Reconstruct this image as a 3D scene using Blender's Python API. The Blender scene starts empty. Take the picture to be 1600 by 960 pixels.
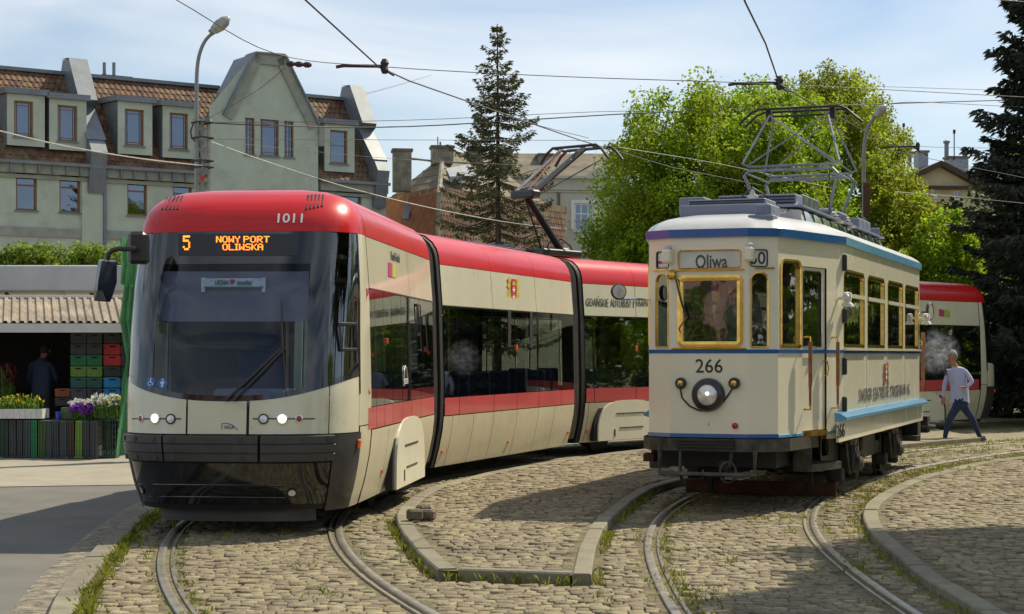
import bpy, bmesh, math, random
import numpy as np
from mathutils import Vector, Matrix
random.seed(7); rng = np.random.default_rng(7)
S = bpy.context.scene; COL = S.collection
R = math.radians; PI = math.pi
# ---------------- camera ----------------
F, H, HY = 2750.0, 1.68, 553.0            # focal length in photo pixels, eye height, horizon row
cam = bpy.data.cameras.new('camera'); co = bpy.data.objects.new('camera', cam); COL.objects.link(co)
co.location = (0, 0, H); co.rotation_euler = (PI/2, 0, 0)
cam.sensor_width = 36; cam.lens = F/1600*36; cam.shift_y = (HY-480)/1600
cam.clip_start = .1; cam.clip_end = 6000; S.camera = co
# ---------------- sky and sun ----------------
SAZ = Vector((.75, .66)); EL = 50.0
w = bpy.data.worlds.new('World'); S.world = w; w.use_nodes = True
nt = w.node_tree; nd = nt.nodes; lk = nt.links; nd.clear()
sky = nd.new('ShaderNodeTexSky'); sky.sky_type = 'NISHITA'; sky.sun_disc = False
sky.sun_elevation = R(EL); sky.sun_rotation = math.atan2(SAZ.x, SAZ.y)
sky.air_density = 1.0; sky.dust_density = .6; sky.ozone_density = 2.0
tc = nd.new('ShaderNodeTexCoord'); mp = nd.new('ShaderNodeMapping'); mp.inputs['Scale'].default_value = (1.6, 2.2, 6.5)
mp.inputs['Rotation'].default_value = (.1, -.35, .2)
nz = nd.new('ShaderNodeTexNoise'); nz.inputs['Scale'].default_value = 2.1; nz.inputs['Detail'].default_value = 7; nz.inputs['Roughness'].default_value = .5
nz.inputs['Distortion'].default_value = .5
rp = nd.new('ShaderNodeValToRGB'); rp.color_ramp.elements[0].position = .30; rp.color_ramp.elements[1].position = .72
rp.color_ramp.elements[1].color = (.8, .8, .8, 1)
mx = nd.new('ShaderNodeMix'); mx.data_type = 'RGBA'; mx.inputs[7].default_value = (8.6, 8.9, 9.1, 1)
bg = nd.new('ShaderNodeBackground'); bg.inputs['Strength'].default_value = .10; ow = nd.new('ShaderNodeOutputWorld')
lk.new(tc.outputs['Generated'], mp.inputs['Vector']); lk.new(mp.outputs['Vector'], nz.inputs['Vector'])
lk.new(nz.outputs['Fac'], rp.inputs['Fac']); lk.new(rp.outputs['Color'], mx.inputs[0])
lk.new(sky.outputs['Color'], mx.inputs[6]); lk.new(mx.outputs[2], bg.inputs['Color']); lk.new(bg.outputs[0], ow.inputs['Surface'])
sl = bpy.data.lights.new('sun', 'SUN'); sl.energy = 5.0; sl.angle = R(.53); sl.color = (1, .90, .70)
so = bpy.data.objects.new('sun', sl); COL.objects.link(so)
sd = Vector((SAZ.x*math.cos(R(EL)), SAZ.y*math.cos(R(EL)), math.sin(R(EL))))
so.rotation_euler = sd.to_track_quat('Z', 'Y').to_euler(); so.location = sd*60
S.view_settings.view_transform = 'Standard'; S.view_settings.look = 'None'; S.view_settings.gamma = 1
S.view_settings.exposure = 0.22
# ---------------- helpers ----------------
def sc(px_y, z=0): return (px_y-HY)/(H-z)          # pixels per metre of a point at height z seen on row px_y
def G(px, py, z=0.0):                                # photo pixel -> point at height z
    s = sc(py, z); return Vector(((px-800)/s, F/s, z))
def P(px, py, Y):                                    # photo pixel -> point at distance Y
    s = F/Y; return Vector(((px-800)/s, Y, H-(py-HY)/s))
def tag(o, label=None, cat=None, group=None, kind=None):
    if label: o['label'] = label
    if cat: o['category'] = cat
    if group: o['group'] = group
    if kind: o['kind'] = kind
    return o
def empty(name, loc, label=None, cat=None, group=None, rz=0):
    o = bpy.data.objects.new(name, None); COL.objects.link(o); o.location = loc; o.rotation_euler = (0, 0, rz)
    o.empty_display_size = .3
    return tag(o, label, cat, group)
M = {}
class MB:
    """collects faces in world coordinates; build() links them as one object, relative to its parent"""
    def __init__(s, T=None): s.v = []; s.f = []; s.m = []; s.cm = 0; s.T = T
    def p(s, co):
        co = Vector(co)
        if s.T: co = s.T(co) if callable(s.T) else s.T @ co
        s.v.append(tuple(co)); return len(s.v)-1
    def face(s, pts): s.f.append([s.p(q) for q in pts]); s.m.append(s.cm)
    def addf(s, idx): s.f.append(list(idx)); s.m.append(s.cm)
    def grid(s, rows, closed=False):
        ids = [[s.p(q) for q in r] for r in rows]; n = len(ids[0])
        for a, b in zip(ids[:-1], ids[1:]):
            for i in range(n if closed else n-1):
                j = (i+1) % n; s.addf((a[i], a[j], b[j], b[i]))
        return ids
    def box(s, c, d, rz=0, M4=None, bev=0):
        c = Vector(c); x, y, z = d[0]/2, d[1]/2, d[2]/2; ca, sa = math.cos(rz), math.sin(rz)
        def q(a, b, e):
            v = Vector((a, b, e)); v = (M4 @ v) if M4 else Vector((a*ca-b*sa, a*sa+b*ca, e)); return c+v
        if bev:
            b = bev; rows = []
            for zz, i in ((-z, b), (-z+b, 0), (z-b, 0), (z, b)):
                rows.append([q(*t) for t in ((-x+b, -y+i, zz), (x-b, -y+i, zz), (x-i, -y+b, zz), (x-i, y-b, zz), (x-b, y-i, zz), (-x+b, y-i, zz), (-x+i, y-b, zz), (-x+i, -y+b, zz))])
            ids = s.grid(rows, True); s.addf(ids[0][::-1]); s.addf(ids[-1]); return
        k = [s.p(q(a, b, e)) for e in (-z, z) for a, b in ((-x, -y), (x, -y), (x, y), (-x, y))]
        for f in ((3, 2, 1, 0), (4, 5, 6, 7), (0, 1, 5, 4), (1, 2, 6, 5), (2, 3, 7, 6), (3, 0, 4, 7)): s.addf([k[i] for i in f])
    def tube(s, path, r, n=8, caps=True, r2=None):
        path = [Vector(q) for q in path]; rows = []; up = None
        for i, q in enumerate(path):
            d = (path[min(i+1, len(path)-1)]-path[max(i-1, 0)]).normalized()
            if up is None: up = Vector((0, 0, 1)) if abs(d.z) < .9 else Vector((1, 0, 0))
            a = d.cross(up).normalized(); b = a.cross(d).normalized(); up = b
            rr = r if not callable(r) else r(i/(len(path)-1))
            if r2 is not None: rr = r+(r2-r)*i/(len(path)-1)
            rows.append([q+a*rr*math.cos(2*PI*k/n)+b*rr*math.sin(2*PI*k/n) for k in range(n)])
        ids = s.grid(rows, True)
        if caps: s.addf(ids[0][::-1]); s.addf(ids[-1])
    def lathe(s, prof, c=(0, 0, 0), axis=(0, 0, 1), n=20, caps=True):
        ax = Vector(axis).normalized(); a = ax.orthogonal().normalized(); b = ax.cross(a); c = Vector(c)
        ids = s.grid([[c+ax*h+(a*math.cos(2*PI*k/n)+b*math.sin(2*PI*k/n))*max(r, 1e-4) for k in range(n)] for r, h in prof], True)
        if not caps: return
        if prof[0][0] > 1e-3: s.addf(ids[0][::-1])
        if prof[-1][0] > 1e-3: s.addf(ids[-1])
    def prism(s, pts, vec):
        vec = Vector(vec); a = [s.p(q) for q in pts]; b = [s.p(Vector(q)+vec) for q in pts]; n = len(a)
        s.addf(a[::-1]); s.addf(b)
        for i in range(n): j = (i+1) % n; s.addf((a[i], a[j], b[j], b[i]))
    def mesh(s, name, mats, smooth=False, off=(0, 0, 0)):
        me = bpy.data.meshes.new(name); off = Vector(off)
        me.from_pydata([tuple(Vector(v)-off) for v in s.v], [], s.f)
        for m in (mats if isinstance(mats, (list, tuple)) else [mats]): me.materials.append(M[m] if isinstance(m, str) else m)
        me.polygons.foreach_set('material_index', s.m)
        bm = bmesh.new(); bm.from_mesh(me); bmesh.ops.remove_doubles(bm, verts=bm.verts, dist=1e-5)
        bmesh.ops.recalc_face_normals(bm, faces=bm.faces); bm.to_mesh(me); bm.free()
        if smooth:
            me.polygons.foreach_set('use_smooth', [True]*len(me.polygons))
            try: me.set_sharp_from_angle(angle=R(smooth if smooth is not True else 35))
            except Exception: pass
        return me
    def build(s, name, mats, parent=None, smooth=False, kind=None, origin=None):
        if not s.f: return None
        if parent is not None: off = parent.matrix_world.translation if False else wloc(parent)
        elif origin is not None: off = Vector(origin)
        else:
            a = np.array(s.v); off = Vector(((a[:, 0].min()+a[:, 0].max())/2, (a[:, 1].min()+a[:, 1].max())/2, a[:, 2].min()))
        me = s.mesh(name, mats, smooth, off); o = bpy.data.objects.new(name, me); COL.objects.link(o)
        if parent is not None: o.parent = parent
        else: o.location = off
        if kind: o['kind'] = kind
        return o
def wloc(o):
    v = Vector(o.location); p = o.parent
    while p: v = v+Vector(p.location); p = p.parent
    return v
def link_mesh(name, me, parent=None, loc=(0, 0, 0), rz=0, scale=None, rot=None):
    o = bpy.data.objects.new(name, me); COL.objects.link(o)
    if parent: o.parent = parent
    o.location = loc; o.rotation_euler = rot if rot else (0, 0, rz)
    if scale: o.scale = scale
    return o
def leafmesh(name, V, mats, rnd=None, nv=4, loc=(0,0,0)):
    """V: (n, nv, 3) array of separate polygons"""
    V = np.asarray(V, dtype=np.float32)-np.array(loc, dtype=np.float32); n = len(V); me = bpy.data.meshes.new(name)
    me.vertices.add(n*nv); me.vertices.foreach_set('co', V.reshape(-1))
    me.loops.add(n*nv); me.loops.foreach_set('vertex_index', np.arange(n*nv, dtype=np.int32))
    me.polygons.add(n); me.polygons.foreach_set('loop_start', np.arange(0, n*nv, nv, dtype=np.int32))
    me.update(calc_edges=True)
    for m in mats: me.materials.append(M[m])
    if rnd is not None:
        at = me.attributes.new('rnd', 'FLOAT', 'POINT'); at.data.foreach_set('value', np.repeat(rnd, nv).astype(np.float32))
    return me
def text_mesh(txt, size, mat, ext=.002, sx=1.0, bold=0):
    cu = bpy.data.curves.new('txt', 'FONT'); cu.body = txt; cu.size = size; cu.extrude = ext; cu.align_x = 'CENTER'; cu.align_y = 'CENTER'
    cu.offset = bold; cu.resolution_u = 3
    o = bpy.data.objects.new('txt', cu); COL.objects.link(o); dg = bpy.context.evaluated_depsgraph_get(); dg.update()
    me = bpy.data.meshes.new_from_object(o.evaluated_get(dg)); bpy.data.objects.remove(o)
    me.materials.clear(); me.materials.append(M[mat]); me.transform(Matrix.Diagonal((sx, 1, 1, 1))); return me
def put_text(name, txt, w, h, c, right, up, mat, parent, bold=0):
    """text filling w x h metres centred on c, reading along right"""
    me = text_mesh(txt, 1, mat, bold=bold); a = np.array([v.co[:] for v in me.vertices])
    lo, hi = a.min(0), a.max(0); cx, cy = (lo[0]+hi[0])/2, (lo[1]+hi[1])/2
    right = Vector(right).normalized(); up = Vector(up).normalized(); nrm = right.cross(up)
    sx, sy = w/(hi[0]-lo[0]), h/(hi[1]-lo[1]); base = Vector(c)-wloc(parent)
    for v in me.vertices:
        x, y, z = (v.co.x-cx)*sx, (v.co.y-cy)*sy, v.co.z; v.co = base+right*x+up*y+nrm*z
    o = bpy.data.objects.new(name, me); COL.objects.link(o); o.parent = parent; return o
# ---------------- materials ----------------
def mat(name, col, rough=.6, metal=0, var=.12, scale=3, bump=0, bscale=None, coat=0, spec=.5, rnd=0, trans=0, alpha=1, emit=0, stretch=(1, 1, 1), dirt=None, col2=None):
    m = bpy.data.materials.new(name); m.use_nodes = True; n = m.node_tree.nodes; l = m.node_tree.links
    b = n['Principled BSDF']; b.inputs['Roughness'].default_value = rough; b.inputs['Metallic'].default_value = metal
    b.inputs['Specular IOR Level'].default_value = spec
    if coat: b.inputs['Coat Weight'].default_value = coat; b.inputs['Coat Roughness'].default_value = .06
    c = n.new('ShaderNodeTexCoord'); g = n.new('ShaderNodeNewGeometry'); mpp = n.new('ShaderNodeMapping'); mpp.inputs['Scale'].default_value = stretch
    l.new(g.outputs['Position'], mpp.inputs['Vector'])
    t = n.new('ShaderNodeTexNoise'); t.inputs['Scale'].default_value = scale; t.inputs['Detail'].default_value = 6; t.inputs['Roughness'].default_value = .62
    l.new(mpp.outputs[0], t.inputs['Vector'])
    ramp = n.new('ShaderNodeMapRange'); ramp.inputs[1].default_value = .3; ramp.inputs[2].default_value = .7
    l.new(t.outputs['Fac'], ramp.inputs[0])
    mixc = n.new('ShaderNodeMix'); mixc.data_type = 'RGBA'
    c2 = col2 if col2 else tuple(x*(1-2*var) for x in col)
    mixc.inputs[6].default_value = (*c2, 1); mixc.inputs[7].default_value = (*[min(1, x*(1+var)) for x in col], 1)
    l.new(ramp.outputs[0], mixc.inputs[0]); out = mixc.outputs[2]
    if rnd:
        at = n.new('ShaderNodeAttribute'); at.attribute_name = 'rnd'; oi = n.new('ShaderNodeObjectInfo')
        ad = n.new('ShaderNodeMath'); ad.operation = 'ADD'; l.new(at.outputs['Fac'], ad.inputs[0]); l.new(oi.outputs['Random'], ad.inputs[1])
        fr = n.new('ShaderNodeMath'); fr.operation = 'FRACT'; l.new(ad.outputs[0], fr.inputs[0])
        mr = n.new('ShaderNodeMapRange'); mr.inputs[3].default_value = 1-rnd; mr.inputs[4].default_value = 1+rnd; l.new(fr.outputs[0], mr.inputs[0])
        hs = n.new('ShaderNodeHueSaturation'); l.new(mr.outputs[0], hs.inputs['Value']); l.new(out, hs.inputs['Color'])
        mh = n.new('ShaderNodeMapRange'); mh.inputs[3].default_value = .485; mh.inputs[4].default_value = .515; l.new(fr.outputs[0], mh.inputs[0]); l.new(mh.outputs[0], hs.inputs['Hue'])
        out = hs.outputs['Color']
    if dirt:
        t2 = n.new('ShaderNodeTexNoise'); t2.inputs['Scale'].default_value = dirt[1]; t2.inputs['Detail'].default_value = 8; t2.inputs['Roughness'].default_value = .7; l.new(g.outputs['Position'], t2.inputs['Vector'])
        r2 = n.new('ShaderNodeMapRange'); r2.inputs[1].default_value = dirt[2]; r2.inputs[2].default_value = dirt[2]+.22; r2.inputs[4].default_value = dirt[3]; l.new(t2.outputs['Fac'], r2.inputs[0])
        m2 = n.new('ShaderNodeMix'); m2.data_type = 'RGBA'; m2.inputs[7].default_value = (*dirt[0], 1); l.new(r2.outputs[0], m2.inputs[0]); l.new(out, m2.inputs[6]); out = m2.outputs[2]
        if rough < .5:
            mr2 = n.new('ShaderNodeMapRange'); mr2.inputs[3].default_value = rough; mr2.inputs[4].default_value = .75; l.new(r2.outputs[0], mr2.inputs[0]); l.new(mr2.outputs[0], b.inputs['Roughness'])
    l.new(out, b.inputs['Base Color'])
    if bump:
        tb = n.new('ShaderNodeTexNoise'); tb.inputs['Scale'].default_value = bscale or scale*6; tb.inputs['Detail'].default_value = 5; l.new(mpp.outputs[0], tb.inputs['Vector'])
        bp = n.new('ShaderNodeBump'); bp.inputs['Strength'].default_value = bump; bp.inputs['Distance'].default_value = .02; l.new(tb.outputs['Fac'], bp.inputs['Height']); l.new(bp.outputs[0], b.inputs['Normal'])
    if emit: b.inputs['Emission Color'].default_value = (*col, 1); b.inputs['Emission Strength'].default_value = emit
    if trans:
        tr = n.new('ShaderNodeBsdfTranslucent'); l.new(out, tr.inputs['Color']); mxs = n.new('ShaderNodeMixShader'); mxs.inputs[0].default_value = trans
        l.new(b.outputs[0], mxs.inputs[1]); l.new(tr.outputs[0], mxs.inputs[2]); l.new(mxs.outputs[0], n['Material Output'].inputs['Surface'])
    M[name] = m; return m
def glass(name, tint, refl=.08, rough=.02, wav=.0, gc=(.95, .97, 1)):
    m = bpy.data.materials.new(name); m.use_nodes = True; n = m.node_tree.nodes; l = m.node_tree.links; n.remove(n['Principled BSDF'])
    t = n.new('ShaderNodeBsdfTransparent'); t.inputs[0].default_value = (*tint, 1)
    gl = n.new('ShaderNodeBsdfGlossy'); gl.inputs['Roughness'].default_value = rough; gl.inputs['Color'].default_value = (*gc, 1)
    fr = n.new('ShaderNodeLayerWeight'); fr.inputs['Blend'].default_value = .5
    pw = n.new('ShaderNodeMath'); pw.operation = 'POWER'; pw.inputs[1].default_value = 4.0; l.new(fr.outputs['Facing'], pw.inputs[0])
    mr = n.new('ShaderNodeMapRange'); mr.inputs[3].default_value = refl; mr.inputs[4].default_value = .95; l.new(pw.outputs[0], mr.inputs[0])
    mxs = n.new('ShaderNodeMixShader'); l.new(mr.outputs[0], mxs.inputs[0]); l.new(t.outputs[0], mxs.inputs[1]); l.new(gl.outputs[0], mxs.inputs[2])
    if wav:
        g = n.new('ShaderNodeNewGeometry'); tb = n.new('ShaderNodeTexNoise'); tb.inputs['Scale'].default_value = 2.2; l.new(g.outputs['Position'], tb.inputs['Vector'])
        bp = n.new('ShaderNodeBump'); bp.inputs['Strength'].default_value = wav; bp.inputs['Distance'].default_value = .05; l.new(tb.outputs['Fac'], bp.inputs['Height']); l.new(bp.outputs[0], gl.inputs['Normal']); 
    l.new(mxs.outputs[0], n['Material Output'].inputs['Surface']); M[name] = m; return m
mat('tram_cream', (.66, .63, .47), .28, var=.04, scale=1.2, coat=.6, dirt=((.30, .24, .13), 2.6, .56, .5))
mat('tram_cream_dusty', (.60, .555, .39), .38, var=.06, scale=1.5, coat=.25, dirt=((.36, .29, .17), 3.0, .48, .4))
mat('tram_red', (.55, .006, .008), .32, var=.06, scale=1.5, coat=.25, spec=.35, dirt=((.45, .05, .04), 3, .6, .3))
mat('band_red', (.54, .065, .07), .3, var=.06, scale=1.5, coat=.4)  # red paled a little to stand in for light reflected along the side
mat('bumper_grey', (.045, .045, .045), .45, var=.15, scale=4, coat=.2, dirt=((.13, .11, .08), 3, .55, .4))
mat('black_gloss', (.006, .007, .010), .08, coat=1, dirt=((.06, .05, .035), 2, .55, .35))
mat('black_trim', (.012, .012, .014), .35, coat=.3)
mat('black_matt', (.010, .010, .010), .7)
mat('rubber', (.035, .033, .03), .55, var=.2, scale=8)
mat('bellows', (.19, .17, .14), .6, var=.2, scale=5)
mat('interior', (.10, .10, .10), .7)
mat('interior_light', (.28, .29, .30), .7)
mat('seat_blue', (.03, .05, .13), .7)
mat('pole_yellow', (.7, .42, .03), .35)
mat('blind', (.20, .19, .21), .8)
mat('steel', (.32, .32, .32), .35, metal=.9, var=.2, scale=6)
mat('chrome', (.8, .8, .8), .12, metal=1, var=.02)
mat('lamp_on', (1, .90, .68), .3, emit=1.6)
mat('lens', (.80, .80, .78), .22, metal=.35, coat=1)
mat('amber', (.75, .12, .01), .2, coat=.5)
mat('red_lens', (.35, .006, .006), .15, coat=.6)
mat('led', (1, .23, .02), .4, emit=2.4)
mat('led_back', (.02, .022, .024), .3)
mat('white_paint', (.78, .78, .76), .5, var=.04)
mat('black_paint', (.02, .02, .02), .5)
mat('grey_print', (.10, .10, .09), .5)
mat('mirror_face', (.62, .58, .50), .25, metal=.3, var=.2, scale=9)  # pale tone painted in for the bright scene these mirrors reflect
mat('faded_print', (.26, .25, .20), .5)
mat('sticker_blue', (.02, .12, .42), .4)
mat('gold_print', (.62, .45, .08), .4)
mat('arms_red', (.50, .03, .03), .45)
mat('magenta_print', (.50, .05, .16), .45)
mat('lime_print', (.45, .50, .06), .45)
mat('scarf_white', (.65, .68, .65), .9, var=.15, scale=20)
mat('scarf_green', (.02, .20, .10), .9)
mat('old_cream', (.80, .755, .59), .25, var=.03, scale=1.2, coat=.7, dirt=((.58, .52, .38), 2.4, .58, .4))
mat('old_blue', (.012, .10, .34), .22, coat=.8, var=.06)
mat('old_sky_blue', (.10, .33, .56), .3, coat=.6, var=.06)  # lighter blue; on the long rims it stands in for sky reflection
mat('old_roof', (.54, .54, .53), .32, var=.08, scale=3, coat=.2)
mat('roof_grey', (.19, .22, .30), .45, var=.08, scale=4)
mat('brass', (.80, .52, .13), .18, metal=1, var=.18, scale=9)
mat('copper', (.32, .12, .05), .3, coat=.5, var=.25, scale=12)
mat('chassis', (.075, .068, .055), .55, var=.35, scale=8, metal=.2, dirt=((.16, .13, .09), 6, .58, .5))
mat('chassis_dark', (.022, .02, .018), .6, var=.3, scale=6)
mat('rust_board', (.085, .028, .014), .8, var=.35, scale=7, bump=.3)
mat('wood_inside', (.10, .055, .025), .6, var=.2)
mat('blind_white', (.80, .79, .76), .8, var=.1, scale=2.5)
mat('panto_grey', (.26, .29, .34), .4, var=.15, scale=6, metal=.3)
mat('ceramic', (.55, .53, .48), .3, coat=.5)
glass('tram_glass', (.50, .54, .48), .14)
glass('clear_glass', (.92, .93, .92), .03)
glass('windscreen_glass', (.66, .72, .84), .035)
glass('old_glass', (.55, .56, .52), .22, wav=.05)
glass('house_glass', (.10, .12, .15), .34, wav=.03, gc=(.42, .52, .70))  # blue gloss tint stands in for sky reflected in the panes
# ================= GROUND =================
mat('earth', (.17, .14, .085), .95, var=.3, scale=2, bump=.4, bscale=30)
mat('joint_fill', (.155, .13, .07), .95, var=.35, scale=7, bump=.5, bscale=60, dirt=((.10, .13, .03), 1.3, .58, .5))
mat('sett', (.245, .200, .120), .85, var=.26, scale=11, bump=.6, bscale=60, rnd=.24, dirt=((.12, .10, .058), 1.1, .46, .6))
mat('kerb_stone', (.20, .18, .125), .85, var=.15, scale=6, bump=.35, bscale=60, rnd=.12)
mat('asphalt', (.135, .13, .112), .9, var=.10, scale=1.2, bump=.35, bscale=120, dirt=((.19, .18, .15), .8, .5, .4))
mat('concrete_yard', (.30, .27, .21), .9, var=.10, scale=1.5, bump=.2, bscale=60, dirt=((.2, .18, .14), 1.8, .55, .5))
mat('concrete_edge', (.24, .21, .155), .9, var=.45, scale=9, bump=.8, bscale=40, dirt=((.10, .085, .06), 5, .5, .7))
mat('rail_steel', (.36, .33, .27), .34, metal=.5, var=.2, scale=5, stretch=(1, 1, 1))
mat('rail_groove', (.10, .075, .05), .7, metal=.3, var=.3, scale=10)
mat('grass', (.24, .255, .02), .8, var=.3, scale=5, rnd=.3, trans=.3)
mat('moss', (.20, .21, .035), .9, var=.3, scale=12, bump=.6, bscale=60)
def cr(pts, step=.3):
    """Catmull-Rom through points, resampled"""
    p = [Vector((q[0], q[1], 0)) for q in pts]; p = [p[0]*2-p[1]]+p+[p[-1]*2-p[-2]]; out = []
    for i in range(1, len(p)-2):
        a, b, c, d = p[i-1:i+3]; n = max(2, int((c-b).length/step))
        for k in range(n):
            t = k/n; out.append(.5*((2*b)+(c-a)*t+(2*a-5*b+4*c-d)*t*t+(-a+3*b-3*c+d)*t**3))
    out.append(p[-2]); return out
def smooth(p, it=6):
    p = [q.copy() for q in p]
    for _ in range(it):
        p = [p[0]]+[(p[i-1]+p[i]*2+p[i+1])/4 for i in range(1, len(p)-1)]+[p[-1]]
    return p
def offset(path, d, z=0):
    out = []
    for i, q in enumerate(path):
        t = (path[min(i+1, len(path)-1)]-path[max(i-1, 0)]).normalized(); out.append(Vector((q.x+t.y*d, q.y-t.x*d, z)))
    return out
TR1 = smooth(cr([(1.4, 5.4), (-.35, 8.6), (-1.33, 11.35), (-1.86, 13.3), (-2.13, 14.6), (-2.42, 16.4), (-2.54, 17.8), (-2.56, 19.2), (-2.45, 20.8), (-2.05, 22.8), (-1.05, 25.8), (1.2, 30.6), (4.55, 34.9), (8.1, 38.55), (12, 42.2), (22, 50)]), 20)
TR2 = smooth(cr([(2.2, 5.5), (1.9, 9), (1.83, 11.35), (1.86, 13.3), (1.93, 15.05), (2.08, 16.7), (2.40, 18.7), (3.08, 21.3), (4.6, 25.0), (6.4, 28.2), (8.45, 31.1), (12, 34.8), (22, 43)]), 20)
def ribbon(mb, path, prof):
    """prof: (lateral, z) open section swept along path"""
    rows = [offset(path, a, z) for a, z in prof]
    mb.grid([list(r) for r in zip(*rows)])
def make_track(path, name):
    for s in (-1, 1):
        mb = MB(); b = s*.755
        prof = [(-.10, -.06), (-.10, .004), (-.028+.06, .008), (-.028+.06, .008), (.030, .006), (.030, -.035)]
        # head (outer side) | groove | lip (inner side), mirrored for the other rail
        sec = [(.055, -.05), (.055, .004), (.047, .010), (0, .010), (-.008, .004), (-.012, -.03), (-.048, -.03), (-.051, .0), (-.056, .004), (-.075, .004), (-.078, -.05)]
        ribbon(mb, path, [(b+s*a, z) for a, z in sec]); o = mb.build('rail', ['rail_steel', 'rail_groove'], None, smooth=40)
        tag(o, kind='structure')
        for p in o.data.polygons:
            if max(o.data.vertices[i].co.z for i in p.vertices)-min(v.co.z for v in o.data.vertices) < .035: p.material_index = 1
make_track(TR1, 'rail'); make_track(TR2, 'rail')
def tonp(p): return np.array([(q.x, q.y) for q in p])
def dist_path(pts, path):
    P_ = tonp(path); d = np.full(len(pts), 1e9); sgn = np.zeros(len(pts))
    for a, b in zip(P_[:-1], P_[1:]):
        ab = b-a; L = max((ab**2).sum(), 1e-9); t = np.clip(((pts-a)@ab)/L, 0, 1); q = a+t[:, None]*ab; v = pts-q; dd = np.hypot(v[:, 0], v[:, 1])
        c = v[:, 0]*ab[1]-v[:, 1]*ab[0]; m = dd < d; d[m] = dd[m]; sgn[m] = np.sign(c[m])
    return d, sgn
def inpoly(pts, poly):
    x, y = pts[:, 0], pts[:, 1]; c = np.zeros(len(pts), bool); n = len(poly); j = n-1
    for i in range(n):
        xi, yi = poly[i][0], poly[i][1]; xj, yj = poly[j][0], poly[j][1]
        c ^= ((yi > y) != (yj > y)) & (x < (xj-xi)*(y-yi)/((yj-yi) or 1e-9)+xi); j = i
    return c
def flat(name, poly, z, m, kind='structure', thick=0, label=None):
    bm = bmesh.new(); vs = [bm.verts.new((q[0], q[1], z)) for q in poly]; f = bm.faces.new(vs)
    if f.normal.z < 0: f.normal_flip()
    bm.normal_update()
    if f.normal.z < 0: f.normal_flip()
    bmesh.ops.triangulate(bm, faces=bm.faces[:])
    me = bpy.data.meshes.new(name); bm.to_mesh(me); bm.free(); me.materials.append(M[m]); o = bpy.data.objects.new(name, me); COL.objects.link(o); tag(o, label, kind=kind); return o
flat('ground', [(-900, -300), (900, -300), (900, 2500), (-900, 2500)], -.12, 'earth')
# kerb between asphalt and setts (outer = asphalt side)
KL = smooth(cr([(-1.9, 6.5), *[(G(a, b).x, G(a, b).y) for a, b in ((76, 960), (95, 925), (127, 885), (165, 845), (215, 805), (262, 776))], (-4.05, 22.5), (-3.95, 25), (-3.2, 29), (-1.2, 33.5), (2.4, 38), (6, 41.8), (11, 46), (22, 54)]), 8)
# islands
I1L = smooth([G(a, b, .1) for a, b in ((684, 884), (668, 872), (650, 855), (632, 833), (620, 815), (617, 803), (621, 790), (640, 773), (668, 758), (705, 745))], 1)
e1 = [q for q in offset(TR1, 1.32) if q.y > 23.6]; I1L = [Vector((q.x, q.y, 0)) for q in I1L if q.y < 22.6]+e1
I1R = [G(a, b, .1) for a, b in ((924, 893), (927, 872), (931, 849), (942, 822), (957, 803), (985, 780))]
e2 = [q for q in offset(TR2, -1.28) if q.y > 20.6]; I1R = [Vector((q.x, q.y, 0)) for q in I1R if q.y < 20.1]+e2
I1L = [q for q in I1L if q.x < 9.0]; I1R = [q for q in I1R if q.x < 9.0]
I2L = [G(a, b, .08) for a, b in ((1600, 985), (1540, 948), (1480, 920), (1442, 897), (1397, 860), (1362, 830), (1350, 810), (1347, 799), (1351, 788), (1364, 774), (1401, 755), (1450, 738), (1525, 721), (1600, 712))]
I2L = smooth(cr([(q.x, q.y) for q in [Vector((5.4, 9.3, 0))]+I2L+[Vector((13.5, 34.5, 0)), Vector((22, 41.5, 0))]], .35), 3)
def zshift(p, z): return [Vector((q.x, q.y, z)) for q in p]
ISL1 = [(q.x, q.y) for q in I1L]+[(q.x, q.y) for q in reversed(I1R)]
ISL2 = [(q.x, q.y) for q in I2L]+[(30, 41), (30, 9.3)]
ASPH = [(q.x-.02, q.y) for q in KL if q.y < 26]
flat('asphalt_road', ASPH+[(-40, 22.5), (-40, 4)], -.02, 'asphalt')
flat('forecourt_paving', [(-60, 21.0), (-10, 21.6), (-3.9, 23.0), (-3.9, 25), (-3.4, 28.4), (-1.4, 33), (2, 37.5), (-2, 60), (-60, 60)], -.012, 'concrete_yard')
flat('yard_paving_bed', [(q.x+.02, q.y) for q in KL]+[(60, 54), (60, 4)], -.013, 'joint_fill')
flat('platform_bed', ISL1, .066, 'joint_fill'); flat('pavement_bed', ISL2, .045, 'joint_fill')
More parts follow.
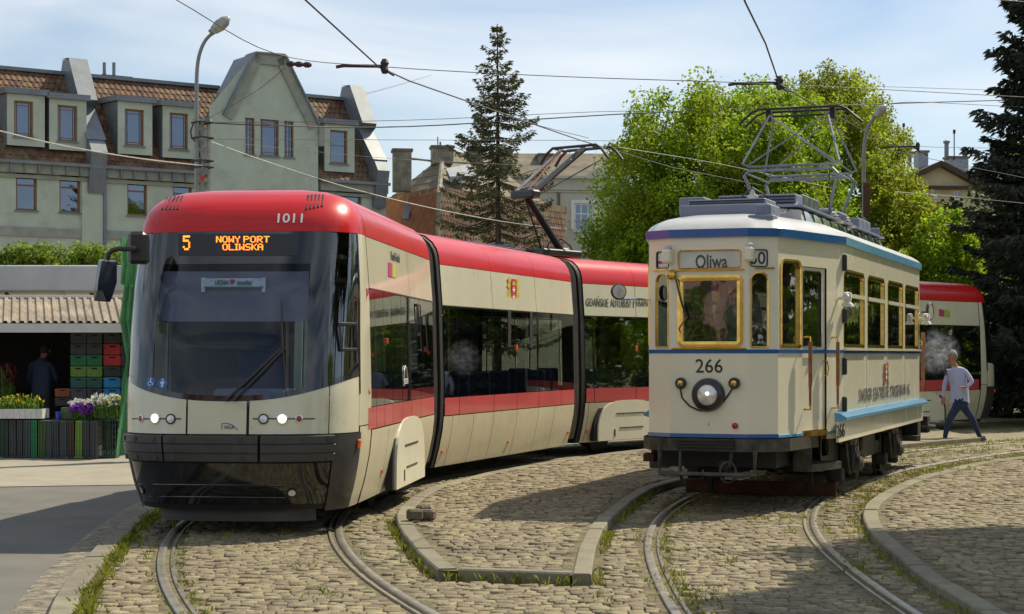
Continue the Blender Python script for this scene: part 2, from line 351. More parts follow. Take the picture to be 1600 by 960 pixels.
# concrete gutter strip beside the kerb
mb = MB(); ribbon(mb, [q for q in KL if 10 < q.y < 24], [(-.26, -.018), (-.20, -.010), (-.10, -.008), (.0, -.012)]); o = mb.build('gutter_strip', 'concrete_edge'); tag(o, kind='structure')
def kerb(name, path, side, zt, zb, w=.15, L=.85, parent=None):
    """kerb stones one by one along path; side=+1 puts the body on the right of the path"""
    e = empty(name, (path[0].x, path[0].y, 0)); tag(e, kind='structure')
    acc = [path[0]]; res = []; seg = 0
    for a, b in zip(path[:-1], path[1:]):
        acc.append(b); seg += (b-a).length
        if seg >= L: res.append(acc); acc = [b]; seg = 0
    if len(acc) > 1 and seg > .25: res.append(acc)
    for pc in res:
        if pc[0].y > 36 and len(pc) > 3: pc = [pc[0], pc[-1]]
        g = .006; d0 = (pc[1]-pc[0]).normalized()*g; d1 = (pc[-1]-pc[-2]).normalized()*g
        q = [pc[0]+d0]+pc[1:-1]+[pc[-1]-d1]; dz = random.uniform(-.006, .006); mb = MB()
        i0 = offset(q, 0); i1 = offset(q, side*w); c = .012
        rows = [[Vector((a.x, a.y, zb)), Vector((a.x, a.y, zt-c+dz)), a.lerp(b, c/w)+Vector((0, 0, zt+dz)), a.lerp(b, 1-c/w)+Vector((0, 0, zt+dz)), Vector((b.x, b.y, zt-c+dz)), Vector((b.x, b.y, zb))] for a, b in zip(i0, i1)]
        ids = mb.grid(rows); mb.addf(ids[0]); mb.addf(ids[-1][::-1]); mb.build('kerb_stone', 'kerb_stone', e)
    return e
kerb('kerb', [q for q in KL if q.y < 34], 1, .045, -.06, w=.17, L=.95)
kerb('platform_kerb', I1L, 1, .08, -.04, w=.15)
kerb('platform_kerb', I1R, -1, .08, -.04, w=.14)
fr0, fr1 = Vector((I1L[0].x, I1L[0].y, 0)), Vector((I1R[0].x, I1R[0].y, 0)); dd = (fr1-fr0)
kerb('platform_kerb', [fr0+dd*t for t in np.linspace(.13, .87, 12)], -1, .078, -.04, w=.12, L=.8)
kerb('pavement_kerb', [q for q in I2L if q.x < 12], 1, .062, -.04, w=.15)
# ---- setts ----
def sett_field():
    rows = []; y = 10.7; ang = .0
    while y < 31:
        d = .120 if y < 22 else .15
        x = -5.5+random.uniform(0, .15); lim = .31*y+1.3
        while x < lim:
            wd = random.uniform(.085, .145) if y < 22 else random.uniform(.12, .2)
            if x > -lim: rows.append((x+wd/2, y, wd-.009, d-.010, random.random()))
            x += wd
        y += d
    a = np.array(rows); a[:, 1] += .07*np.sin(a[:, 0]*1.1+a[:, 1]*.35)+.03*np.sin(a[:, 0]*3.1+a[:, 1]*1.7)+rng.normal(0, .008, len(a))
    return a
A = sett_field(); pts = A[:, :2]
in1, in2 = inpoly(pts, ISL1), inpoly(pts, ISL2)
dK, sK = dist_path(pts, KL); okk = (sK > 0) & (dK > .24)
d1, _ = dist_path(pts, TR1); d2, _ = dist_path(pts, TR2)
dL, _ = dist_path(pts, I1L); dR, _ = dist_path(pts, I1R); dF, _ = dist_path(pts, [fr0, fr1]); d3, _ = dist_path(pts, I2L)
rail_ok = (np.abs(d1-.755) > .145) & (np.abs(d2-.755) > .145)
k1 = in1 & (dL > .22) & (dR > .22) & (dF > .19)
k2 = in2 & (d3 > .24)
k0 = ~in1 & ~in2 & okk & rail_ok & (dL > .085) & (dR > .085) & (dF > .09) & (d3 > .09)
keep = k0 | k1 | k2; Z = np.where(k1, .079, np.where(k2, .058, 0.0)); A, Z, K1 = A[keep], Z[keep], np.where(k1, 1, np.where(k2, 2, 0))[keep]
drop = rng.random(len(A)) < .012; A, Z, K1 = A[~drop], Z[~drop], K1[~drop]
n = len(A); hw, hd = A[:, 2]/2, A[:, 3]/2
sx = np.array([-1, 1, 1, -1]); sy = np.array([-1, -1, 1, 1])
jit = rng.uniform(-.008, .008, (n, 4, 2)); zt = Z+rng.normal(0, .0035, n)+.004*np.sin(A[:, 0]*2.3+A[:, 1]); tilt = rng.normal(0, .003, (n, 4))
V = np.zeros((n, 12, 3)); rot = rng.normal(0, .035, n)
for k, (ins, dz) in enumerate(((.007, 0), (.0, -.007), (-.001, -.045))):
    lx = sx[None]*(hw[:, None]-ins)+jit[:, :, 0]; ly = sy[None]*(hd[:, None]-ins)+jit[:, :, 1]
    c, s_ = np.cos(rot)[:, None], np.sin(rot)[:, None]
    V[:, k*4:k*4+4, 0] = A[:, 0, None]+lx*c-ly*s_; V[:, k*4:k*4+4, 1] = A[:, 1, None]+lx*s_+ly*c; V[:, k*4:k*4+4, 2] = (zt+dz)[:, None]+tilt
FS = [(0, 1, 2, 3)]+[(4+i, 4+(i+1) % 4, (i+1) % 4, i) for i in range(4)]+[(8+i, 8+(i+1) % 4, 4+(i+1) % 4, 4+i) for i in range(4)]
vis = (np.abs(A[:, 0]) < .29*A[:, 1]) & (A[:, 1] > 11.3)
order = np.argsort(np.where(vis, A[:, 1], 99)); ind = set(order[:290].tolist())
bases = {0: tag(empty('sett_paving', (0, 12, 0)), kind='structure'), 1: tag(empty('platform_paving', (0, 16, .1)), kind='structure'), 2: tag(empty('pavement_paving', (6, 16, .08)), kind='structure')}
def stones_mesh(name, idx):
    me = bpy.data.meshes.new(name); k = len(idx); v = V[idx].reshape(-1, 3); f = np.array(FS)[None]+(np.arange(k)*12)[:, None, None]
    f = f.reshape(-1, 4); me.vertices.add(len(v)); me.vertices.foreach_set('co', v.astype(np.float32).reshape(-1)); me.loops.add(f.size); me.loops.foreach_set('vertex_index', f.astype(np.int32).reshape(-1))
    me.polygons.add(len(f)); me.polygons.foreach_set('loop_start', np.arange(0, f.size, 4, dtype=np.int32)); me.update(calc_edges=True)
    at = me.attributes.new('rnd', 'FLOAT', 'POINT'); at.data.foreach_set('value', np.repeat(A[idx, 4], 12).astype(np.float32)); me.materials.append(M['sett']); return me
for g in (0, 1, 2):
    rest = [i for i in range(n) if K1[i] == g and i not in ind]
    if rest:
        me = stones_mesh('setts', np.array(rest)); me.transform(Matrix.Translation(-Vector(bases[g].location))); o = link_mesh('sett_stones', me, bases[g]); o['kind'] = 'stuff'
for i in ind:
    me = stones_mesh('sett', np.array([i])); me.transform(Matrix.Translation((-A[i, 0], -A[i, 1], -Z[i])))
    me.attributes['rnd'].data.foreach_set('value', [0.0]*12)
    link_mesh('sett', me, bases[int(K1[i])], Vector((A[i, 0], A[i, 1], Z[i]))-Vector(bases[int(K1[i])].location))
# far paving seen at a glancing angle: coarse sheets above the beds
mat('far_setts', (.23, .195, .12), .85, var=.25, scale=6, bump=.6, bscale=14, dirt=((.17, .18, .05), .7, .54, .6))
flat('far_yard_paving', [(q.x+.25, q.y) for q in KL if q.y > 30.6]+[(60, 54), (60, 30.6)], -.006, 'far_setts')
flat('far_platform_paving', [(q.x+.1, q.y+0) for q in I1L if q.y > 31]+[(q.x, q.y+.1) for q in reversed(I1R) if q.y > 31], .072, 'far_setts')
flat('far_pavement_paving', [(13.1, 31), (30, 31), (30, 41), (22, 41), (13.6, 34.3)], .054, 'far_setts')
# ---- grass tufts ----
def tufts(name, label, spots, hmin=.03, hmax=.09, per=14, spread=.05):
    V = []; C = []
    for x, y, z in spots:
        k = random.randint(per//2, per)
        for _ in range(k):
            a = random.uniform(0, 2*PI); r = random.gauss(0, spread); bx, by = x+r*math.cos(a), y+r*math.sin(a); h = random.uniform(hmin, hmax)
            b = random.uniform(0, 2*PI); wd = random.uniform(.003, .007); lx, ly = math.cos(b)*wd, math.sin(b)*wd; t = random.uniform(.2, 1.1)*h; a2 = random.uniform(0, 2*PI); tx, ty = math.cos(a2)*t, math.sin(a2)*t
            V.append([(bx-lx, by-ly, z), (bx+lx, by+ly, z), (bx+tx*.5+lx*.8, by+ty*.5+ly*.8, z+h*.75), (bx+tx, by+ty, z+h)]); C.append(random.random())
    me = leafmesh(name, V, ['grass'], np.array(C)); o = link_mesh(name, me); tag(o, label, 'grass', kind='stuff'); return o
def along(path, lo, hi, dens, jitter, z=0.0, ymin=10.5, ymax=34, patch=.5):
    out = []
    for a, b in zip(path[:-1], path[1:]):
        if not (ymin < a.y < ymax): continue
        nn = dens*(b-a).length; ph = math.sin(a.y*2.1+a.x*1.3)+math.sin(a.y*5.3+1)
        if ph < patch-1 and random.random() < .8: continue
        for _ in range(int(nn)+(random.random() < nn % 1)):
            t = random.random(); q = a.lerp(b, t); out.append((q.x+random.uniform(-jitter, jitter), q.y+random.uniform(-jitter, jitter), z))
    return out
tufts('kerb_grass', 'green and yellow grass growing along the setts beside the asphalt kerb', along(offset(KL, .23), 0, 0, 16, .05, ymax=24, patch=-.2), .03, .09, 12, .045)
tufts('rail_grass', 'weeds growing beside the grooved rails of both tracks', along(offset(TR1, -.63), 0, 0, 5, .03)+along(offset(TR1, .87), 0, 0, 2, .02, patch=.6)+along(offset(TR1, -.87), 0, 0, 3, .04, patch=.5)+along(offset(TR2, -.62), 0, 0, 8, .04, patch=.2)+along(offset(TR2, .88), 0, 0, 2, .03, patch=.8)+along(offset(TR2, -.88), 0, 0, 2, .04, patch=.8), .012, .045, 10, .04)
tufts('platform_grass', 'weeds growing against the kerb of the triangular platform', along(offset(I1L, -.03), 0, 0, 11, .035, ymax=20, patch=.3)+along(offset(I1R, .04), 0, 0, 10, .03, ymax=20, patch=.1)+along([fr0+dd*t+Vector((0, -.05, 0)) for t in np.linspace(.05, 1, 20)], 0, 0, 12, .025, patch=.3), .02, .08, 10, .035)
tufts('track_verge_grass', 'bright yellow green grass strip between the old tram track and the right pavement', along(offset(TR2, 1.15), 0, 0, 26, .14, ymin=20, ymax=33, patch=-.3)+along(offset(I2L, -.06), 0, 0, 13, .045, ymax=30, patch=.1), .012, .045, 10, .07)
tufts('far_track_grass', 'grass growing between the rails behind the old tram', along(TR2, 0, 0, 22, .35, ymin=27, ymax=36, patch=.2)+along(offset(TR2, -1.0), 0, 0, 26, .2, ymin=29, ymax=38, patch=.2)+along(offset(TR1, 1.1), 0, 0, 20, .15, ymin=33, ymax=45, patch=.0), .012, .045, 10, .08)
def patchy(cx, cy, rx, ry, k, z=0): return [(cx+random.gauss(0, rx), cy+random.gauss(0, ry), z) for _ in range(k)]
sp = []
for _ in range(34):
    k_ = random.choice((0, 1, 2)); tr_ = (TR1, TR2, TR2)[k_]; q = random.choice([t for t in tr_ if 11 < t.y < 24]); sp += patchy(q.x+random.uniform(-1.25, 1.25), q.y, .10, .16, random.randint(3, 9))
sp = [s_ for s_ in sp if not inpoly(np.array([[s_[0], s_[1]]]), ISL1)[0]]
for px, py, rx, ry, k in ((1090, 935, .12, .35, 70), (1040, 905, .04, .4, 25), (1060, 862, .1, .15, 14), (1000, 845, .18, .1, 14), (935, 800, .0, .0, 2), (1310, 800, .2, .5, 50), (1300, 830, .06, .4, 16), (1335, 885, .12, .25, 22), (1375, 880, .1, .2, 12), (1230, 828, .05, .2, 7), (1500, 745, .35, .3, 60), (1395, 752, .3, .5, 50)):
    q = G(px, py); sp += patchy(q.x, q.y, rx, ry, max(2, k//2), .08 if px > 1400 and py < 760 else 0)
tufts('yard_weeds', 'scattered weeds growing in the joints of the setts between the tracks', sp, .010, .04, 9, .04)
# three loose setts on the platform
for px, py, z0, rz, lab, d in ((648, 812, .08, .2, 'leftmost of the loose paving stones lying on the platform', (.15, .14, .11)), (667, 811, .08, -.3, 'front right loose paving stone lying on the platform corner', (.16, .13, .10)), (662, 802, .08, .5, 'small loose paving stone behind the other two on the platform', (.13, .12, .09))):
    q = G(px, py+2, z0); mb = MB(); mb.box((q.x, q.y, z0+d[2]/2+.003), d, rz, bev=.02); o = mb.build('loose_paving_stone', 'loose_stone' if 'loose_stone' in M else mat('loose_stone', (.16, .13, .09), .9, var=.3, scale=14, bump=.6, bscale=50)); tag(o, lab, 'paving stone', 'loose paving stones on the platform')
# ================= MODERN TRAM =================
def proj(p): s = F/p[1]; return 800+p[0]*s, HY-(p[2]-H)*s
PV = ([.20, .45, .70, .90, 1.30, 2.30, 2.83], [1.00, 1.07, 1.12, 1.14, 1.145, 1.12, 1.08])
def Vz(z): return float(np.interp(z, *PV))
ROOF = [(1.08, 2.83), (1.07, 2.93), (1.04, 3.03), (.98, 3.12), (.88, 3.20), (.72, 3.25), (.48, 3.28), (0, 3.29)]
class Sec:
    def __init__(s, a, b=None, ang=None, L=None, v=1.08):
        a = Vector((a[0], a[1], 0))
        if b is not None: d = Vector((b[0], b[1], 0))-a; s.L = d.length; s.b = d.normalized()
        else: s.b = Vector((math.sin(R(ang)), math.cos(R(ang)), 0)); s.L = L
        s.r = Vector((s.b.y, -s.b.x, 0)); s.O = a-s.r*v
    def W(s, u, v, z): return s.O+s.b*u+s.r*v+Vector((0, 0, z))
    def uz(s, px, py, v=None):
        z = 1.7; k = (px-800)/F
        for _ in range(5):
            vv = Vz(z) if v is None else v; q = s.O+s.r*vv; u = (k*q.y-q.x)/(s.b.x-k*s.b.y); Y = q.y+u*s.b.y; z = H-(py-HY)*Y/F
        return u, z
    def patch(s, mb, u0, u1, z0, z1, side=1, off=0, nz=None):
        zs = [z for z in sorted(set([z0, z1]+[z for z in PV[0] if z0 < z < z1]))]
        if nz: zs = list(np.linspace(z0, z1, nz+1))
        mb.grid([[s.W(u0, side*(Vz(z)+off), z), s.W(u1, side*(Vz(z)+off), z)] for z in zs])
secA = Sec((-1.431, 17.19), (-1.012, 21.57)); secB = Sec((-.929, 22.6), (.941, 28.1)); secC = Sec((1.15, 28.75), ang=37.5, L=3.6)
e1_ = secC.W(3.6+.45, 1.08, 0); secE = Sec((7.37, 36.2), (10.43, 39.4)); secD = Sec((e1_.x, e1_.y), (7.05, 35.85))
T1 = empty('modern_tram', (0, 22, 0), 'long red and cream articulated tram with black windscreen on the left curved track', 'tram')
def colour_side(sec, zb0, zb1, zw, up, panes, skirts, slots=(), zs=.22):
    """side walls of one section; lists are u positions"""
    Ls = sec.L
    for side in (1, -1):
        mb = MB(); sec.patch(mb, 0, Ls, zs, 2.83, side, -.035)   # inner structure seen in the joints
        # keep window zone open
        mb = MB(); sec.patch(mb, 0, Ls, zs, zb1-.02, side, -.03); sec.patch(mb, 0, Ls, zw+.02, 2.84, side, -.03)
        mb.build('wall_core', 'black_matt', T1)
        g = .006
        for a, b in zip(skirts[:-1], skirts[1:]):
            mb = MB(); sec.patch(mb, a+g, b-g, zs, zb0-g, side); mb.build('skirt_panel', 'tram_cream_dusty', T1, smooth=True)
        for a, b in zip(up[:-1], up[1:]):
            mb = MB(); sec.patch(mb, a+g, b-g, zw+g, 2.83-g, side); mb.build('upper_panel', 'tram_cream', T1, smooth=True)
        for a, b in zip(panes[:-1], panes[1:]):
            mb = MB(); sec.patch(mb, a+.008, b-.008, zb1+.004, zw-.004, side, -.002); mb.build('window_pane', 'tram_glass', T1, smooth=True)
            mb = MB(); sec.patch(mb, a+.008, b-.008, zb0+g, zb1-.003, side, .001); mb.build('red_band', 'band_red', T1, smooth=True)
        for a in panes:
            mb = MB(); sec.patch(mb, a-.02, a+.02, zb1, zw, side, -.02); mb.build('window_post', 'black_trim', T1)
        mb = MB(); sec.patch(mb, 0, Ls, zw-.012, zw+.004, side, .004); mb.build('window_seal', 'black_trim', T1)
def roof(sec, joints):
    for a, b in zip(joints[:-1], joints[1:]):
        mb = MB(); prof = [(v, z) for v, z in ROOF]+[(-v, z) for v, z in ROOF[::-1][1:]]
        mb.grid([[sec.W(u, v, z) for v, z in prof] for u in (a+.004, b-.004)]); mb.build('roof_cover', 'tram_red', T1, smooth=50)
    mb = MB(); mb.grid([[sec.W(u, v*.985, z-.012) for v, z in prof] for u in (0, sec.L)]); mb.build('roof_core', 'black_matt', T1)
def ring(sec, u, d, w=.05, m='rubber', k=.99):
    prof = [(Vz(z), z) for z in (.22, .45, .7, .9, 1.3, 2.3)]+ROOF
    prof = prof+[(-v, z) for v, z in prof[::-1][1:]]; mb = MB(); a = [sec.W(u, v*k, z-(1-k)*1.5 if z > 2.9 else z) for v, z in prof]; b = [sec.W(u+d, v*k, z-(1-k)*1.5 if z > 2.9 else z) for v, z in prof]
    c = [sec.W(u, v*.82, min(z, 3.1)-.05*(z > 2.5)) for v, z in prof]; mb.grid([a, b]); mb.grid([a, c]); mb.build('end_frame', m, T1, smooth=40)
def bellows(s1, u1, s2, u2, n=9):
    prof = [(Vz(z), z) for z in (.3, .45, .7, .9, 1.3, 2.3)]+ROOF; prof = prof+[(-v, z) for v, z in prof[::-1][1:]]
    rows = []
    for i in range(2*n+1):
        t = i/(2*n); k = .955 if i % 2 else .90; rows.append([s1.W(u1, v*k, min(z, z*k+.13)).lerp(s2.W(u2, v*k, min(z, z*k+.13)), t) for v, z in prof])
    mb = MB(); mb.grid(rows); mb.build('bellows', 'bellows', T1)
def interior(sec, u0, u1, seats=True, dark=False):
    mb = MB(lambda p: sec.W(p[0], p[1], p[2])); mb.box(((u0+u1)/2, 0, .34), (u1-u0, 2.0, .04)); mb.build('floor', 'interior', T1)
    mb = MB(lambda p: sec.W(p[0], p[1], p[2])); mb.box(((u0+u1)/2, 0, 2.42), (u1-u0, 1.9, .04)); mb.build('ceiling', 'interior_light', T1)
    if seats:
        k = int((u1-u0)/.85)
        for i in range(k):
            for v in (-.72, .72):
                u = u0+.45+i*.85; mb = MB(lambda p: sec.W(p[0], p[1], p[2])); mb.box((u, v, .80), (.42, .42, .09), bev=.02); mb.box((u+.2, v, 1.12), (.07, .42, .62), bev=.02); mb.box((u, v, .58), (.1, .1, .4)); mb.build('seat', 'seat_blue', T1)
            if i % 2 == 0:
                mb = MB(); mb.tube([sec.W(u0+.7+i*.85, -.35, .35), sec.W(u0+.7+i*.85, -.35, 2.4)], .017, 6); mb.build('grab_pole', 'pole_yellow', T1)
def U(sec, pxs, py): return [sec.uz(x, py)[0] for x in pxs]
# sections
colour_side(secA, .94, 1.16, 2.32, [0]+U(secA, [637], 420)+[secA.L], U(secA, [574, 587, 600, 613, 628, 642, 656], 540)+[secA.L-.02], [.02]+U(secA, [607], 680)+[secA.L])
colour_side(secB, .88, 1.115, 2.30, [0]+U(secB, [766.5, 834.5], 430)+[secB.L], [.02]+U(secB, [717, 771, 807, 841, 876], 540)+[secB.L-.02], [0]+U(secB, [708, 741, 772, 808, 841, 866], 645)+[secB.L])
colour_side(secC, .88, 1.115, 2.30, [0]+U(secC, [992], 460)+[secC.L], [.02]+U(secC, [928, 993], 540)+[2.6, secC.L-.02], [0]+U(secC, [920, 969], 632)+[2.4, secC.L])
colour_side(secD, .88, 1.115, 2.30, [0, 2.6, secD.L], [.02, .9, 2.2, 3.2, 4.2, secD.L-.02], [0, 1, 2, 3, 4, secD.L])
colour_side(secE, .88, 1.115, 2.30, [0]+[secE.L], [.02, .8, 1.8]+U(secE, [1446, 1492], 550)+[secE.L-.06], [0, 1.2]+U(secE, [1463], 620)+[secE.L])
for s_, j in ((secA, [0, secA.L]), (secB, [0]+U(secB, [766.5, 834.5], 430)+[secB.L]), (secC, [0]+U(secC, [992], 460)+[secC.L]), (secD, [0, 2.6, secD.L]), (secE, [0]+U(secE, [1450], 460)+[secE.L])): roof(s_, j)
for s_, u, d in ((secA, secA.L, .02), (secB, -.10, .10), (secB, secB.L, .03), (secC, -.10, .10), (secC, secC.L, .03), (secD, -.10, .10), (secD, secD.L, .03), (secE, -.08, .08)): ring(s_, u, d, m='black_matt' if u < 0 else 'rubber')
for a, b in ((secA, secB), (secB, secC), (secC, secD), (secD, secE)): bellows(a, a.L+.02, b, -.10)
for s_ in (secB, secC, secD): interior(s_, 0, s_.L)
interior(secA, .5, secA.L); interior(secE, 0, secE.L-.4)
# ---- cab nose ----
NZ = ([.22, .45, .70, .93, 1.30, 1.8, 2.30, 2.83, 2.93, 3.03, 3.12, 3.20, 3.25, 3.28], [1.02, 1.13, 1.19, 1.21, 1.18, 1.08, .93, .72, .69, .63, .54, .40, .24, .05])
NW = ([.22, .45, .70, .90, 1.30, 2.30, 2.83, 2.93, 3.03, 3.12, 3.20, 3.25, 3.28], [1.00, 1.07, 1.12, 1.14, 1.145, 1.12, 1.08, 1.07, 1.04, .98, .88, .72, .48])
class Nose:
    def __init__(s, sec, front):
        s.f = -sec.b if front else sec.b; s.r = sec.r; s.O = sec.O if front else sec.W(sec.L, 0, 0); s.sg = 1
        s.tab = None
    def S(s, t, z, off=0):
        W, N = float(np.interp(z, *NW)), float(np.interp(z, *NZ)); e = 2/(3.4 if z < 2.84 else 3.4-.4*(z-2.84)/.43)
        def pt(t): c, q = math.cos(t), abs(math.sin(t)); return math.copysign(abs(c)**e, c)*W, (q**e)*N
        v, u = pt(t); 
        if off:
            v1, u1 = pt(max(t-.02, 1e-4)); v2, u2 = pt(min(t+.02, PI-1e-4)); d = math.hypot(v2-v1, u2-u1); v += off*(u2-u1)/d; u += off*-(v2-v1)/d
        return s.O+s.f*u+s.r*v+Vector((0, 0, z))
    def N(s, t, z):
        a = s.S(t+.01, z)-s.S(t-.01, z); b = s.S(t, z+.02)-s.S(t, z-.02); n = a.cross(b); n.normalize()
        return n if n.dot(s.S(t, z)-s.O-Vector((0, 0, z-.2))) > 0 else -n
    def tz(s, px, py):
        if s.tab is None:
            s.tab = [(t, z, *proj(s.S(t, z))) for t in np.linspace(.004, PI-.03, 260) for z in np.linspace(.24, 3.2, 90)]
        t, z = min(s.tab, key=lambda q: (q[2]-px)**2+(q[3]-py)**2)[:2]
        for k in (.02, .006, .002):
            c = [(tt, zz) for tt in (t-k, t-k/2, t, t+k/2, t+k) for zz in (z-k*1.5, z-k*.7, z, z+k*.7, z+k*1.5)]
            t, z = min(c, key=lambda q: (lambda r: (r[0]-px)**2+(r[1]-py)**2)(proj(s.S(min(max(q[0], .002), PI-.002), q[1]))))
        return t, z
    def patch(s, mb, t0, t1, z0, z1, off=0, nt=24, nz=8):
        z0f = z0 if callable(z0) else (lambda t: z0); z1f = z1 if callable(z1) else (lambda t: z1)
        mb.grid([[s.S(t, z0f(t)+(z1f(t)-z0f(t))*k/nz, off) for k in range(nz+1)] for t in np.linspace(t0, t1, nt+1)])
def frame_at(n, px, py, off=0):
    t, z = n.tz(px, py); nn = n.N(t, z); c = n.S(t, z)+nn*off; right = (n.S(t-.01, z)-n.S(t+.01, z)).normalized(); up = nn.cross(right).normalized()
    if up.z < 0: up = -up
    return c, right, up, nn
def build_nose(n, front):
    tl = lambda px, py: n.tz(px, py)[0]
    if front: tA, tB, tC, tD = tl(561.5, 480), tl(513, 480), tl(487, 480), PI-.52
    else: tA, tB, tC, tD = .10, .62, .78, PI-.52
    tE = PI-tA; e = .002; mt = tB
    zh = lambda t: 1.245+.15*(abs((n.S(t, 1.3)-n.O).dot(n.r))/.95)**2.4
    def part(name, m, t0, t1, z0, z1, off=0, nt=24, nz=8, smooth=True):
        mb = MB(); n.patch(mb, t0, t1, z0, z1, off, nt, nz); return mb.build(name, m, T1, smooth=smooth)
    part('corner_pillar', 'tram_cream', e, tA, 1.0, 2.83, 0, 6); part('corner_pillar', 'tram_cream', PI-tA, PI-e, 1.0, 2.83, 0, 6)
    part('corner_skirt', 'tram_cream_dusty', e, tA*.9, .22, .99, 0, 6); part('corner_skirt', 'tram_cream_dusty', PI-tA*.9, PI-e, .22, .99, 0, 6)
    part('side_window', 'tram_glass', tA+.01, tB, lambda t: zh(t)+.01, 2.825, 0, 12); part('side_window', 'tram_glass', PI-tB, PI-tA-.01, lambda t: zh(t)+.01, 2.825, 0, 12)
    part('side_window_trim', 'black_trim', tA-.012, tA+.014, 1.3, 2.83, .006, 2)
    part('windscreen', 'windscreen_glass', tC, PI-tC, lambda t: zh(t)+.01, 2.53, 0, 40, 12)
    part('windscreen_surround', 'black_gloss', tB-.01, tC+.03, lambda t: zh(t), 2.83, .004, 8); part('windscreen_surround', 'black_gloss', PI-tC-.03, PI-tB+.01, lambda t: zh(t), 2.83, .004, 8)
    part('windscreen_surround', 'black_gloss', tC+.02, PI-tC-.02, 2.52, 2.83, .004, 40, 4)
    part('windscreen_lower_trim', 'black_gloss', tA, PI-tA, zh, lambda t: zh(t)+.05, .003, 40, 1)
    # red roof nose
    rows = [[n.S(t, z) for t in np.linspace(e, PI-e, 56)] for z in (2.832, 2.88, 2.93, 2.98, 3.03, 3.075, 3.12, 3.16, 3.20, 3.225, 3.25, 3.265, 3.28)]
    mb = MB(); mb.grid(rows); last = rows[-1]; mb.grid([last, [n.S(t, 3.28)*.5+(n.O+Vector((0,0,3.287)))*.5 for t in np.linspace(e, PI-e, 56)]]); mb.face([n.S(t, 3.28)*.5+(n.O+Vector((0,0,3.287)))*.5 for t in np.linspace(e, PI-e, 56)]); mb.face([n.O+n.r*(v*.48)+n.f*u+Vector((0,0,3.28)) for u, v in ((0.02,-1),(0.02,1),(-.4,1.2),(-.4,-1.2))]); mb.build('cab_roof', 'tram_red', T1, smooth=60)
    # cream face panels
    if front: ts = [tA, tl(514, 660), tl(387.5, 650), tl(292, 650), PI-tA]
    else: ts = [tA, tB, 1.3, PI-1.3, PI-tA]
    for a, b in zip(ts[:-1], ts[1:]): part('face_panel', 'tram_cream', a+.006, b-.006, .945, lambda t: zh(t)-.002, 0, 20)
    part('face_core', 'black_matt', e, PI-e, .24, 1.2, -.012, 40)
    # bumper
    tb = tl(519.5, 700) if front else .75; t2 = [tb, tl(406, 700), tl(258, 700), PI-tb*.75] if front else [tb, 1.2, 1.9, PI-tb]
    for a, b in zip(t2[:-1], t2[1:]):
        mb = MB(); ca = a+.008; cb = b-.008; zs = [(.688, .0), (.695, .045), (.76, .05), (.768, .042), (.776, .05), (.845, .05), (.853, .042), (.861, .05), (.925, .045), (.935, .0)]
        mb.grid([[n.S(t, z, o) for z, o in zs] for t in np.linspace(ca, cb, 22)]); o = mb.build('bumper_segment', 'bumper_grey', T1, smooth=30)
        mb2 = MB(); k = 3 if b-a > .5 else 2
        for t in np.linspace(ca+.08, cb-.08, k):
            for z in (.725, .893): nn = n.N(t, z); mb2.lathe([(.026, 0), (.026, .006), (0, .008)], n.S(t, z, .049), nn, 10)
        mb2.build('bolts', 'bumper_grey', o, kind='stuff')
    part('bumper_corner', 'bumper_grey', tA*.9, tb, .22, .937, .012, 12); part('bumper_corner', 'bumper_grey', PI-tb*.75, PI-tA*.9, .22, .937, .012, 12)
    part('front_valance', 'black_gloss', tb+.012, PI-tb*.75-.012, .29, .675, .0, 30)
    part('underrun_board', 'bumper_grey', tb, PI-tb, .12, .29, -.12, 20)
    return tA, tB, tC
noseA = Nose(secA, True); tA, tB, tC = build_nose(noseA, True)
noseE = Nose(secE, False); build_nose(noseE, False)
def disc(n, px, py, r, name, m, off=.0, h=.012, parent=None, dome=0, rim=None):
    c, ri, up, nn = frame_at(n, px, py); mb = MB(); s = F/c.y
    mb.lathe([(r/s, off), (r/s, off+h)]+([(r/s*.7, off+h+dome)] if dome else [])+[(0, off+h+dome*1.4)], c, nn, 20)
    o = mb.build(name, m, parent or T1, smooth=40)
    if rim:
        mb = MB(); R0 = r/s; mb.lathe([(R0*1.02, off-.002), (R0*1.28, off), (R0*1.28, off+h*1.2), (R0*.98, off+h*1.5), (R0*.96, off+h)], c, nn, 20, caps=False); mb.build('lamp_rim', rim, o)
    return o
for px, py, r, m, rim in ((221, 654, 4.6, 'red_lens', 'chrome'), (243, 654, 7, 'lamp_on', 'chrome'), (267, 655, 6.5, 'lens', 'black_trim'), (412, 655, 6.5, 'lens', 'black_trim'), (441, 655, 7, 'lamp_on', 'chrome'), (467, 654.5, 4.6, 'red_lens', 'chrome')): disc(noseA, px, py, r, 'headlight', m, .0, .01, rim=rim, dome=.004)
for x0, x1 in ((207, 283), (395, 492)):
    mb = MB(); pp = [frame_at(noseA, x, 654.6)[0] for x in np.linspace(x0, x1, 8)]; mb.tube(pp, .007, 6); mb.build('lamp_trim_bar', 'bumper_grey', T1)
for px, py in ((222, 765), (456, 770)): disc(noseA, px, py, 6, 'fog_lamp', 'lens', .0, .01, rim='black_trim')
mb = MB()
for dy in (-10, 9):
    mb.tube([frame_at(noseA, x, 767+dy+2.5*(x-222)/234)[0] for x in np.linspace(232 if dy > 0 else 218, 446, 10)], .008, 6)
mb.build('fog_lamp_bar', 'black_gloss', T1)
disc(noseA, 441, 717, 5, 'sensor', 'black_trim', 0, .012); 
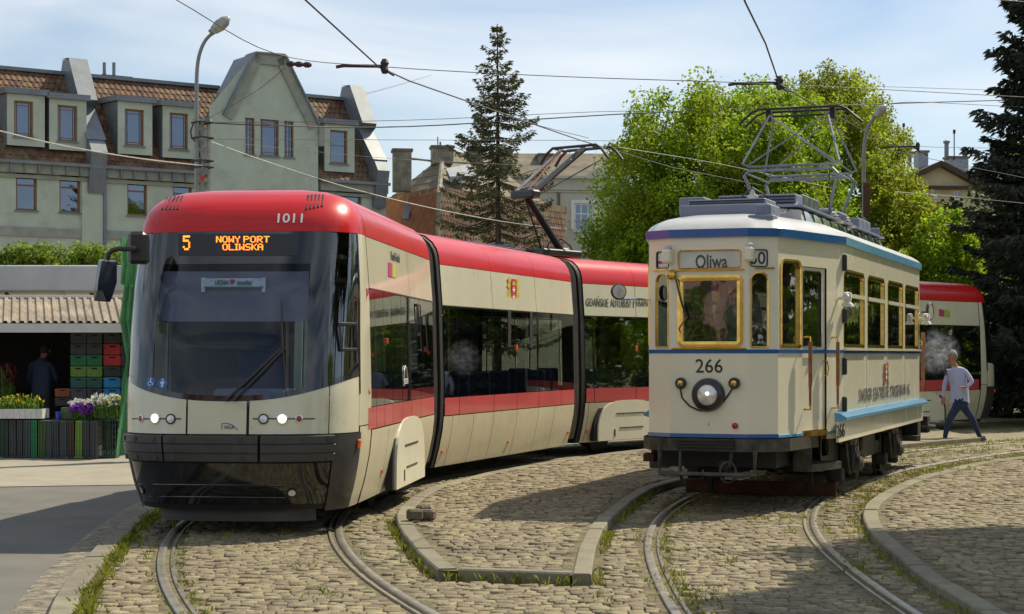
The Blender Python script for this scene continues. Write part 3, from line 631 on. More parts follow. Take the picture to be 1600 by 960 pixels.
# vents on the roof corner
for side, xs in ((0, (256, 262, 268, 274, 280)), (1, (482, 488, 494, 500, 506))):
    for i, x in enumerate(xs):
        mb = MB(); a = frame_at(noseA, x-(2 if side == 0 else 3), 328-(i*1.2 if side else 0), .001)[0]; b = frame_at(noseA, x+5-(5 if side else 0), 306-(i*1.0 if side else -0), .001)[0]; mb.tube([a, a.lerp(b, .5)+Vector((0, 0, .004)), b], .011, 6); mb.build('roof_vent', 'black_matt', T1)
# lettering and display
c, ri, up, nn = frame_at(noseA, 453.5, 341.5, .004); s = F/c.y; put_text('lettering', '1011', 39/s, 18/s, c, ri, up, 'white_paint', T1, bold=.01)
FONT = {'N': '10001 11001 11001 10101 10011 10011 10001', 'O': '01110 10001 10001 10001 10001 10001 01110', 'W': '10001 10001 10001 10101 10101 11011 10001', 'Y': '10001 10001 01010 00100 00100 00100 00100', 'P': '11110 10001 10001 11110 10000 10000 10000', 'R': '11110 10001 10001 11110 10100 10010 10001', 'T': '11111 00100 00100 00100 00100 00100 00100', 'L': '10000 10000 10000 10000 10000 10000 11111', 'I': '111 010 010 010 010 010 111', 'S': '01111 10000 10000 01110 00001 00001 11110', 'K': '10001 10010 10100 11000 10100 10010 10001', 'A': '01110 10001 10001 11111 10001 10001 10001', ' ': '00 00 00 00 00 00 00', '5': '11111 10000 11110 00001 00001 10001 01110'}
def led(txt, x0, x1, y0, y1, bold=True):
    g = [FONT[ch].split() for ch in txt]; cols = sum(len(a[0])+1 for a in g)-1; mb = MB(); dx, dy = (x1-x0)/cols, (y1-y0)/7; cx = 0
    A0 = frame_at(noseA, x0, y0, .012)[0]; B0 = frame_at(noseA, x1, y0, .012)[0]; A1 = frame_at(noseA, x0, y1, .012)[0]; B1 = frame_at(noseA, x1, y1, .012)[0]
    def q(a, b): return A0.lerp(B0, a).lerp(A1.lerp(B1, a), b)
    for a in g:
        for r_, row in enumerate(a):
            for k, b in enumerate(row):
                if b == '1':
                    u0, u1, v0, v1 = (cx+k+.04)/cols, (cx+k+(1.25 if bold else .95))/cols, (r_+.06)/7, (r_+.94)/7
                    mb.face([q(u0, v0), q(u1, v0), q(u1, v1), q(u0, v1)])
        cx += len(a[0])+1
    return mb
def facequad(n, x0, y0, x1, y1, off, name, m, parent, k=10, kz=4):
    mb = MB(); mb.grid([[frame_at(n, x0+(x1-x0)*i/k, y0+(y1-y0)*j/kz, off)[0] for i in range(k+1)] for j in range(kz+1)]); return mb.build(name, m, parent, smooth=True)
disp = facequad(noseA, 279, 366, 466, 400, .007, 'destination_display', 'led_back', T1)
for t_, a in (('5', (286.5, 297, 369, 392)), ('NOWY', (338, 375, 370, 380)), ('PORT', (381, 421, 370, 380)), ('OLIWSKA', (348, 411, 382, 392))): led(t_, *a).build('led_lettering', 'led', disp)
# blind, scarf, stickers, dashboard behind the windscreen
facequad(noseA, 243, 421, 484, 500, -.05, 'sun_blind', 'blind', T1)
sc_ = facequad(noseA, 318, 433, 410, 447, -.03, 'scarf', 'scarf_white', T1); facequad(noseA, 318, 446, 410, 449, -.028, 'scarf_stripe', 'scarf_green', sc_)
for x in (316, 411): facequad(noseA, x-3, 432, x+3, 455, -.029, 'scarf_fringe', 'scarf_white', sc_, 2, 2)
for txt, x, w_ in (('LECHIA', 346, 22), ('GDAŃSK', 381, 24)):
    c, ri, up, nn = frame_at(noseA, x, 440, -.022); s = F/c.y; put_text('lettering', txt, w_/s, 8/s, c, ri, up, 'scarf_green', sc_, bold=.02)
c, ri, up, nn = frame_at(noseA, 362, 439, -.024); mb = MB(); s = F/c.y
mb.face([c+ri*(a/s)+up*(b/s) for a, b in ((-4, 4), (4, 4), (4, -1), (0, -5), (-4, -1))]); mb.build('scarf_badge', 'arms_red', sc_)
for k, (x, y) in enumerate(((236, 598), (254.5, 599.5))):
    st = disc(noseA, x, y, 9, 'sticker', 'sticker_blue', .003, .001); c, ri, up, nn = frame_at(noseA, x, y, .008); s = F/c.y; mb = MB()
    def pl(pts, w=1.2):
        for a, b in zip(pts[:-1], pts[1:]): mb.tube([c+ri*(a[0]/s)+up*(a[1]/s), c+ri*(b[0]/s)+up*(b[1]/s)], w/s/2, 5)
    if k == 0: pl([(0, 5), (0, 0), (3, 0), (5, -4)], 1.6); pl([(3.2*math.cos(a)-1, 3.2*math.sin(a)-2) for a in np.linspace(1.6, 5.9, 10)], 1.2); mb.lathe([(1.1/s, 0), (0, .001)], c+up*(6/s), nn, 8)
    else: pl([(0, 3), (0, -1)], 3.4); pl([(-3.2, 3), (-2.6, -1)], 1.2); pl([(3.2, 3), (2.6, -1)], 1.2); pl([(-1, -1), (-1.2, -6)], 1.6); pl([(1, -1), (1.2, -6)], 1.6); mb.lathe([(1.4/s, 0), (0, .001)], c+up*(5.8/s), nn, 8)
    mb.build('pictogram', 'white_paint', st)
Wn = lambda u, v, z: noseA.O+noseA.f*u+noseA.r*v+Vector((0, 0, z))
mat('dash_grey', (.20, .22, .28), .6); mat('cab_blue', (.03, .05, .12), .7)
mb = MB(lambda p: Wn(*p)); mb.box((.75, 0, 1.12), (.5, 1.9, .32), bev=.06); mb.box((.62, .15, 1.30), (.2, .8, .10), bev=.03); mb.build('dashboard', 'dash_grey', T1)
mb = MB(lambda p: Wn(*p)); mb.box((.05, 0, 1.0), (.14, .5, .2), bev=.03); mb.box((-.18, 0, 1.35), (.12, .46, .75), bev=.04); mb.box((-.18, 0, 1.83), (.1, .26, .2), bev=.03); mb.build('driver_seat', 'cab_blue', T1)
mb = MB(lambda p: Wn(*p)); mb.box((-.55, -.55, 1.4), (.04, .95, 2.1)); mb.box((-.55, .75, 1.4), (.04, .5, 2.1)); mb.box((-.55, 0, 2.3), (.04, 2, .3)); mb.build('cab_partition', 'interior', T1)
mb = MB(lambda p: Wn(*p)); mb.box((0, 0, .5), (1.6, 1.9, .05)); mb.build('cab_floor', 'interior', T1)
mb = MB(lambda p: Wn(*p)); mb.box((0, 0, 2.6), (1.2, 1.9, .04)); mb.build('cab_ceiling', 'interior', T1)
# wipers
def wpt(px, py, off=.03): return frame_at(noseA, px, py, off)[0]
for pts, r_ in (([(352, 627), (398, 586), (441, 545)], .014), ([(366, 627), (405, 588), (445, 546)], .014), ([(440, 472), (441, 508), (443, 548)], .009), ([(443, 545), (446, 585), (447, 618)], .006)):
    mb = MB(); mb.tube([wpt(*p_) for p_ in pts], r_, 6); mb.build('wiper', 'black_trim', T1)
# small maker badge
c, ri, up, nn = frame_at(noseA, 358, 668, .003); s = F/c.y; put_text('lettering', 'PESA', 15/s, 5/s, c, ri, up, 'grey_print', T1)
mb = MB(); mb.tube([c+ri*(a/s)+up*(b/s) for a, b in ((-12, -4), (-12, 6), (-4, 6.5), (4, 4), (9, 0), (13, -4))], .004, 5); mb.build('badge', 'sticker_blue', T1)
# mirror on its arm
mb = MB(); Ym = 16.1
mb.tube([P(216, 388, Ym+.3), P(206, 389, Ym), P(186, 389, Ym), P(176, 391, Ym), P(169, 397, Ym), P(167, 408, Ym)], .024, 8); arm = mb.build('mirror_arm', 'black_trim', T1, smooth=True)
mb = MB(); mb.box(P(217, 388, Ym+.25), (.17, .2, .30), bev=.03); mb.build('mirror_bracket', 'black_trim', T1)
mb = MB(); rows = []
for y, xl, xr, d in ((406, 157, 181, .10), (409, 155, 184, .15), (440, 150, 183.5, .17), (462, 147.5, 177, .15), (471, 148.5, 173, .10)):
    a, b = P(xl, y, Ym-.05), P(xr, y+1, Ym+.05); rows.append([a+Vector((0, -d*.25, 0)), a+Vector((.05, -d*.75, 0)), b+Vector((-.05, -d*.75, 0)), b+Vector((0, -d*.2, 0)), b+Vector((-.02, d*.4, 0)), a+Vector((.02, d*.4, 0))])
ids = mb.grid(rows, True); mb.addf(ids[0][::-1]); mb.addf(ids[-1]); mat('mirror_shell', (.012, .016, .035), .3, coat=.5); mb.build('mirror', 'mirror_shell', arm, smooth=40)
mb = MB(); mb.prism([P(x, y, Ym-.17) for x, y in ((148, 470), (152, 455), (160, 454), (165, 470))], (0, -.012, 0)); mb.build('mirror_label', 'bumper_grey', arm)
# ---- side details, placed on the body side ----
def side_pt(sec, px, py, off=.0):
    u, z = sec.uz(px, py); return sec.W(u, Vz(z)+off, z), sec.b, Vector((0, 0, 1)), sec.r, F/sec.W(u, 1.1, 0).y
def side_poly(sec, pts, off, m, name, parent, thick=.004):
    q = [sec.uz(*p_) for p_ in pts]; mb = MB(); mb.prism([sec.W(u, Vz(z)+off, z) for u, z in q], sec.r*thick); return mb.build(name, m, parent, smooth=False)
def button(sec, px, py, w=4, h=7, m='amber', name='side_marker'):
    c, ri, up, nn, s = side_pt(sec, px, py); mb = MB(lambda p: c+ri*p[0]+nn*p[1]+up*p[2]); mb.box((0, .008, 0), (w/s, .016, h/s), bev=.004); return mb.build(name, m, T1)
for sec, px, py, w_, h_, nm in ((secA, 604, 533, 12, 8, 'door_button'), (secB, 806.5, 543, 8, 8, 'door_button'), (secC, 994, 544, 7, 7, 'door_button'), (secA, 596.5, 736, 14, 5, 'side_marker'), (secB, 691, 705.5, 10, 4, 'side_marker'), (secB, 794, 691, 8, 4, 'side_marker'), (secB, 887, 676.5, 7, 4, 'side_marker'), (secC, 916.5, 674, 7, 4, 'side_marker')): button(sec, px, py, w_, h_, name=nm)
c, ri, up, nn = frame_at(noseA, 557, 693, .012); mb = MB(lambda p: c+ri*p[0]+nn*p[1]+up*p[2]); mb.box((0, .012, 0), (.06, .03, .085), bev=.012); mb.build('indicator', 'amber', T1, smooth=True)
for px, py in ((795, 515), (829, 516)):
    c, ri, up, nn, s = side_pt(secB, px, py, .003); mb = MB(lambda p: c+ri*p[0]+nn*p[1]+up*p[2]); mb.box((0, .004, 0), (.13, .012, 56/s), bev=.003); mb.build('open_sash', 'black_matt', T1)
for px, py, h_ in ((653, 500, 46), (544, 527, 40)):
    if px > 571: c, ri, up, nn, s = side_pt(secA, px, py, .003)
    else: c, ri, up, nn = frame_at(noseA, px, py, .003); s = F/c.y
    mb = MB(lambda p: c+ri*p[0]+nn*p[1]+up*p[2])
    for dx in (-.13, .13): mb.box((dx, .006, 0), (.03, .012, h_/s), bev=.003)
    for dz in (-1, 1): mb.box((0, .006, dz*h_/s/2), (.28, .012, .03), bev=.003)
    mb.build('hopper_frame', 'black_trim', T1)
# Polish lettering and arms
a, b = secC.uz(915, 468)[0], secC.uz(951, 468)[0]; wd = (b-a)/.315; c = secC.W(a+wd/2, Vz(2.5)+.004, 2.53)

for wt, w0, w1 in (('GDAŃSKIE', 0, .305), ('AUTOBUSY', .335, .63), ('I', .655, .665), ('TRAMWAJE', .69, 1)): put_text('lettering', wt, wd*(w1-w0), .15 if wt != 'GDAŃSKIE' else .185, secC.W(a+wd*(w0+w1)/2, Vz(2.5)+.004, 2.53+(.017 if wt == 'GDAŃSKIE' else 0)), secC.b, (0, 0, 1), 'grey_print', T1)
c, ri, up, nn, s = side_pt(secA, 617, 402, .004); put_text('lettering', 'Daniel', .26, .10, c-ri*.16, ri, up, 'grey_print', T1); put_text('lettering', 'Gralath', .29, .10, c+ri*.15, ri, up, 'grey_print', T1)
c, ri, up, nn, s = side_pt(secA, 634, 596, .004); put_text('lettering', 'PESA', .30, .06, c, ri, up, 'white_paint', T1)
mb = MB(); mb.tube([c+ri*(x*.01)+up*(y*.01) for x, y in ((-14, -5), (-14, 12), (-6, 17), (4, 14), (10, 8), (14, -2))], .006, 5); mb.build('badge', 'white_paint', T1)
def swatch(sec, x0, x1, x2, y0, y1):
    side_poly(sec, [(x0, y0), (x1, y0+1.5), (x1, y1+1.5), (x0, y1)], .002, 'magenta_print', 'printed_square', T1); side_poly(sec, [(x1+.5, y0+1.5), (x2, y0+3), (x2, y1+2.5), (x1+.5, y1+1.5)], .002, 'lime_print', 'printed_square', T1)
swatch(secA, 606, 612, 618, 410, 432); swatch(secE, 1467, 1475, 1484, 483, 494)
def arms(c, ri, up, nn, w_, h_, parent, supporters=True, name='coat_of_arms'):
    e = MB(); q = lambda a, b, o=0: c+ri*(a*w_)+up*(b*h_)+nn*o
    e.prism([q(a, b) for a, b in ((-.17, .42), (.17, .42), (.17, -.15), (.1, -.32), (0, -.4), (-.1, -.32), (-.17, -.15))], nn*.004); o = e.build(name, 'arms_red', parent)
    m_ = MB()
    for cy in (.08, -.16):
        m_.prism([q(a, b, .0045) for a, b in ((-.1, cy+.025), (.1, cy+.025), (.1, cy-.025), (-.1, cy-.025))], nn*.002); m_.prism([q(a, b, .0055) for a, b in ((-.03, cy+.09), (.03, cy+.09), (.03, cy-.09), (-.03, cy-.09))], nn*.002)
    m_.build('cross', 'white_paint', o)
    m_ = MB(); m_.prism([q(a, b, .0045) for a, b in ((-.1, .22), (-.12, .36), (-.05, .3), (0, .38), (.05, .3), (.12, .36), (.1, .22))], nn*.002); m_.build('crown', 'gold_print', o)
    if supporters:
        for sg in (-1, 1):
            m_ = MB(); m_.prism([q(sg*a, b) for a, b in ((.22, .3), (.28, .5), (.40, .45), (.36, .3), (.46, .18), (.36, .1), (.46, -.1), (.36, -.22), (.5, -.42), (.28, -.38), (.1, -.5), (.05, -.43), (.22, -.3), (.2, -.05), (.24, .12), (.2, .2))], nn*.003); m_.build('lion_supporter', 'gold_print', o)
    return o
c, ri, up, nn, s = side_pt(secB, 802, 457, .003); arms(c, ri, up, nn, .62, .45, T1)
# bogie covers
mat('cover_cream', (.70, .67, .52), .4, var=.04, scale=2, coat=.2, dirt=((.4, .36, .27), 2, .55, .3))
def bogie_cover(sec, ua, ub, z1=.84, zb=.24, off=.055):
    uc = (ua+ub)/2; hw = (ub-ua)/2; arc = [(uc+hw*math.copysign(abs(math.cos(t))**.62, math.cos(t)), zb+.12+(z1-zb-.12)*math.sin(t)**.75) for t in np.linspace(0, PI, 20)]
    pts = [(ub, zb)]+arc+[(ua, zb)]
    for side in (1, -1):
        mb = MB(); vv = side*(1.10+off); mb.prism([sec.W(u, vv, z) for u, z in pts], sec.r*(-side*.10)); o = mb.build('bogie_cover', 'cover_cream', T1)
        mb = MB(); k = 1.10
        arch = [(uc+(u-uc)*k, zb+(z-zb)*1.12) for u, z in pts]; mb.prism([sec.W(u, side*(1.10+.028), z) for u, z in arch], sec.r*(-side*.08)); mb.build('bogie_arch', 'black_matt', T1)
        for u0, u1, z in ((-.45, .45, .68), (-.35, .40, .44)):
            mb = MB(); mb.box(sec.W(uc+(u0+u1)/2*hw, vv+side*.002, z), ((u1-u0)*hw, .012, .018), rz=math.atan2(sec.b.y, sec.b.x)); mb.build('cover_slot', 'bumper_grey', o)
        mb = MB(); mb.box(sec.W(uc-.5*hw, vv+side*.002, .36), (.03, .012, .12), rz=math.atan2(sec.b.y, sec.b.x)); mb.build('cover_slot', 'black_matt', o)
a, _ = secA.uz(625, 740, 1.19); b, _ = secA.uz(668.5, 730, 1.19); bogie_cover(secA, a, b, .98)
a, _ = secC.uz(938, 690, 1.19); bogie_cover(secC, a, a+1.9, .90); 
b, _ = secE.uz(1478, 650, 1.19); bogie_cover(secE, b-2.1, b, .86)
# wheels and dark underframe
for sec, us in ((secA, (2.0, 3.8)), (secC, (.9, 2.7)), (secE, (.8, 2.6))):
    for u in us:
        for v in (-.755, .755):
            mb = MB(); mb.lathe([(.0, -.05), (.28, -.05), (.30, -.04), (.30, .04), (.28, .05), (0, .05)], sec.W(u, v*.98, .30), sec.r, 24); mb.build('wheel', 'chassis_dark', T1, smooth=40)
for sec in (secA, secB, secC, secD, secE):
    mb = MB(lambda p: sec.W(*p)); mb.box((sec.L/2, 0, .28), (sec.L-.02, 1.75, .14)); mb.build('underframe', 'black_matt', T1)
# nose end lamps of the far cab
for px, py in ((1552.5, 611), (1551, 639)): disc(noseE, px, py, 3.2, 'tail_lamp', 'amber', .02, .02)
# roof equipment and pantograph over the second joint
def Wt(u, v, z): return secC.W(u, v, z)
mb = MB(lambda p: Wt(*p)); mb.box((.35, 0, 3.36), (1.1, .9, .12), bev=.02); mb.box((-.45, -.3, 3.40), (.5, .35, .18), bev=.03); mb.box((1.0, -.2, 3.40), (.35, .4, .2), bev=.03); base_ = mb.build('pantograph_base', 'black_trim', T1)
def ppt(px, py, u):   # point of the middle plane of the pantograph
    q = Wt(u, 0, 0); return P(px, py, q.y)
knee = Wt(-.12, 0, 4.33); foot = Wt(.92, 0, 3.42); head = Wt(1.5, 0, 5.24)
mb = MB(); mb.tube([foot, foot.lerp(knee, .5), knee], .062, 10); mb.build('lower_arm', 'black_trim', T1, smooth=True)
mb = MB(); mb.box(knee, (.5, .22, .14), rz=math.atan2(-secC.b.x, secC.b.y)*1.0, bev=.03); mb.build('knee_joint', 'black_trim', T1)
mb = MB()
mb.tube([knee+secC.r*.12, head+secC.r*.05], .056, 8); mb.build('upper_arm', 'black_trim', T1, smooth=True)
mb = MB(); mb.tube([knee-secC.r*.28, head-secC.r*.35-secC.b*.1], .030, 8); mb.build('upper_arm', 'steel', T1, smooth=True)
mb = MB(); mb.tube([knee-secC.r*.02, head-secC.r*.30-secC.b*.15], .013, 6); mb.build('guide_rod', 'copper', T1)
mb = MB(); mb.tube([Wt(.35, 0, 3.42), knee+Vector((0, 0, -.07))], .016, 6); mb.build('guide_rod', 'black_trim', T1)
mb = MB(); mb.tube([knee+Vector((.05, 0, -.1)), head+secC.r*.4+Vector((0, 0, -.22))], .012, 6); mb.build('guide_rod', 'black_trim', T1)
for du in (-.22, .22):
    c = head+secC.b*du; mb = MB(); mb.tube([c-secC.r*.72+Vector((0, 0, -.24)), c-secC.r*.60+Vector((0, 0, -.08)), c-secC.r*.46+Vector((0, 0, .02)), c+secC.r*.46+Vector((0, 0, .02)), c+secC.r*.58+Vector((0, 0, -.06)), c+secC.r*.72+Vector((0, 0, -.22))], .026, 8); mb.build('collector_strip', 'black_trim', T1, smooth=True)
mb = MB(); mb.tube([head-secC.b*.22-secC.r*.4, head+secC.b*.22-secC.r*.4], .018, 6); mb.tube([head-secC.b*.22+secC.r*.4, head+secC.b*.22+secC.r*.4], .018, 6); mb.tube([head-secC.r*.4+Vector((0, 0, -.02)), head+secC.r*.4+Vector((0, 0, -.02))], .02, 6); mb.build('collector_frame', 'black_trim', T1)
mb = MB(); mb.tube([foot+Vector((-.3, 0, -.05)), foot+Vector((-.22, 0, .16)), foot+Vector((0, 0, .22)), foot+Vector((.15, 0, .1)), foot+Vector((.2, 0, -.05))], .014, 6); mb.build('power_cable', 'black_trim', T1)
mb = MB(); q = secB.W(secB.L-.4, .0, 3.3); mb.tube([q+Vector((-.5, -.3, .12)), q+Vector((0, 0, .05)), q+Vector((.4, .35, .02))], .05, 8); mb.build('power_cable', 'black_trim', T1, smooth=True)
# ================= OLD TRAM =================
T2 = empty('vintage_tram', (4.0, 22, 0), 'small old cream and blue two-axle tram numbered 266 with brass window frames', 'tram')
oB = Vector((math.sin(R(20.6)), math.cos(R(20.6)), 0)); oR = Vector((oB.y, -oB.x, 0)); oO = Vector((2.07, 18.5, 0))
def WO(u, v, z): return oO+oB*u+oR*v+Vector((0, 0, z))
LT = 9.85
def plan(u, v):  # symmetric ends
    return (u, v)
HALF = [(0, .415), (.16, .70), (1.77, 1.10), (LT-1.77, 1.10), (LT-.16, .70), (LT, .415)]
OUT = HALF+[(u, -v) for u, v in HALF[::-1]]          # right side then left side
def opoly(d=0):
    """plan outline grown by d"""
    out = []; n = len(OUT)
    for i in range(n):
        p0, p1, p2 = Vector(OUT[i-1]), Vector(OUT[i]), Vector(OUT[(i+1) % n]); a = (p1-p0).normalized(); b = (p2-p1).normalized()
        na, nb = Vector((-a.y, a.x)), Vector((-b.y, b.x)); nn = (na+nb).normalized(); out.append(p1+nn*d/max(nn.dot(na), .3))
    return out
if opoly(.1)[2].y < 1.10: _sg = -1
else: _sg = 1
def og(d): return opoly(_sg*d)
def ouv(px, py, p0, p1):
    """pixel -> (distance along wall p0-p1, z)"""
    a, b = WO(p0[0], p0[1], 0), WO(p1[0], p1[1], 0); d = (b-a).normalized(); k = (px-800)/F
    t = (k*a.y-a.x)/(d.x-k*d.y); Y = a.y+t*d.y; return t, H-(py-HY)*Y/F
def rrect(x0, x1, z0, z1, r, n=6, top=False):
    """rounded rectangle outline, anticlockwise; r may be (bottom, top)"""
    rb, rt = r if isinstance(r, tuple) else (r, r); pts = []
    for cx, cz, a0, rr in ((x1-rb, z0+rb, -90, rb), (x1-rt, z1-rt, 0, rt), (x0+rt, z1-rt, 90, rt), (x0+rb, z0+rb, 180, rb)):
        for k in range(n+1):
            a = R(a0+90*k/n); pts.append((cx+rr*math.cos(a), cz+rr*math.sin(a)))
    return pts
class Wall:
    def __init__(s, p0, p1, frame=WO):
        a, b = frame(p0[0], p0[1], 0), frame(p1[0], p1[1], 0); s.a = a; s.d = (b-a).normalized(); s.L = (b-a).length; s.n = Vector((s.d.y, -s.d.x, 0))
        if s.n.dot(a-frame(LT/2, 0, 0)) < 0: s.n = -s.n
    def q(s, x, z, o=0): return s.a+s.d*x+s.n*o+Vector((0, 0, z))
def wall_panel(w, x0, x1, z0, z1, openings, name, m, parent, jamb=.035):
    """flat wall area with rounded openings (x0,x1,z0,z1,r)"""
    xs = sorted(set([x0, x1]+[v for o in openings for v in (o[0], o[1])])); zs = sorted(set([z0, z1]+[v for o in openings for v in (o[2], o[3])])); mb = MB()
    for a, b in zip(xs[:-1], xs[1:]):
        for c, d in zip(zs[:-1], zs[1:]):
            mx_, mz_ = (a+b)/2, (c+d)/2
            if b-a < 1e-4 or d-c < 1e-4 or any(o[0] < mx_ < o[1] and o[2] < mz_ < o[3] for o in openings): continue
            mb.face([w.q(a, c), w.q(b, c), w.q(b, d), w.q(a, d)])
    for o in openings:
        hole = rrect(*o); nn = len(hole)//4; outer = []
        for i, (x, z) in enumerate(hole):
            k = i//nn; cx, cz = ((o[1], o[2]), (o[1], o[3]), (o[0], o[3]), (o[0], o[2]))[k]; outer.append((cx, cz))
        # corners as fans
        for k in range(4):
            cx, cz = ((o[1], o[2]), (o[1], o[3]), (o[0], o[3]), (o[0], o[2]))[k]
            for i in range(k*nn, k*nn+nn-1): mb.face([w.q(cx, cz), w.q(*hole[i+1]), w.q(*hole[i])])
        mb.grid([[w.q(x, z) for x, z in hole], [w.q(x, z, -jamb) for x, z in hole]], True)
    o_ = mb.build(name, m, parent)
    if parent is T2 and 'wall' in name:
        li = MB(lambda p: p-w.n*.045)
        li.v = [tuple(Vector(v)-w.n*.045) for v, k in zip(mb.v, mb.v)]; li.f = [f for f in mb.f]; li.m = [0]*len(li.f); li.build('wall_lining', 'wood_inside', parent)
    return o_
def ringframe(w, o, wd, depth, name, m, parent, off=.008, glassm='old_glass', inset=.0, r=None):
    x0, x1, z0, z1, rr = o; ra = rr if isinstance(rr, tuple) else (rr, rr); e = inset
    outer = rrect(x0+e, x1-e, z0+e, z1-e, tuple(max(q-e, .004) for q in ra)); inner = rrect(x0+e+wd, x1-e-wd, z0+e+wd, z1-e-wd, tuple(max(q-e-wd, .003) for q in ra))
    mb = MB(); mb.grid([[w.q(x, z, off-depth) for x, z in outer], [w.q(x, z, off) for x, z in outer], [w.q(x, z, off+.004) for x, z in [((a[0]+b[0])/2, (a[1]+b[1])/2) for a, b in zip(outer, inner)]], [w.q(x, z, off-.002) for x, z in inner], [w.q(x, z, off-depth) for x, z in inner]], True)
    fr = mb.build(name, m, parent)
    if glassm:
        mb = MB(); mb.face([w.q(x, z, off-depth*.6) for x, z in inner]); mb.build('glass_pane', glassm, fr)
    return fr
ZF, ZR = .80, 2.90
# wall list on both sides
Fc, Fr, Fl = Wall((0, -.415), (0, .415)), Wall((0, .415), (.16, .70)), Wall((.16, -.70), (0, -.415))
Cs, Bs = Wall((.16, .70), (1.77, 1.10)), Wall((1.77, 1.10), (LT-1.77, 1.10)); BsL = Wall((1.77, -1.10), (LT-1.77, -1.10)); CsL = Wall((1.77, -1.10), (.16, -.70))
CrR, CrL = Wall((LT-1.77, 1.10), (LT-.16, .70)), Wall((LT-.16, -.70), (LT-1.77, -1.10)); Rc = Wall((LT, .415), (LT, -.415)); Rr, Rl = Wall((LT-.16, .70), (LT, .415)), Wall((LT, -.415), (LT-.16, -.70))
def X(px, py, w, p0, p1): return ouv(px, py, p0, p1)
# front centre
def fc(px, py): return ouv(px, py, (0, -.415), (0, .415))
def opn(f, x0, x1, y0, y1, r): a = f((x0), y0); b = f(x1, y1); return (a[0], b[0], b[1], a[1], r)
oBoard = opn(fc, 1059, 1158.5, 391, 419.5, .035); oWind = opn(fc, 1058.5, 1161, 430.5, 543, .075)
wall_panel(Fc, 0, Fc.L, ZF, ZR, [oBoard, oWind], 'front_wall', 'old_cream', T2)
ringframe(Fc, oBoard, .012, .03, 'board_frame', 'brass', T2, .004, None)
fr_ = ringframe(Fc, oWind, .062, .05, 'windscreen_frame', 'brass', T2, .016)
mb = MB(); mb.face([Fc.q(x, z, -.022) for x, z in rrect(*oBoard)]); bd = mb.build('destination_board', 'blind_white', T2)
mb = MB(); mb.face([Fc.q(x, z, -.008) for x, z in rrect(*oBoard)]); mb.build('glass_pane', 'clear_glass', bd)
a, b = fc(1086, 409), fc(1136, 409); put_text('lettering', 'Oliwa', b[0]-a[0], .145, Fc.q((a[0]+b[0])/2, a[1], -.018), Fc.d, (0, 0, 1), 'grey_print', bd, bold=.015)
for zz, nm in ((oBoard[2]-.012, 'board_sill'), (oWind[2]-.012, 'windscreen_sill')):
    mb = MB(); mb.box(Fc.q(Fc.L/2, zz, .012), (.76 if nm == 'board_sill' else .80, .03, .016), rz=math.atan2(Fc.d.y, Fc.d.x)); mb.build(nm, 'brass', T2)
# right facet: number box and arched window
def frf(px, py): return ouv(px, py, (0, .415), (.16, .70))
oN = opn(frf, 1172, 1200, 389.5, 417.5, .03); oAr = opn(frf, 1172.5, 1201, 425, 544, (.02, .088))
for wl, mir in ((Fr, False), (Fl, True), (Rr, True), (Rl, False)):
    L_ = wl.L; on = (L_-oN[1], L_-oN[0], *oN[2:]) if mir else oN; oa = (L_-oAr[1], L_-oAr[0], *oAr[2:]) if mir else oAr
    wall_panel(wl, 0, L_, ZF, ZR, [on, oa], 'corner_wall', 'old_cream', T2)
    ringframe(wl, on, .010, .03, 'number_frame', 'black_trim', T2, .004, None); ringframe(wl, oa, .016, .03, 'arched_window', 'brass', T2, .008)
    mb = MB(); mb.face([wl.q(x, z, -.02) for x, z in rrect(*on)]); nb = mb.build('number_board', 'blind_white', T2)
    if wl is Fr:
        a, b = frf(1176, 403), frf(1194.5, 403); put_text('lettering', '60', .165, .13, wl.q((a[0]+b[0])/2-.005, a[1], -.016), wl.d, (0, 0, 1), 'black_paint', nb, bold=.005)
    if wl is Fl:
        mb = MB(); c = wl.q(L_*.42, 2.68, -.016); mb.face([c+wl.d*a+Vector((0, 0, b)) for a, b in ((-.05, -.04), (.05, -.04), (.05, -.015), (-.02, -.01), (-.02, .06), (-.05, .06))]); mb.build('red_symbol', 'arms_red', nb)
    mb = MB(); mb.box(wl.q(L_*.55, oN[2]-.012, .010), (.21, .03, .014), rz=math.atan2(wl.d.y, wl.d.x)); mb.build('window_sill', 'brass', T2)
# rear centre
wall_panel(Rc, 0, Rc.L, ZF, ZR, [oBoard, oWind], 'rear_wall', 'old_cream', T2); ringframe(Rc, oWind, .05, .05, 'windscreen_frame', 'brass', T2, .016); mb = MB(); mb.face([Rc.q(x, z, -.02) for x, z in rrect(*oBoard)]); mb.build('destination_board', 'blind_white', T2)
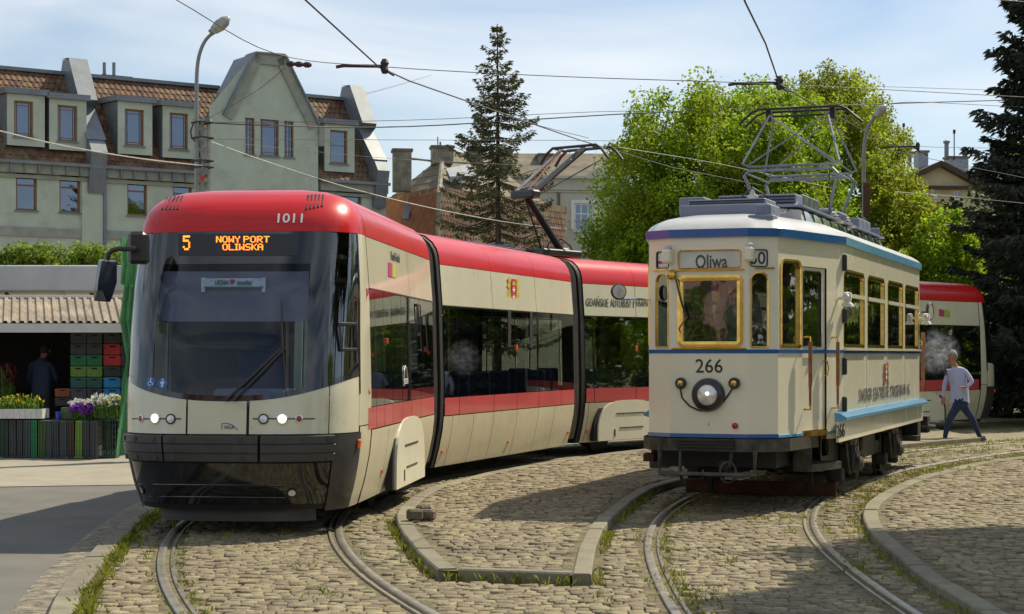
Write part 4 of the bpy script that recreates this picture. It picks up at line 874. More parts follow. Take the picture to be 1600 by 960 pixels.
# cab sides
def cs(px, py): return ouv(px, py, (.16, .70), (1.77, 1.10))
oC1 = opn(cs, 1219, 1252, 403.5, 544, (.03, .10)); oC2 = opn(cs, 1257, 1285.5, 422, 543, (.02, .05)); xd0, xd1 = cs(1253.5, 600)[0], cs(1291.5, 600)[0]
for wl, mir in ((Cs, False), (CsL, True), (CrR, True), (CrL, False)):
    L_ = wl.L; f = (lambda o: (L_-o[1], L_-o[0], *o[2:])) if mir else (lambda o: o); o1, o2 = f(oC1), f(oC2)
    a, b = (L_-xd1, L_-xd0) if mir else (xd0, xd1)
    lo, hi = (b, L_) if mir else (0, a)
    wall_panel(wl, lo, hi, ZF, ZR, [o1], 'cab_wall', 'old_cream', T2); lo, hi = (0, a) if mir else (b, L_)
    wall_panel(wl, lo, hi, ZF-(0.06 if not mir else .06), ZR, [], 'cab_wall', 'old_cream', T2)
    mb = MB(); mb.face([wl.q(a, 2.62), wl.q(b, 2.62), wl.q(b, ZR), wl.q(a, ZR)]); mb.build('door_header', 'old_cream', T2)
    ringframe(wl, o1, .045, .05, 'cab_window', 'brass', T2, .010)
    w2 = Wall((0, 0), (1, 0)); w2.a, w2.d, w2.n, w2.L = wl.a-wl.n*.018, wl.d, wl.n, wl.L
    dr = wall_panel(w2, a+.008, b-.008, ZF+.05, 2.615, [o2], 'door', 'old_cream', T2); ringframe(w2, o2, .012, .03, 'door_window', 'black_trim', dr, .003)
    mb = MB(); mb.box(wl.q((a+b)/2, ZF+.015, -.002), (b-a, .03, .06), rz=math.atan2(wl.d.y, wl.d.x)); mb.build('door_sill', 'brass', T2)
    # copper grab rails
    for x in (() if wl is CsL or wl is CrL else ((a+.04 if not mir else b-.04), (b+.13 if not mir else a-.13))):
        mb = MB(); mb.tube([wl.q(x, 1.33, .075), wl.q(x, 1.81, .075)], .021, 8); mb.tube([wl.q(x, 1.12, .075), wl.q(x, 1.33, .075)], .015, 8); o = mb.build('grab_rail', 'copper', T2)
        mb = MB(); mb.tube([wl.q(x, 1.08, 0), wl.q(x, 1.08, .075), wl.q(x, 1.16, .075)], .012, 6); mb.tube([wl.q(x, 1.79, .075), wl.q(x, 1.86, .075), wl.q(x, 1.86, 0)], .012, 6); mb.build('rail_bracket', 'brass', o)
    x = b-.06 if not mir else a+.06; mb = MB(); mb.tube([w2.q(x, 1.60, 0), w2.q(x, 1.60, .05), w2.q(x+.02, 1.52, .06), w2.q(x, 1.44, .05), w2.q(x, 1.44, 0)], .009, 6); mb.build('door_handle', 'brass', T2)
# body sides
def bs(px, py): return ouv(px, py, (1.77, 1.10), (LT-1.77, 1.10))
pit = Bs.L/4; wins = [(i*pit+.22, (i+1)*pit-.06, 1.73, 2.655, (.02, .10)) for i in range(4)]
bx = [(bs(x0, 480)[0], bs(x1, 480)[0]) for x0, x1 in ((1318, 1350.5), (1355, 1382), (1386.5, 1410.5), (1413.5, 1435))]
wins = [(a+.0, b, 1.735, 2.64, (.02, .10)) for a, b in bx]
print('body', Bs.L, bx)
for wl, ops in ((Bs, wins), (BsL, [(Bs.L-b, Bs.L-a, c, d, r) for a, b, c, d, r in wins])):
    wall_panel(wl, 0, Bs.L, 1.0, ZR, ops, 'body_wall', 'old_cream', T2)
    for o in ops:
        fr = ringframe(wl, o, .055, .04, 'body_window', 'brass', T2, .004)
        mb = MB(); mb.box(wl.q((o[0]+o[1])/2, 2.345, .000), (o[1]-o[0]-.1, .03, .045), rz=math.atan2(wl.d.y, wl.d.x)); mb.build('window_transom', 'old_cream', fr)
        mb = MB(); mb.box(wl.q((o[0]+o[1])/2, 1.728, .02), (o[1]-o[0]+.04, .05, .022), rz=math.atan2(wl.d.y, wl.d.x)); mb.build('window_sill', 'old_cream', T2)
    for o in ops[1:]:
        mb = MB(); mb.box(wl.q(o[0]-.05, 1.33, .003), (.035, .010, .66), rz=math.atan2(wl.d.y, wl.d.x)); mb.build('panel_strip', 'old_cream', T2)
    mb = MB(); mb.box(wl.q(Bs.L/2, 1.705, .008), (Bs.L, .016, .042), rz=math.atan2(wl.d.y, wl.d.x)); mb.build('belt_strip', 'old_blue', T2)
    # blue ledge and deep skirt
    mb = MB(); x0 = -.55; rows = [[wl.q(x, z, o) for o, z in ((0, 1.035), (.05, 1.03), (.13, .985), (.13, .955), (.05, .935), (0, .935))] for x in (x0 if wl is Bs else -.0, Bs.L+(.0 if wl is Bs else .55))]
    ids = mb.grid(rows); mb.addf(ids[0]); mb.addf(ids[-1][::-1]); mb.build('side_ledge', 'old_sky_blue', T2)
    mb = MB(); mb.box(wl.q((Bs.L-.55)/2 if wl is Bs else (Bs.L+.55)/2, .83, .035), (Bs.L+.55, .03, .24), rz=math.atan2(wl.d.y, wl.d.x)); mb.build('side_skirt', 'old_cream', T2)
def belt(z0, z1, d, name, m, segs):
    o0, o1 = og(d), og(.0)
    for i in segs:
        j = (i+1) % 12; mb = MB(); mb.grid([[WO(*o1[i], z0), WO(*o0[i], z0+.004), WO(*o0[i], z1-.004), WO(*o1[i], z1)], [WO(*o1[j], z0), WO(*o0[j], z0+.004), WO(*o0[j], z1-.004), WO(*o1[j], z1)]]); mb.build(name, m, T2)
SEG = [0, 1, 3, 4, 5, 6, 7, 9, 10, 11]; OUT_ = SEG
belt(1.683, 1.726, .010, 'belt_strip', 'old_blue', [i for i in (0, 1, 3, 4, 5, 6, 7, 9, 10, 11)])
belt(.795, .84, .012, 'floor_strip', 'old_blue', [0, 4, 5, 6, 10, 11])
belt(.795, .83, .012, 'floor_strip', 'old_sky_blue', [1, 3, 7, 9])
belt(ZR, ZR+.095, .035, 'roof_rim', 'old_blue', [0, 1, 3, 4, 5, 6, 7, 9, 10, 11]); belt(ZR, ZR+.095, .035, 'roof_rim', 'old_sky_blue', [2, 8])  # long sides get the lighter blue, sky reflection put into the colour
# roof: shells shrinking inward
def oshell(k, z):
    ins = k; pts = []
    for u, v in og(.02):
        sv = max(0, 1-ins/1.12); uu = u; e = min(ins*1.0, 1.1)
        uc = LT/2; fu = (uc-e*1.25)/uc; pts.append((uc+(u-uc)*fu if abs(u-uc) > 3.5 else u, v*sv if abs(u-uc) < 3.5 else v*sv, z))
    return pts
lev = [(0, ZR+.09), (.04, ZR+.135), (.12, ZR+.185), (.24, ZR+.235), (.40, ZR+.275), (.60, ZR+.305), (.85, ZR+.325), (1.05, ZR+.33), (1.115, ZR+.332)]
def dense(pts):
    out = []
    for i, p in enumerate(pts):
        q = pts[(i+1) % len(pts)]
        for k in range(4): out.append(tuple(Vector(p).lerp(Vector(q), k/4)))
    return out
mb = MB(); mb.grid([[WO(*p) for p in dense(oshell(k, z))] for k, z in lev], True); mb.build('roof', 'old_roof', T2, smooth=50)
mb = MB(); mb.face([WO(u, v, 2.86) for u, v in og(-.03)]); mb.build('ceiling', 'wood_inside', T2)
# inside: floor, benches, end bulkheads
mb = MB(); mb.face([WO(u, v, .86) for u, v in og(-.03)]); mb.build('floor', 'wood_inside', T2)
for s in (-1, 1):
    mb = MB(lambda p: WO(*p)); mb.box((LT/2, s*.85, 1.25), (Bs.L-.4, .4, .06)); mb.box((LT/2, s*1.02, 1.5), (Bs.L-.4, .05, .45)); mb.build('bench', 'wood_inside', T2)
for u in (1.77, LT-1.77):
    for v in (-.75, .75):
        mb = MB(lambda p: WO(*p)); mb.box((u, v, 1.85), (.05, .62, 2.0)); mb.build('bulkhead', 'wood_inside', T2)
mb = MB(); mb.lathe([(.12, .86), (.14, 1.0), (.11, 1.75), (.13, 1.78), (.13, 1.83), (0, 1.84)], WO(.42, .05, 0), (0, 0, 1), 14); mb.build('controller', 'black_trim', T2)
# clerestory with dark curved lights
c0, c1 = 2.0, LT-1.9; mb = MB(); prof = [(.60, 3.17), (.56, 3.33), (.50, 3.335), (0, 3.39), (-.50, 3.335), (-.56, 3.33), (-.60, 3.17)]
mb.grid([[WO(u, v, z) for v, z in prof] for u in (c0, c0+.02, c1-.02, c1)]); mb.face([WO(c0, v, z) for v, z in prof]); mb.face([WO(c1, v, z) for v, z in prof]); mb.build('clerestory', 'old_roof', T2)
mb = MB(lambda p: WO(*p)); mb.box(((c0+c1)/2, 0, 3.375), (c1-c0+.1, 1.22, .022)); mb.build('clerestory_top', 'roof_grey', T2)
nL = 10; st = (c1-c0-.25)/nL
for s in (1, -1):
    for i in range(nL):
        a = c0+.15+i*st; b = a+st-.07; arc = [(a+(b-a)*t, 3.185+.15*math.sin(PI/2*min(1, (1-t)*1.6))) for t in np.linspace(0, 1, 8)]
        pts = [(a, 3.185)]+[(a, 3.33)]+[(x, z) for x, z in arc[1:]]
        mb = MB(); mb.prism([WO(x, s*(.60-(z-3.17)*.25+.012), z) for x, z in pts], oR*s*.006); mb.build('clerestory_light', 'black_gloss', T2)
# roof boxes
def rbox(u, v, z, du, dv, dz, name, m, parent=T2, bev=.012): mb = MB(lambda p: WO(*p)); mb.box((u, v, z), (du, dv, dz), bev=bev); return mb.build(name, m, parent)
def rpx(px, py, u):  # -> (v, z) on the plane across the tram at distance u
    a = WO(u, 0, 0); k = (px-800)/F; t = (k*a.y-a.x)/(oR.x-k*oR.y); Y = a.y+t*oR.y; return t, H-(py-HY)*Y/F
rbox(.95, 0, 3.235, .62, .98, .14, 'resistor_base', 'roof_grey')
v0, z1 = rpx(1075, 313, .78); v1, z0 = rpx(1196, 331, .78)
g = rbox(1.05, (v0+v1)/2, (z0+z1)/2, .55, v1-v0, z1-z0, 'resistor_box', 'roof_grey'); zc = (z0+z1)/2
for k in range(5): rbox(.772, (v0+v1)/2, z0+.02+(z1-z0-.03)*k/4.4, .012, v1-v0-.03, .014, 'louvre', 'black_trim', g, 0)
v0a, z1a = rpx(1063, 307, 1.5); rbox(1.65, v0a+.16, 3.36, .5, .30, .2, 'relay_box', 'roof_grey')
v2, z2 = rpx(1185, 330, .35); rbox(.42, rpx(1192, 338, .35)[0], 3.20, .16, .17, .13, 'lamp_box', 'roof_grey'); rbox(.40, rpx(1190, 350, .35)[0], 3.10, .24, .27, .10, 'lamp_box_base', 'roof_grey')
v3, z3 = rpx(1123, 302, 2.4); v4, z4 = rpx(1244, 333, 2.4); g = rbox(2.65, (v3+v4)/2, 3.47, .55, v4-v3, .17, 'resistor_box', 'roof_grey')
for k in range(4): rbox(2.37, (v3+v4)/2, 3.415+k*.036, .012, v4-v3-.03, .016, 'louvre', 'black_trim', g, 0)
rbox(2.5, v4-.17, 3.34, .5, .42, .16, 'resistor_base', 'roof_grey')
for k in range(3): rbox(2.95+k*.34, .42, 3.50, .31, .06, .16, 'resistor_cover', 'steel')
for k in range(3): rbox(6.4+k*.34, .38, 3.48, .31, .3, .14, 'resistor_cover', 'roof_grey')
rbox(7.9, .1, 3.42, .06, .9, .2, 'resistor_end', 'roof_grey')
# pantograph
def PT(u, v, z): return WO(u, v, z)
uf, ur, zk = 4.2, 5.5, 4.03; ub0, ub1 = 4.45, 5.35
def rod(name, pts, r, m='panto_grey', sm=True): mb = MB(); mb.tube([PT(*p) for p in pts], r, 8); return mb.build(name, m, T2, smooth=sm)
for uk, ub in ((uf, ub0), (ur, ub1)):
    bw = .78 if uk == uf else .75
    rod('pantograph_lower_frame', [(ub, -.45, 3.50), (uk, -.60, zk-.06), (uk, -.54, zk), (uk, .54, zk), (uk, .60, zk-.06), (ub, .45, 3.50)], .021)
    rod('pantograph_upper_frame', [(4.72 if uk == uf else 4.98, -.38, 4.80), (uk, -.62, zk+.09), (uk, -.54, zk+.05), (uk, .54, zk+.05), (uk, .62, zk+.09), (4.72 if uk == uf else 4.98, .38, 4.80)], .015)
    um = 4.72 if uk == uf else 4.98
    rod('pantograph_brace', [(uk, -.55, zk+.07), (um, .36, 4.78)], .009); rod('pantograph_brace', [(uk, .55, zk+.07), (um, -.36, 4.78)], .009)
for v in (-.6, .6): rod('pantograph_link', [(uf, v*.92, zk-.04), (ur, v*.92, zk-.04)], .012)
for du in (-.16, .16):
    rod('collector_strip', [(4.85+du, -.78, 4.70), (4.85+du, -.62, 4.84), (4.85+du, -.52, 4.88), (4.85+du, .52, 4.88), (4.85+du, .62, 4.84), (4.85+du, .78, 4.70)], .016, 'chassis_dark')
for v in (-.42, .42): rod('collector_carrier', [(4.66, v, 4.88), (5.04, v, 4.88)], .02, 'chassis_dark'); mb = MB(lambda p: PT(*p)); mb.box((4.85, v, 4.82), (.10, .07, .16), bev=.015); mb.build('collector_spring', 'chassis_dark', T2)
rod('collector_crossbar', [(4.85, -.42, 4.80), (4.85, .42, 4.80)], .014, 'chassis_dark')
for u in (ub0, ub1):
    rod('pantograph_base', [(u, -.50, 3.50), (u, .50, 3.50)], .04)
    for v in (-.5, .5):
        mb = MB(); mb.lathe([(.02, .14), (.05, .12), (.035, .10), (.075, .085), (.04, .065), (.10, .05), (.05, .03), (.13, .01), (.13, -.02), (0, -.02)][::-1], PT(u, v, 3.36), (0, 0, 1), 14); mb.build('insulator', 'ceramic', T2, smooth=40)
for v in (-.5, .5): rod('pantograph_base', [(ub0, v, 3.50), (ub1, v, 3.50)], .03)
rod('pantograph_rope', [(4.2, .5, 4.1), (4.1, .52, 3.4)], .006, 'black_trim')
v5, _ = rpx(1176, 300, 2.0); mb = MB(); mb.lathe([(0, .0), (.09, 0), (.09, .05), (.06, .06), (.08, .09), (.06, .11), (.07, .14), (.03, .17), (.02, .22), (0, .23)], PT(2.0, v5, 3.36), (0, 0, 1), 14); mb.build('insulator', 'ceramic', T2, smooth=40)
mb = MB(); mb.tube([PT(2.0, v5-.16, 3.34), PT(2.0, v5-.13, 3.5), PT(2.0, v5, 3.6), PT(2.0, v5+.16, 3.5), PT(2.0, v5+.22, 3.36)], .011, 6); mb.build('power_cable', 'black_trim', T2)
mb = MB(); mb.tube([PT(2.4, v4+.02, 3.45), PT(1.8, v4-.02, 3.28), PT(1.2, v4-.2, 3.24), PT(.8, .52, 3.22)], .009, 6); mb.build('power_cable', 'panto_grey', T2)
# ---- front fittings ----
def fpt(px, py, o=0): x, z = fc(px, py); return Fc.q(x, z, o)
sF = F/Fc.a.y
def lamp(px, py, r, prof, name, m, parent=T2, off=0): mb = MB(); mb.lathe([(a*r/sF, b) for a, b in prof], fpt(px, py, off), Fc.n, 28); return mb.build(name, m, parent, smooth=40)
hl = lamp(1107.5, 617, 26, [(1, 0), (1, .045), (.93, .075), (.66, .09), (.62, .07), (.62, .02)], 'headlight', 'black_trim')
lamp(1107.5, 617, 16.5, [(1, .06), (.98, .075), (.6, .10), (0, .112)], 'lens', 'lens', hl)
mat('bulb', (1, .85, .6), .2, emit=1.2); lamp(1109, 615, 3, [(1, .05), (1, .118), (0, .122)], 'bulb', 'bulb', hl)
for px in (1065, 1148.5):
    o = lamp(px, 599, 8.8, [(1, 0), (1, .05), (.8, .06), (.55, .055)], 'side_lamp', 'black_trim'); lamp(px, 599, 5, [(1, .04), (.9, .065), (0, .08)], 'lens', 'brass', o)
lamp(1149, 665.5, 4.8, [(1, 0), (1, .02), (.6, .03), (0, .034)], 'red_lamp', 'red_lens')
for pts in ([(1063, 606), (1066, 622), (1078, 635), (1092, 641.5), (1108, 643)], [(1145, 607), (1138, 618), (1130, 629)]):
    mb = MB(); mb.tube([fpt(x, y, .012) for x, y in pts], .009, 6); mb.build('lamp_cable', 'black_trim', T2)
c = fpt(1108, 572, .003); put_text('lettering', '266', 43/sF, 21.5/sF, c, Fc.d, (0, 0, 1), 'black_paint', T2, bold=.004)
mb = MB(); mb.box(fpt(1107.5, 663, .003), (.006, .005, .03)); mb.build('keyhole', 'black_paint', T2)
for px, py in ((1046, 402), (1173.5, 398)):      # hooded marker lamps flanking the board
    x, z = fc(px, py); c = Fc.q(x, z, .07); rz = math.atan2(Fc.d.y, Fc.d.x); mb = MB(); mb.box(c, (.105, .13, .15), rz=rz, bev=.02); o = mb.build('marker_lamp', 'old_cream', T2)
    mb = MB(); mb.lathe([(.045, 0), (.045, .03), (.03, .045), (0, .05)], c+Vector((0, 0, .075)), (0, 0, 1), 10); mb.build('lamp_cap', 'ceramic', o)
# brass wiper motor and wiper
c = fpt(1051, 430, .03); mb = MB(); mb.lathe([(.05, -.03), (.055, 0), (.04, .03), (.03, .035), (0, .04)], c, Fc.n, 16); wm = mb.build('wiper_motor', 'brass', T2, smooth=40)
mb = MB(); mb.tube([fpt(1058, 436, .05), fpt(1066, 470, .055), fpt(1074, 496, .05)], .011, 6); mb.build('wiper', 'black_trim', T2)
mb = MB(); mb.tube([fpt(1074, 496, .05), fpt(1062, 514, .03)], .009, 6); mb.tube([fpt(1062, 514, .03), fpt(1064, 520, .02)], .009, 6); mb.build('wiper_catch', 'copper', T2)
# mirrors
def mirror(c, nrm, r, arm):
    mb = MB(); mb.lathe([(0, .03), (r*.9, .03), (r, .015), (r, 0), (r*.9, -.005)], c, nrm, 24); o = mb.build('mirror', 'mirror_face', T2, smooth=40)
    mb = MB(); mb.lathe([(r, -.008), (r*1.06, 0), (r*1.06, .02), (r*.94, .036)], c, nrm, 24, caps=False); mb.build('mirror_rim', 'black_trim', o)
    mb = MB(); mb.tube(arm, .012, 6); mb.build('mirror_arm', 'chrome', o)
yl = Fl.a.y-.1
mirror(P(966, 456, yl), (.3, -1, .05), .082, [P(968, 467, yl), P(995, 467.5, yl), P(1021, 469, Fl.a.y)])
qr = WO(LT-1.0, 1.5, 0); mirror(P(1451.5, 487, qr.y), (.85, -.52, 0), .13, [P(1451, 487, qr.y), P(1442, 488, qr.y-.2), WO(LT-1.6, 1.08, 2.28)])
# white rubber-lamp brackets on the right side
for u, v, z in ((1.62, 1.10, 2.30), (LT-1.75, 1.13, 2.2)):
    c = WO(u, v+.07, z); mb = MB(); mb.lathe([(0, .07), (.045, .06), (.05, 0), (.04, -.05), (.06, -.06), (.07, -.09), (0, -.1)], c, (0, 0, 1), 12); o = mb.build('signal_lamp', 'blind_white', T2, smooth=40)
    mb = MB(); mb.tube([c-oB*.14+Vector((0, 0, .02)), c+Vector((0, 0, .02))], .03, 8); mb.tube([c, c-oR*.1], .02, 6); mb.build('lamp_bracket', 'blind_white', o)
# black hinge straps beside the cab corner
for y0, y1 in ((398, 424), (482, 505), (559, 586), (620, 646)):
    _, za = cs(1317, y0); _, zb = cs(1317, y1); mb = MB(); mb.box(WO(1.755, 1.115, (za+zb)/2), (.05, .05, za-zb), rz=math.atan2(Cs.d.y, Cs.d.x), bev=.01); mb.build('corner_buffer', 'black_trim', T2)
# rear copper rail seen past the body
mb = MB(); qd = CrR.q(.42, 0, .10); mb.tube([Vector((qd.x, qd.y, 1.2)), Vector((qd.x, qd.y, 2.0))], .03, 8); mb.build('grab_rail', 'copper', T2)
# lettering on the side
a, b = bs(1341, 625)[0], bs(1421, 618)[0]
for wt, w0, w1 in (('DANZIGER', 0, .22), ('ELEKTRISCHE', .25, .54), ('STRASSENBAHN', .57, .90), ('AG.', .93, 1)): put_text('lettering', wt, (b-a)*(w1-w0), .15, Bs.q(a+(b-a)*(w0+w1)/2, 1.19, .010), Bs.d, (0, 0, 1), 'grey_print', T2, bold=-.004)
a = bs(1383, 583); arms(Bs.q(a[0], a[1]-.01, .012), Bs.d, Vector((0, 0, 1)), Bs.n, .5, .30, T2, supporters=False)
for sg in (-1, 1):
    mb = MB(); c = Bs.q(a[0]+sg*.17, a[1]-.01, .012); mb.prism([c+Bs.d*(sg*x)+Vector((0, 0, z)) for x, z in ((-.05, .15), (.03, .12), (-.01, .05), (.04, 0), (0, -.06), (.05, -.15), (-.06, -.15))], Bs.n*.003); mb.build('lion_supporter', 'grey_print', T2)
x, z = bs(1306, 669); put_text('lettering', '266', .50, .15, Bs.q(x, .835, .054), Bs.d, (0, 0, 1), 'black_paint', T2)
# ---- chassis ----
def cbox(u, v, z, du, dv, dz, name, m='chassis_dark', bev=.006, parent=T2): mb = MB(lambda p: WO(*p)); mb.box((u, v, z), (du, dv, dz), bev=bev); return mb.build(name, m, parent)
# bowed buffer beam following the front facets
for end in (0, 1):
    U_ = (lambda u: u) if not end else (lambda u: LT-u)
    pl_ = [(1.25, -.92), (.75, -.85), (.30, -.80), (.07, -.66), (-.03, -.42), (-.06, -.2), (-.06, .2), (-.03, .42), (.07, .66), (.30, .80), (.75, .85), (1.25, .92)]
    mb = MB(); mb.grid([[WO(U_(u), v, z) for u, v in pl_] for z in (.79, .655)]); o = mb.build('buffer_beam', 'chassis', T2)
    for k in range(4):
        mb = MB(lambda p: WO(*p)); mb.box((U_(-.075), -.02, .675+k*.032), (.03, .62, .018)); mb.build('bumper_rib', 'chassis_dark', o)
    for v in (-.5, .5):
        for z in (.69, .75): mb = MB(); mb.lathe([(.014, 0), (.014, .012), (0, .014)], WO(U_(-.045), v, z), -oB if not end else oB, 8); mb.build('bolt', 'black_trim', o)
    # lifting guard frame
    mb = MB(); mb.tube([WO(U_(-.08), -.51, .68), WO(U_(-.10), -.51, .42), WO(U_(-.10), .51, .42), WO(U_(-.08), .51, .68)], .026, 4); mb.build('guard_frame', 'chassis', T2)
    if not end: cbox(U_(2.45), 0, .10, .05, 1.80, .16, 'lifeguard_board', 'rust_board')
    for v in ((-.6, .6) if not end else ()): cbox(U_(2.41), v, .2, .03, .06, .3, 'board_strap', 'chassis_dark')
    # coupler and hoses
    mb = MB(); mb.tube([WO(U_(.6), .08, .48), WO(U_(.05), .16, .50)], .04, 8); mb.lathe([(.0, 0), (.06, .0), (.07, .04), (.045, .07), (0, .075)], WO(U_(.05), .16, .50), -oB if not end else oB, 14); mb.build('coupler', 'chassis_dark', T2)
    mb = MB(); c = WO(U_(-.06), .22, .44); mb.tube([c+oR*(.085*math.cos(t))+Vector((0, 0, .11*math.sin(t))) for t in np.linspace(0, 2*PI, 17)], .012, 6); mb.build('coupling_chain', 'chassis', T2)
    mb = MB(); mb.tube([WO(U_(-.02), -.30, .66), WO(U_(-.05), -.30, .42), WO(U_(-.02), -.27, .32)], .022, 6); mb.build('air_hose', 'black_trim', T2)
    mb = MB(); mb.tube([WO(U_(-.02), .25, .66), WO(U_(-.07), .24, .50), WO(U_(-.02), .16, .40)], .02, 6); mb.build('air_hose', 'chassis_dark', T2)
    cbox(U_(.35), -.74, .56, .16, .12, .09, 'buffer_foot', 'rust_board')
    cbox(U_(.35), -.70, .63, .06, .05, .2, 'buffer_foot_bracket')
    cbox(U_(.7), 0, .56, .8, 1.3, .18, 'end_underframe', 'black_matt')
# step plate under the door on both sides
for s in (1, -1):
    for U_ in ((lambda u: u), (lambda u: LT-u)):
        mb = MB(); mb.grid([[WO(U_(u), s*v, z) for u, v in ((.95, .90), (1.0, .94), (1.65, 1.10), (1.72, 1.05), (1.72, .8))] for z in (.48, .40)]); mb.face([WO(U_(u), s*v, .48) for u, v in ((.95, .90), (1.0, .94), (1.65, 1.10), (1.72, 1.05), (1.72, .75), (.95, .75))]); mb.build('door_step', 'chassis', T2)
        mb = MB(); mb.grid([[WO(U_(.95), s*.905, z), WO(U_(.95), s*.70, z)] for z in (.80, .40)]); mb.grid([[WO(U_(u), s*v, z) for u, v in ((.30, .80), (.95, .90))] for z in (.79, .66)]); mb.build('step_bracket', 'chassis', T2)
        mb = MB(); mb.face([WO(U_(a), s*.72, b) for a, b in ((.97, .41), (1.75, .41), (1.75, .8), (.97, .8))]); mb.build('step_backing', 'black_matt', T2)
# truck frame plates with openings, wheels, springs, chains
wu = (3.25, 6.6)
for s in (1, -1):
    fw = Wall((2.0, s*.80), (LT-2.0, s*.80)); 
    ops = [(1.75, 2.05, .42, .66, .06), (2.15, 2.5, .40, .68, .06), (2.6, 2.9, .42, .66, .06), (.05, .5, .5, .72, .08), (3.9, 4.3, .5, .72, .08)]
    L_ = fw.L; wall_panel(fw, 0, L_, .33, .76, [o for o in ops if o[1] < L_], 'truck_frame', 'chassis', T2)
    for k in range(22):
        if k % 1 == 0: mb = MB(); x = 1.55+k*.065; mb.lathe([(.012, 0), (.012, .01), (0, .012)], fw.q(x, .365, 0), fw.n, 6); mb.build('rivet', 'black_trim', T2)
    for u in wu:
        mb = MB(); mb.lathe([(0, -.06), (.34, -.06), (.40, -.05), (.40, -.03), (.36, -.02), (.36, .05), (.30, .06), (.28, .02), (.1, .02), (.09, .07), (0, .07)], WO(u, s*.755, .365), oR*s, 28); mb.build('wheel', 'chassis_dark', T2, smooth=40)
        cbox(u, s*.90, .42, .28, .20, .34, 'axle_box', 'chassis_dark', .03); mb = MB(); mb.lathe([(.0, -.02), (.09, -.02), (.09, .05), (.05, .08), (0, .085)], WO(u, s*1.0, .36), oR*s, 14); mb.build('axle_cap', 'chassis', T2, smooth=40)
        for k in range(5): cbox(u, s*.93, .66-k*.022, .75-k*.11, .08, .018, 'leaf_spring', 'chassis', 0)
        mb = MB()
        for k in range(10):
            c = WO(u-.28+.045*k+.1*math.sin(k*.4), s*1.02, .72-.30*math.sin(PI*k/11)-.01*k); a = oB if k % 2 else oR
            mb.tube([c+Vector((0, 0, .035*math.sin(t)))+a*(.016*math.cos(t)) for t in np.linspace(0, 2*PI, 9)], .007, 5, caps=False)
        mb.build('safety_chain', 'steel', T2, kind='stuff')
        cbox(u-.55, s*.86, .26, .16, .16, .16, 'brake_block', 'chassis_dark', .02); cbox(u+.5, s*.86, .24, .12, .14, .2, 'brake_block', 'chassis_dark', .02)
        mb = MB(); mb.tube([WO(u-.45, s*.95, .62), WO(u-.42, s*.97, .36), WO(u-.3, s*.97, .26)], .02, 6); mb.build('sand_pipe', 'chassis', T2)
        mb = MB(); mb.tube([WO(u+.1, s*1.0, .62), WO(u+.02, s*1.03, .30), WO(u+.2, s*1.03, .36), WO(u+.3, s*1.0, .62)], .008, 5); mb.build('earth_cable', 'copper', T2)
cbox(LT/2, 0, .5, LT-3.6, 1.2, .3, 'motor_casing', 'black_matt')
mb = MB(); mb.lathe([(0, .0), (.16, .0), (.18, .03), (.17, .05), (0, .05)], WO(LT-.9, 1.05, .56), (0, 0, 1), 20); mb.build('buffer_plate', 'chassis', T2); cbox(LT-1.4, .95, .62, .3, .2, .4, 'rear_bracket', 'black_matt')
cbox(LT-.9, 1.0, .62, .3, .25, .25, 'step_bracket', 'black_matt')
# ================= BUILDINGS =================
mat('render_green', (.46, .515, .425), .9, var=.07, scale=1.2, bump=.15, bscale=25, dirt=((.22, .225, .19), .9, .52, .5))
mat('render_trim', (.31, .33, .28), .9, var=.1, scale=2, dirt=((.13, .13, .11), 1.5, .55, .4))
mat('zinc', (.19, .215, .24), .5, var=.12, scale=2, metal=.2)
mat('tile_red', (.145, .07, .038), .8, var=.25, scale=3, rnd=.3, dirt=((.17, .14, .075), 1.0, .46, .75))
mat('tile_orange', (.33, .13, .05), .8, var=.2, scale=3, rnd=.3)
mat('roof_old', (.17, .145, .10), .85, var=.2, scale=1.5, dirt=((.08, .07, .05), 2, .55, .5))
mat('window_wood', (.24, .115, .035), .5, var=.15, scale=8)
mat('window_white', (.72, .72, .70), .5, var=.05)
mat('curtain', (.55, .55, .52), .9, var=.2, scale=4, stretch=(4, 4, .3))
mat('dark_room', (.02, .02, .022), .9)
mat('chimney_plaster', (.28, .26, .20), .95, var=.25, scale=3, dirt=((.1, .09, .07), 2.2, .5, .6))
mat('pale_wall', (.50, .50, .42), .9, var=.06, scale=1, dirt=((.35, .33, .27), 1.2, .55, .4))
mat('yellow_wall', (.52, .46, .27), .9, var=.06, scale=1.5)
mat('pink_wall', (.42, .27, .22), .9, var=.06, scale=1.5)
mat('wood_brown', (.07, .04, .025), .8, var=.2)
class Fac:
    """upright building plane: p0 a ground point, ang = direction along the wall (degrees from +Y towards +X)"""
    def __init__(s, p0, ang): s.a = Vector((p0[0], p0[1], 0)); s.d = Vector((math.sin(R(ang)), math.cos(R(ang)), 0)); s.n = Vector((s.d.y, -s.d.x, 0)); s.n = s.n if s.n.y < 0 else -s.n; s.rz = math.atan2(s.d.y, s.d.x)
    def uz(s, px, py, o=0):
        k = (px-800)/F; q = s.a+s.n*o; t = (k*q.y-q.x)/(s.d.x-k*s.d.y); return t, H-(py-HY)*(q.y+t*s.d.y)/F
    def q(s, u, z, o=0): return s.a+s.d*u+s.n*o+Vector((0, 0, z))
    def box(s, mb, u0, u1, z0, z1, o0, o1): mb.prism([s.q(u0, z0, o0), s.q(u1, z0, o0), s.q(u1, z0, o1), s.q(u0, z0, o1)], (0, 0, z1-z0))
    def px(s, x0, x1, y0, y1, o=0): a = s.uz(x0, (y0+y1)/2, o); b = s.uz(x1, (y0+y1)/2, o); m = (x0+x1)/2; return a[0], b[0], s.uz(m, y1, o)[1], s.uz(m, y0, o)[1]
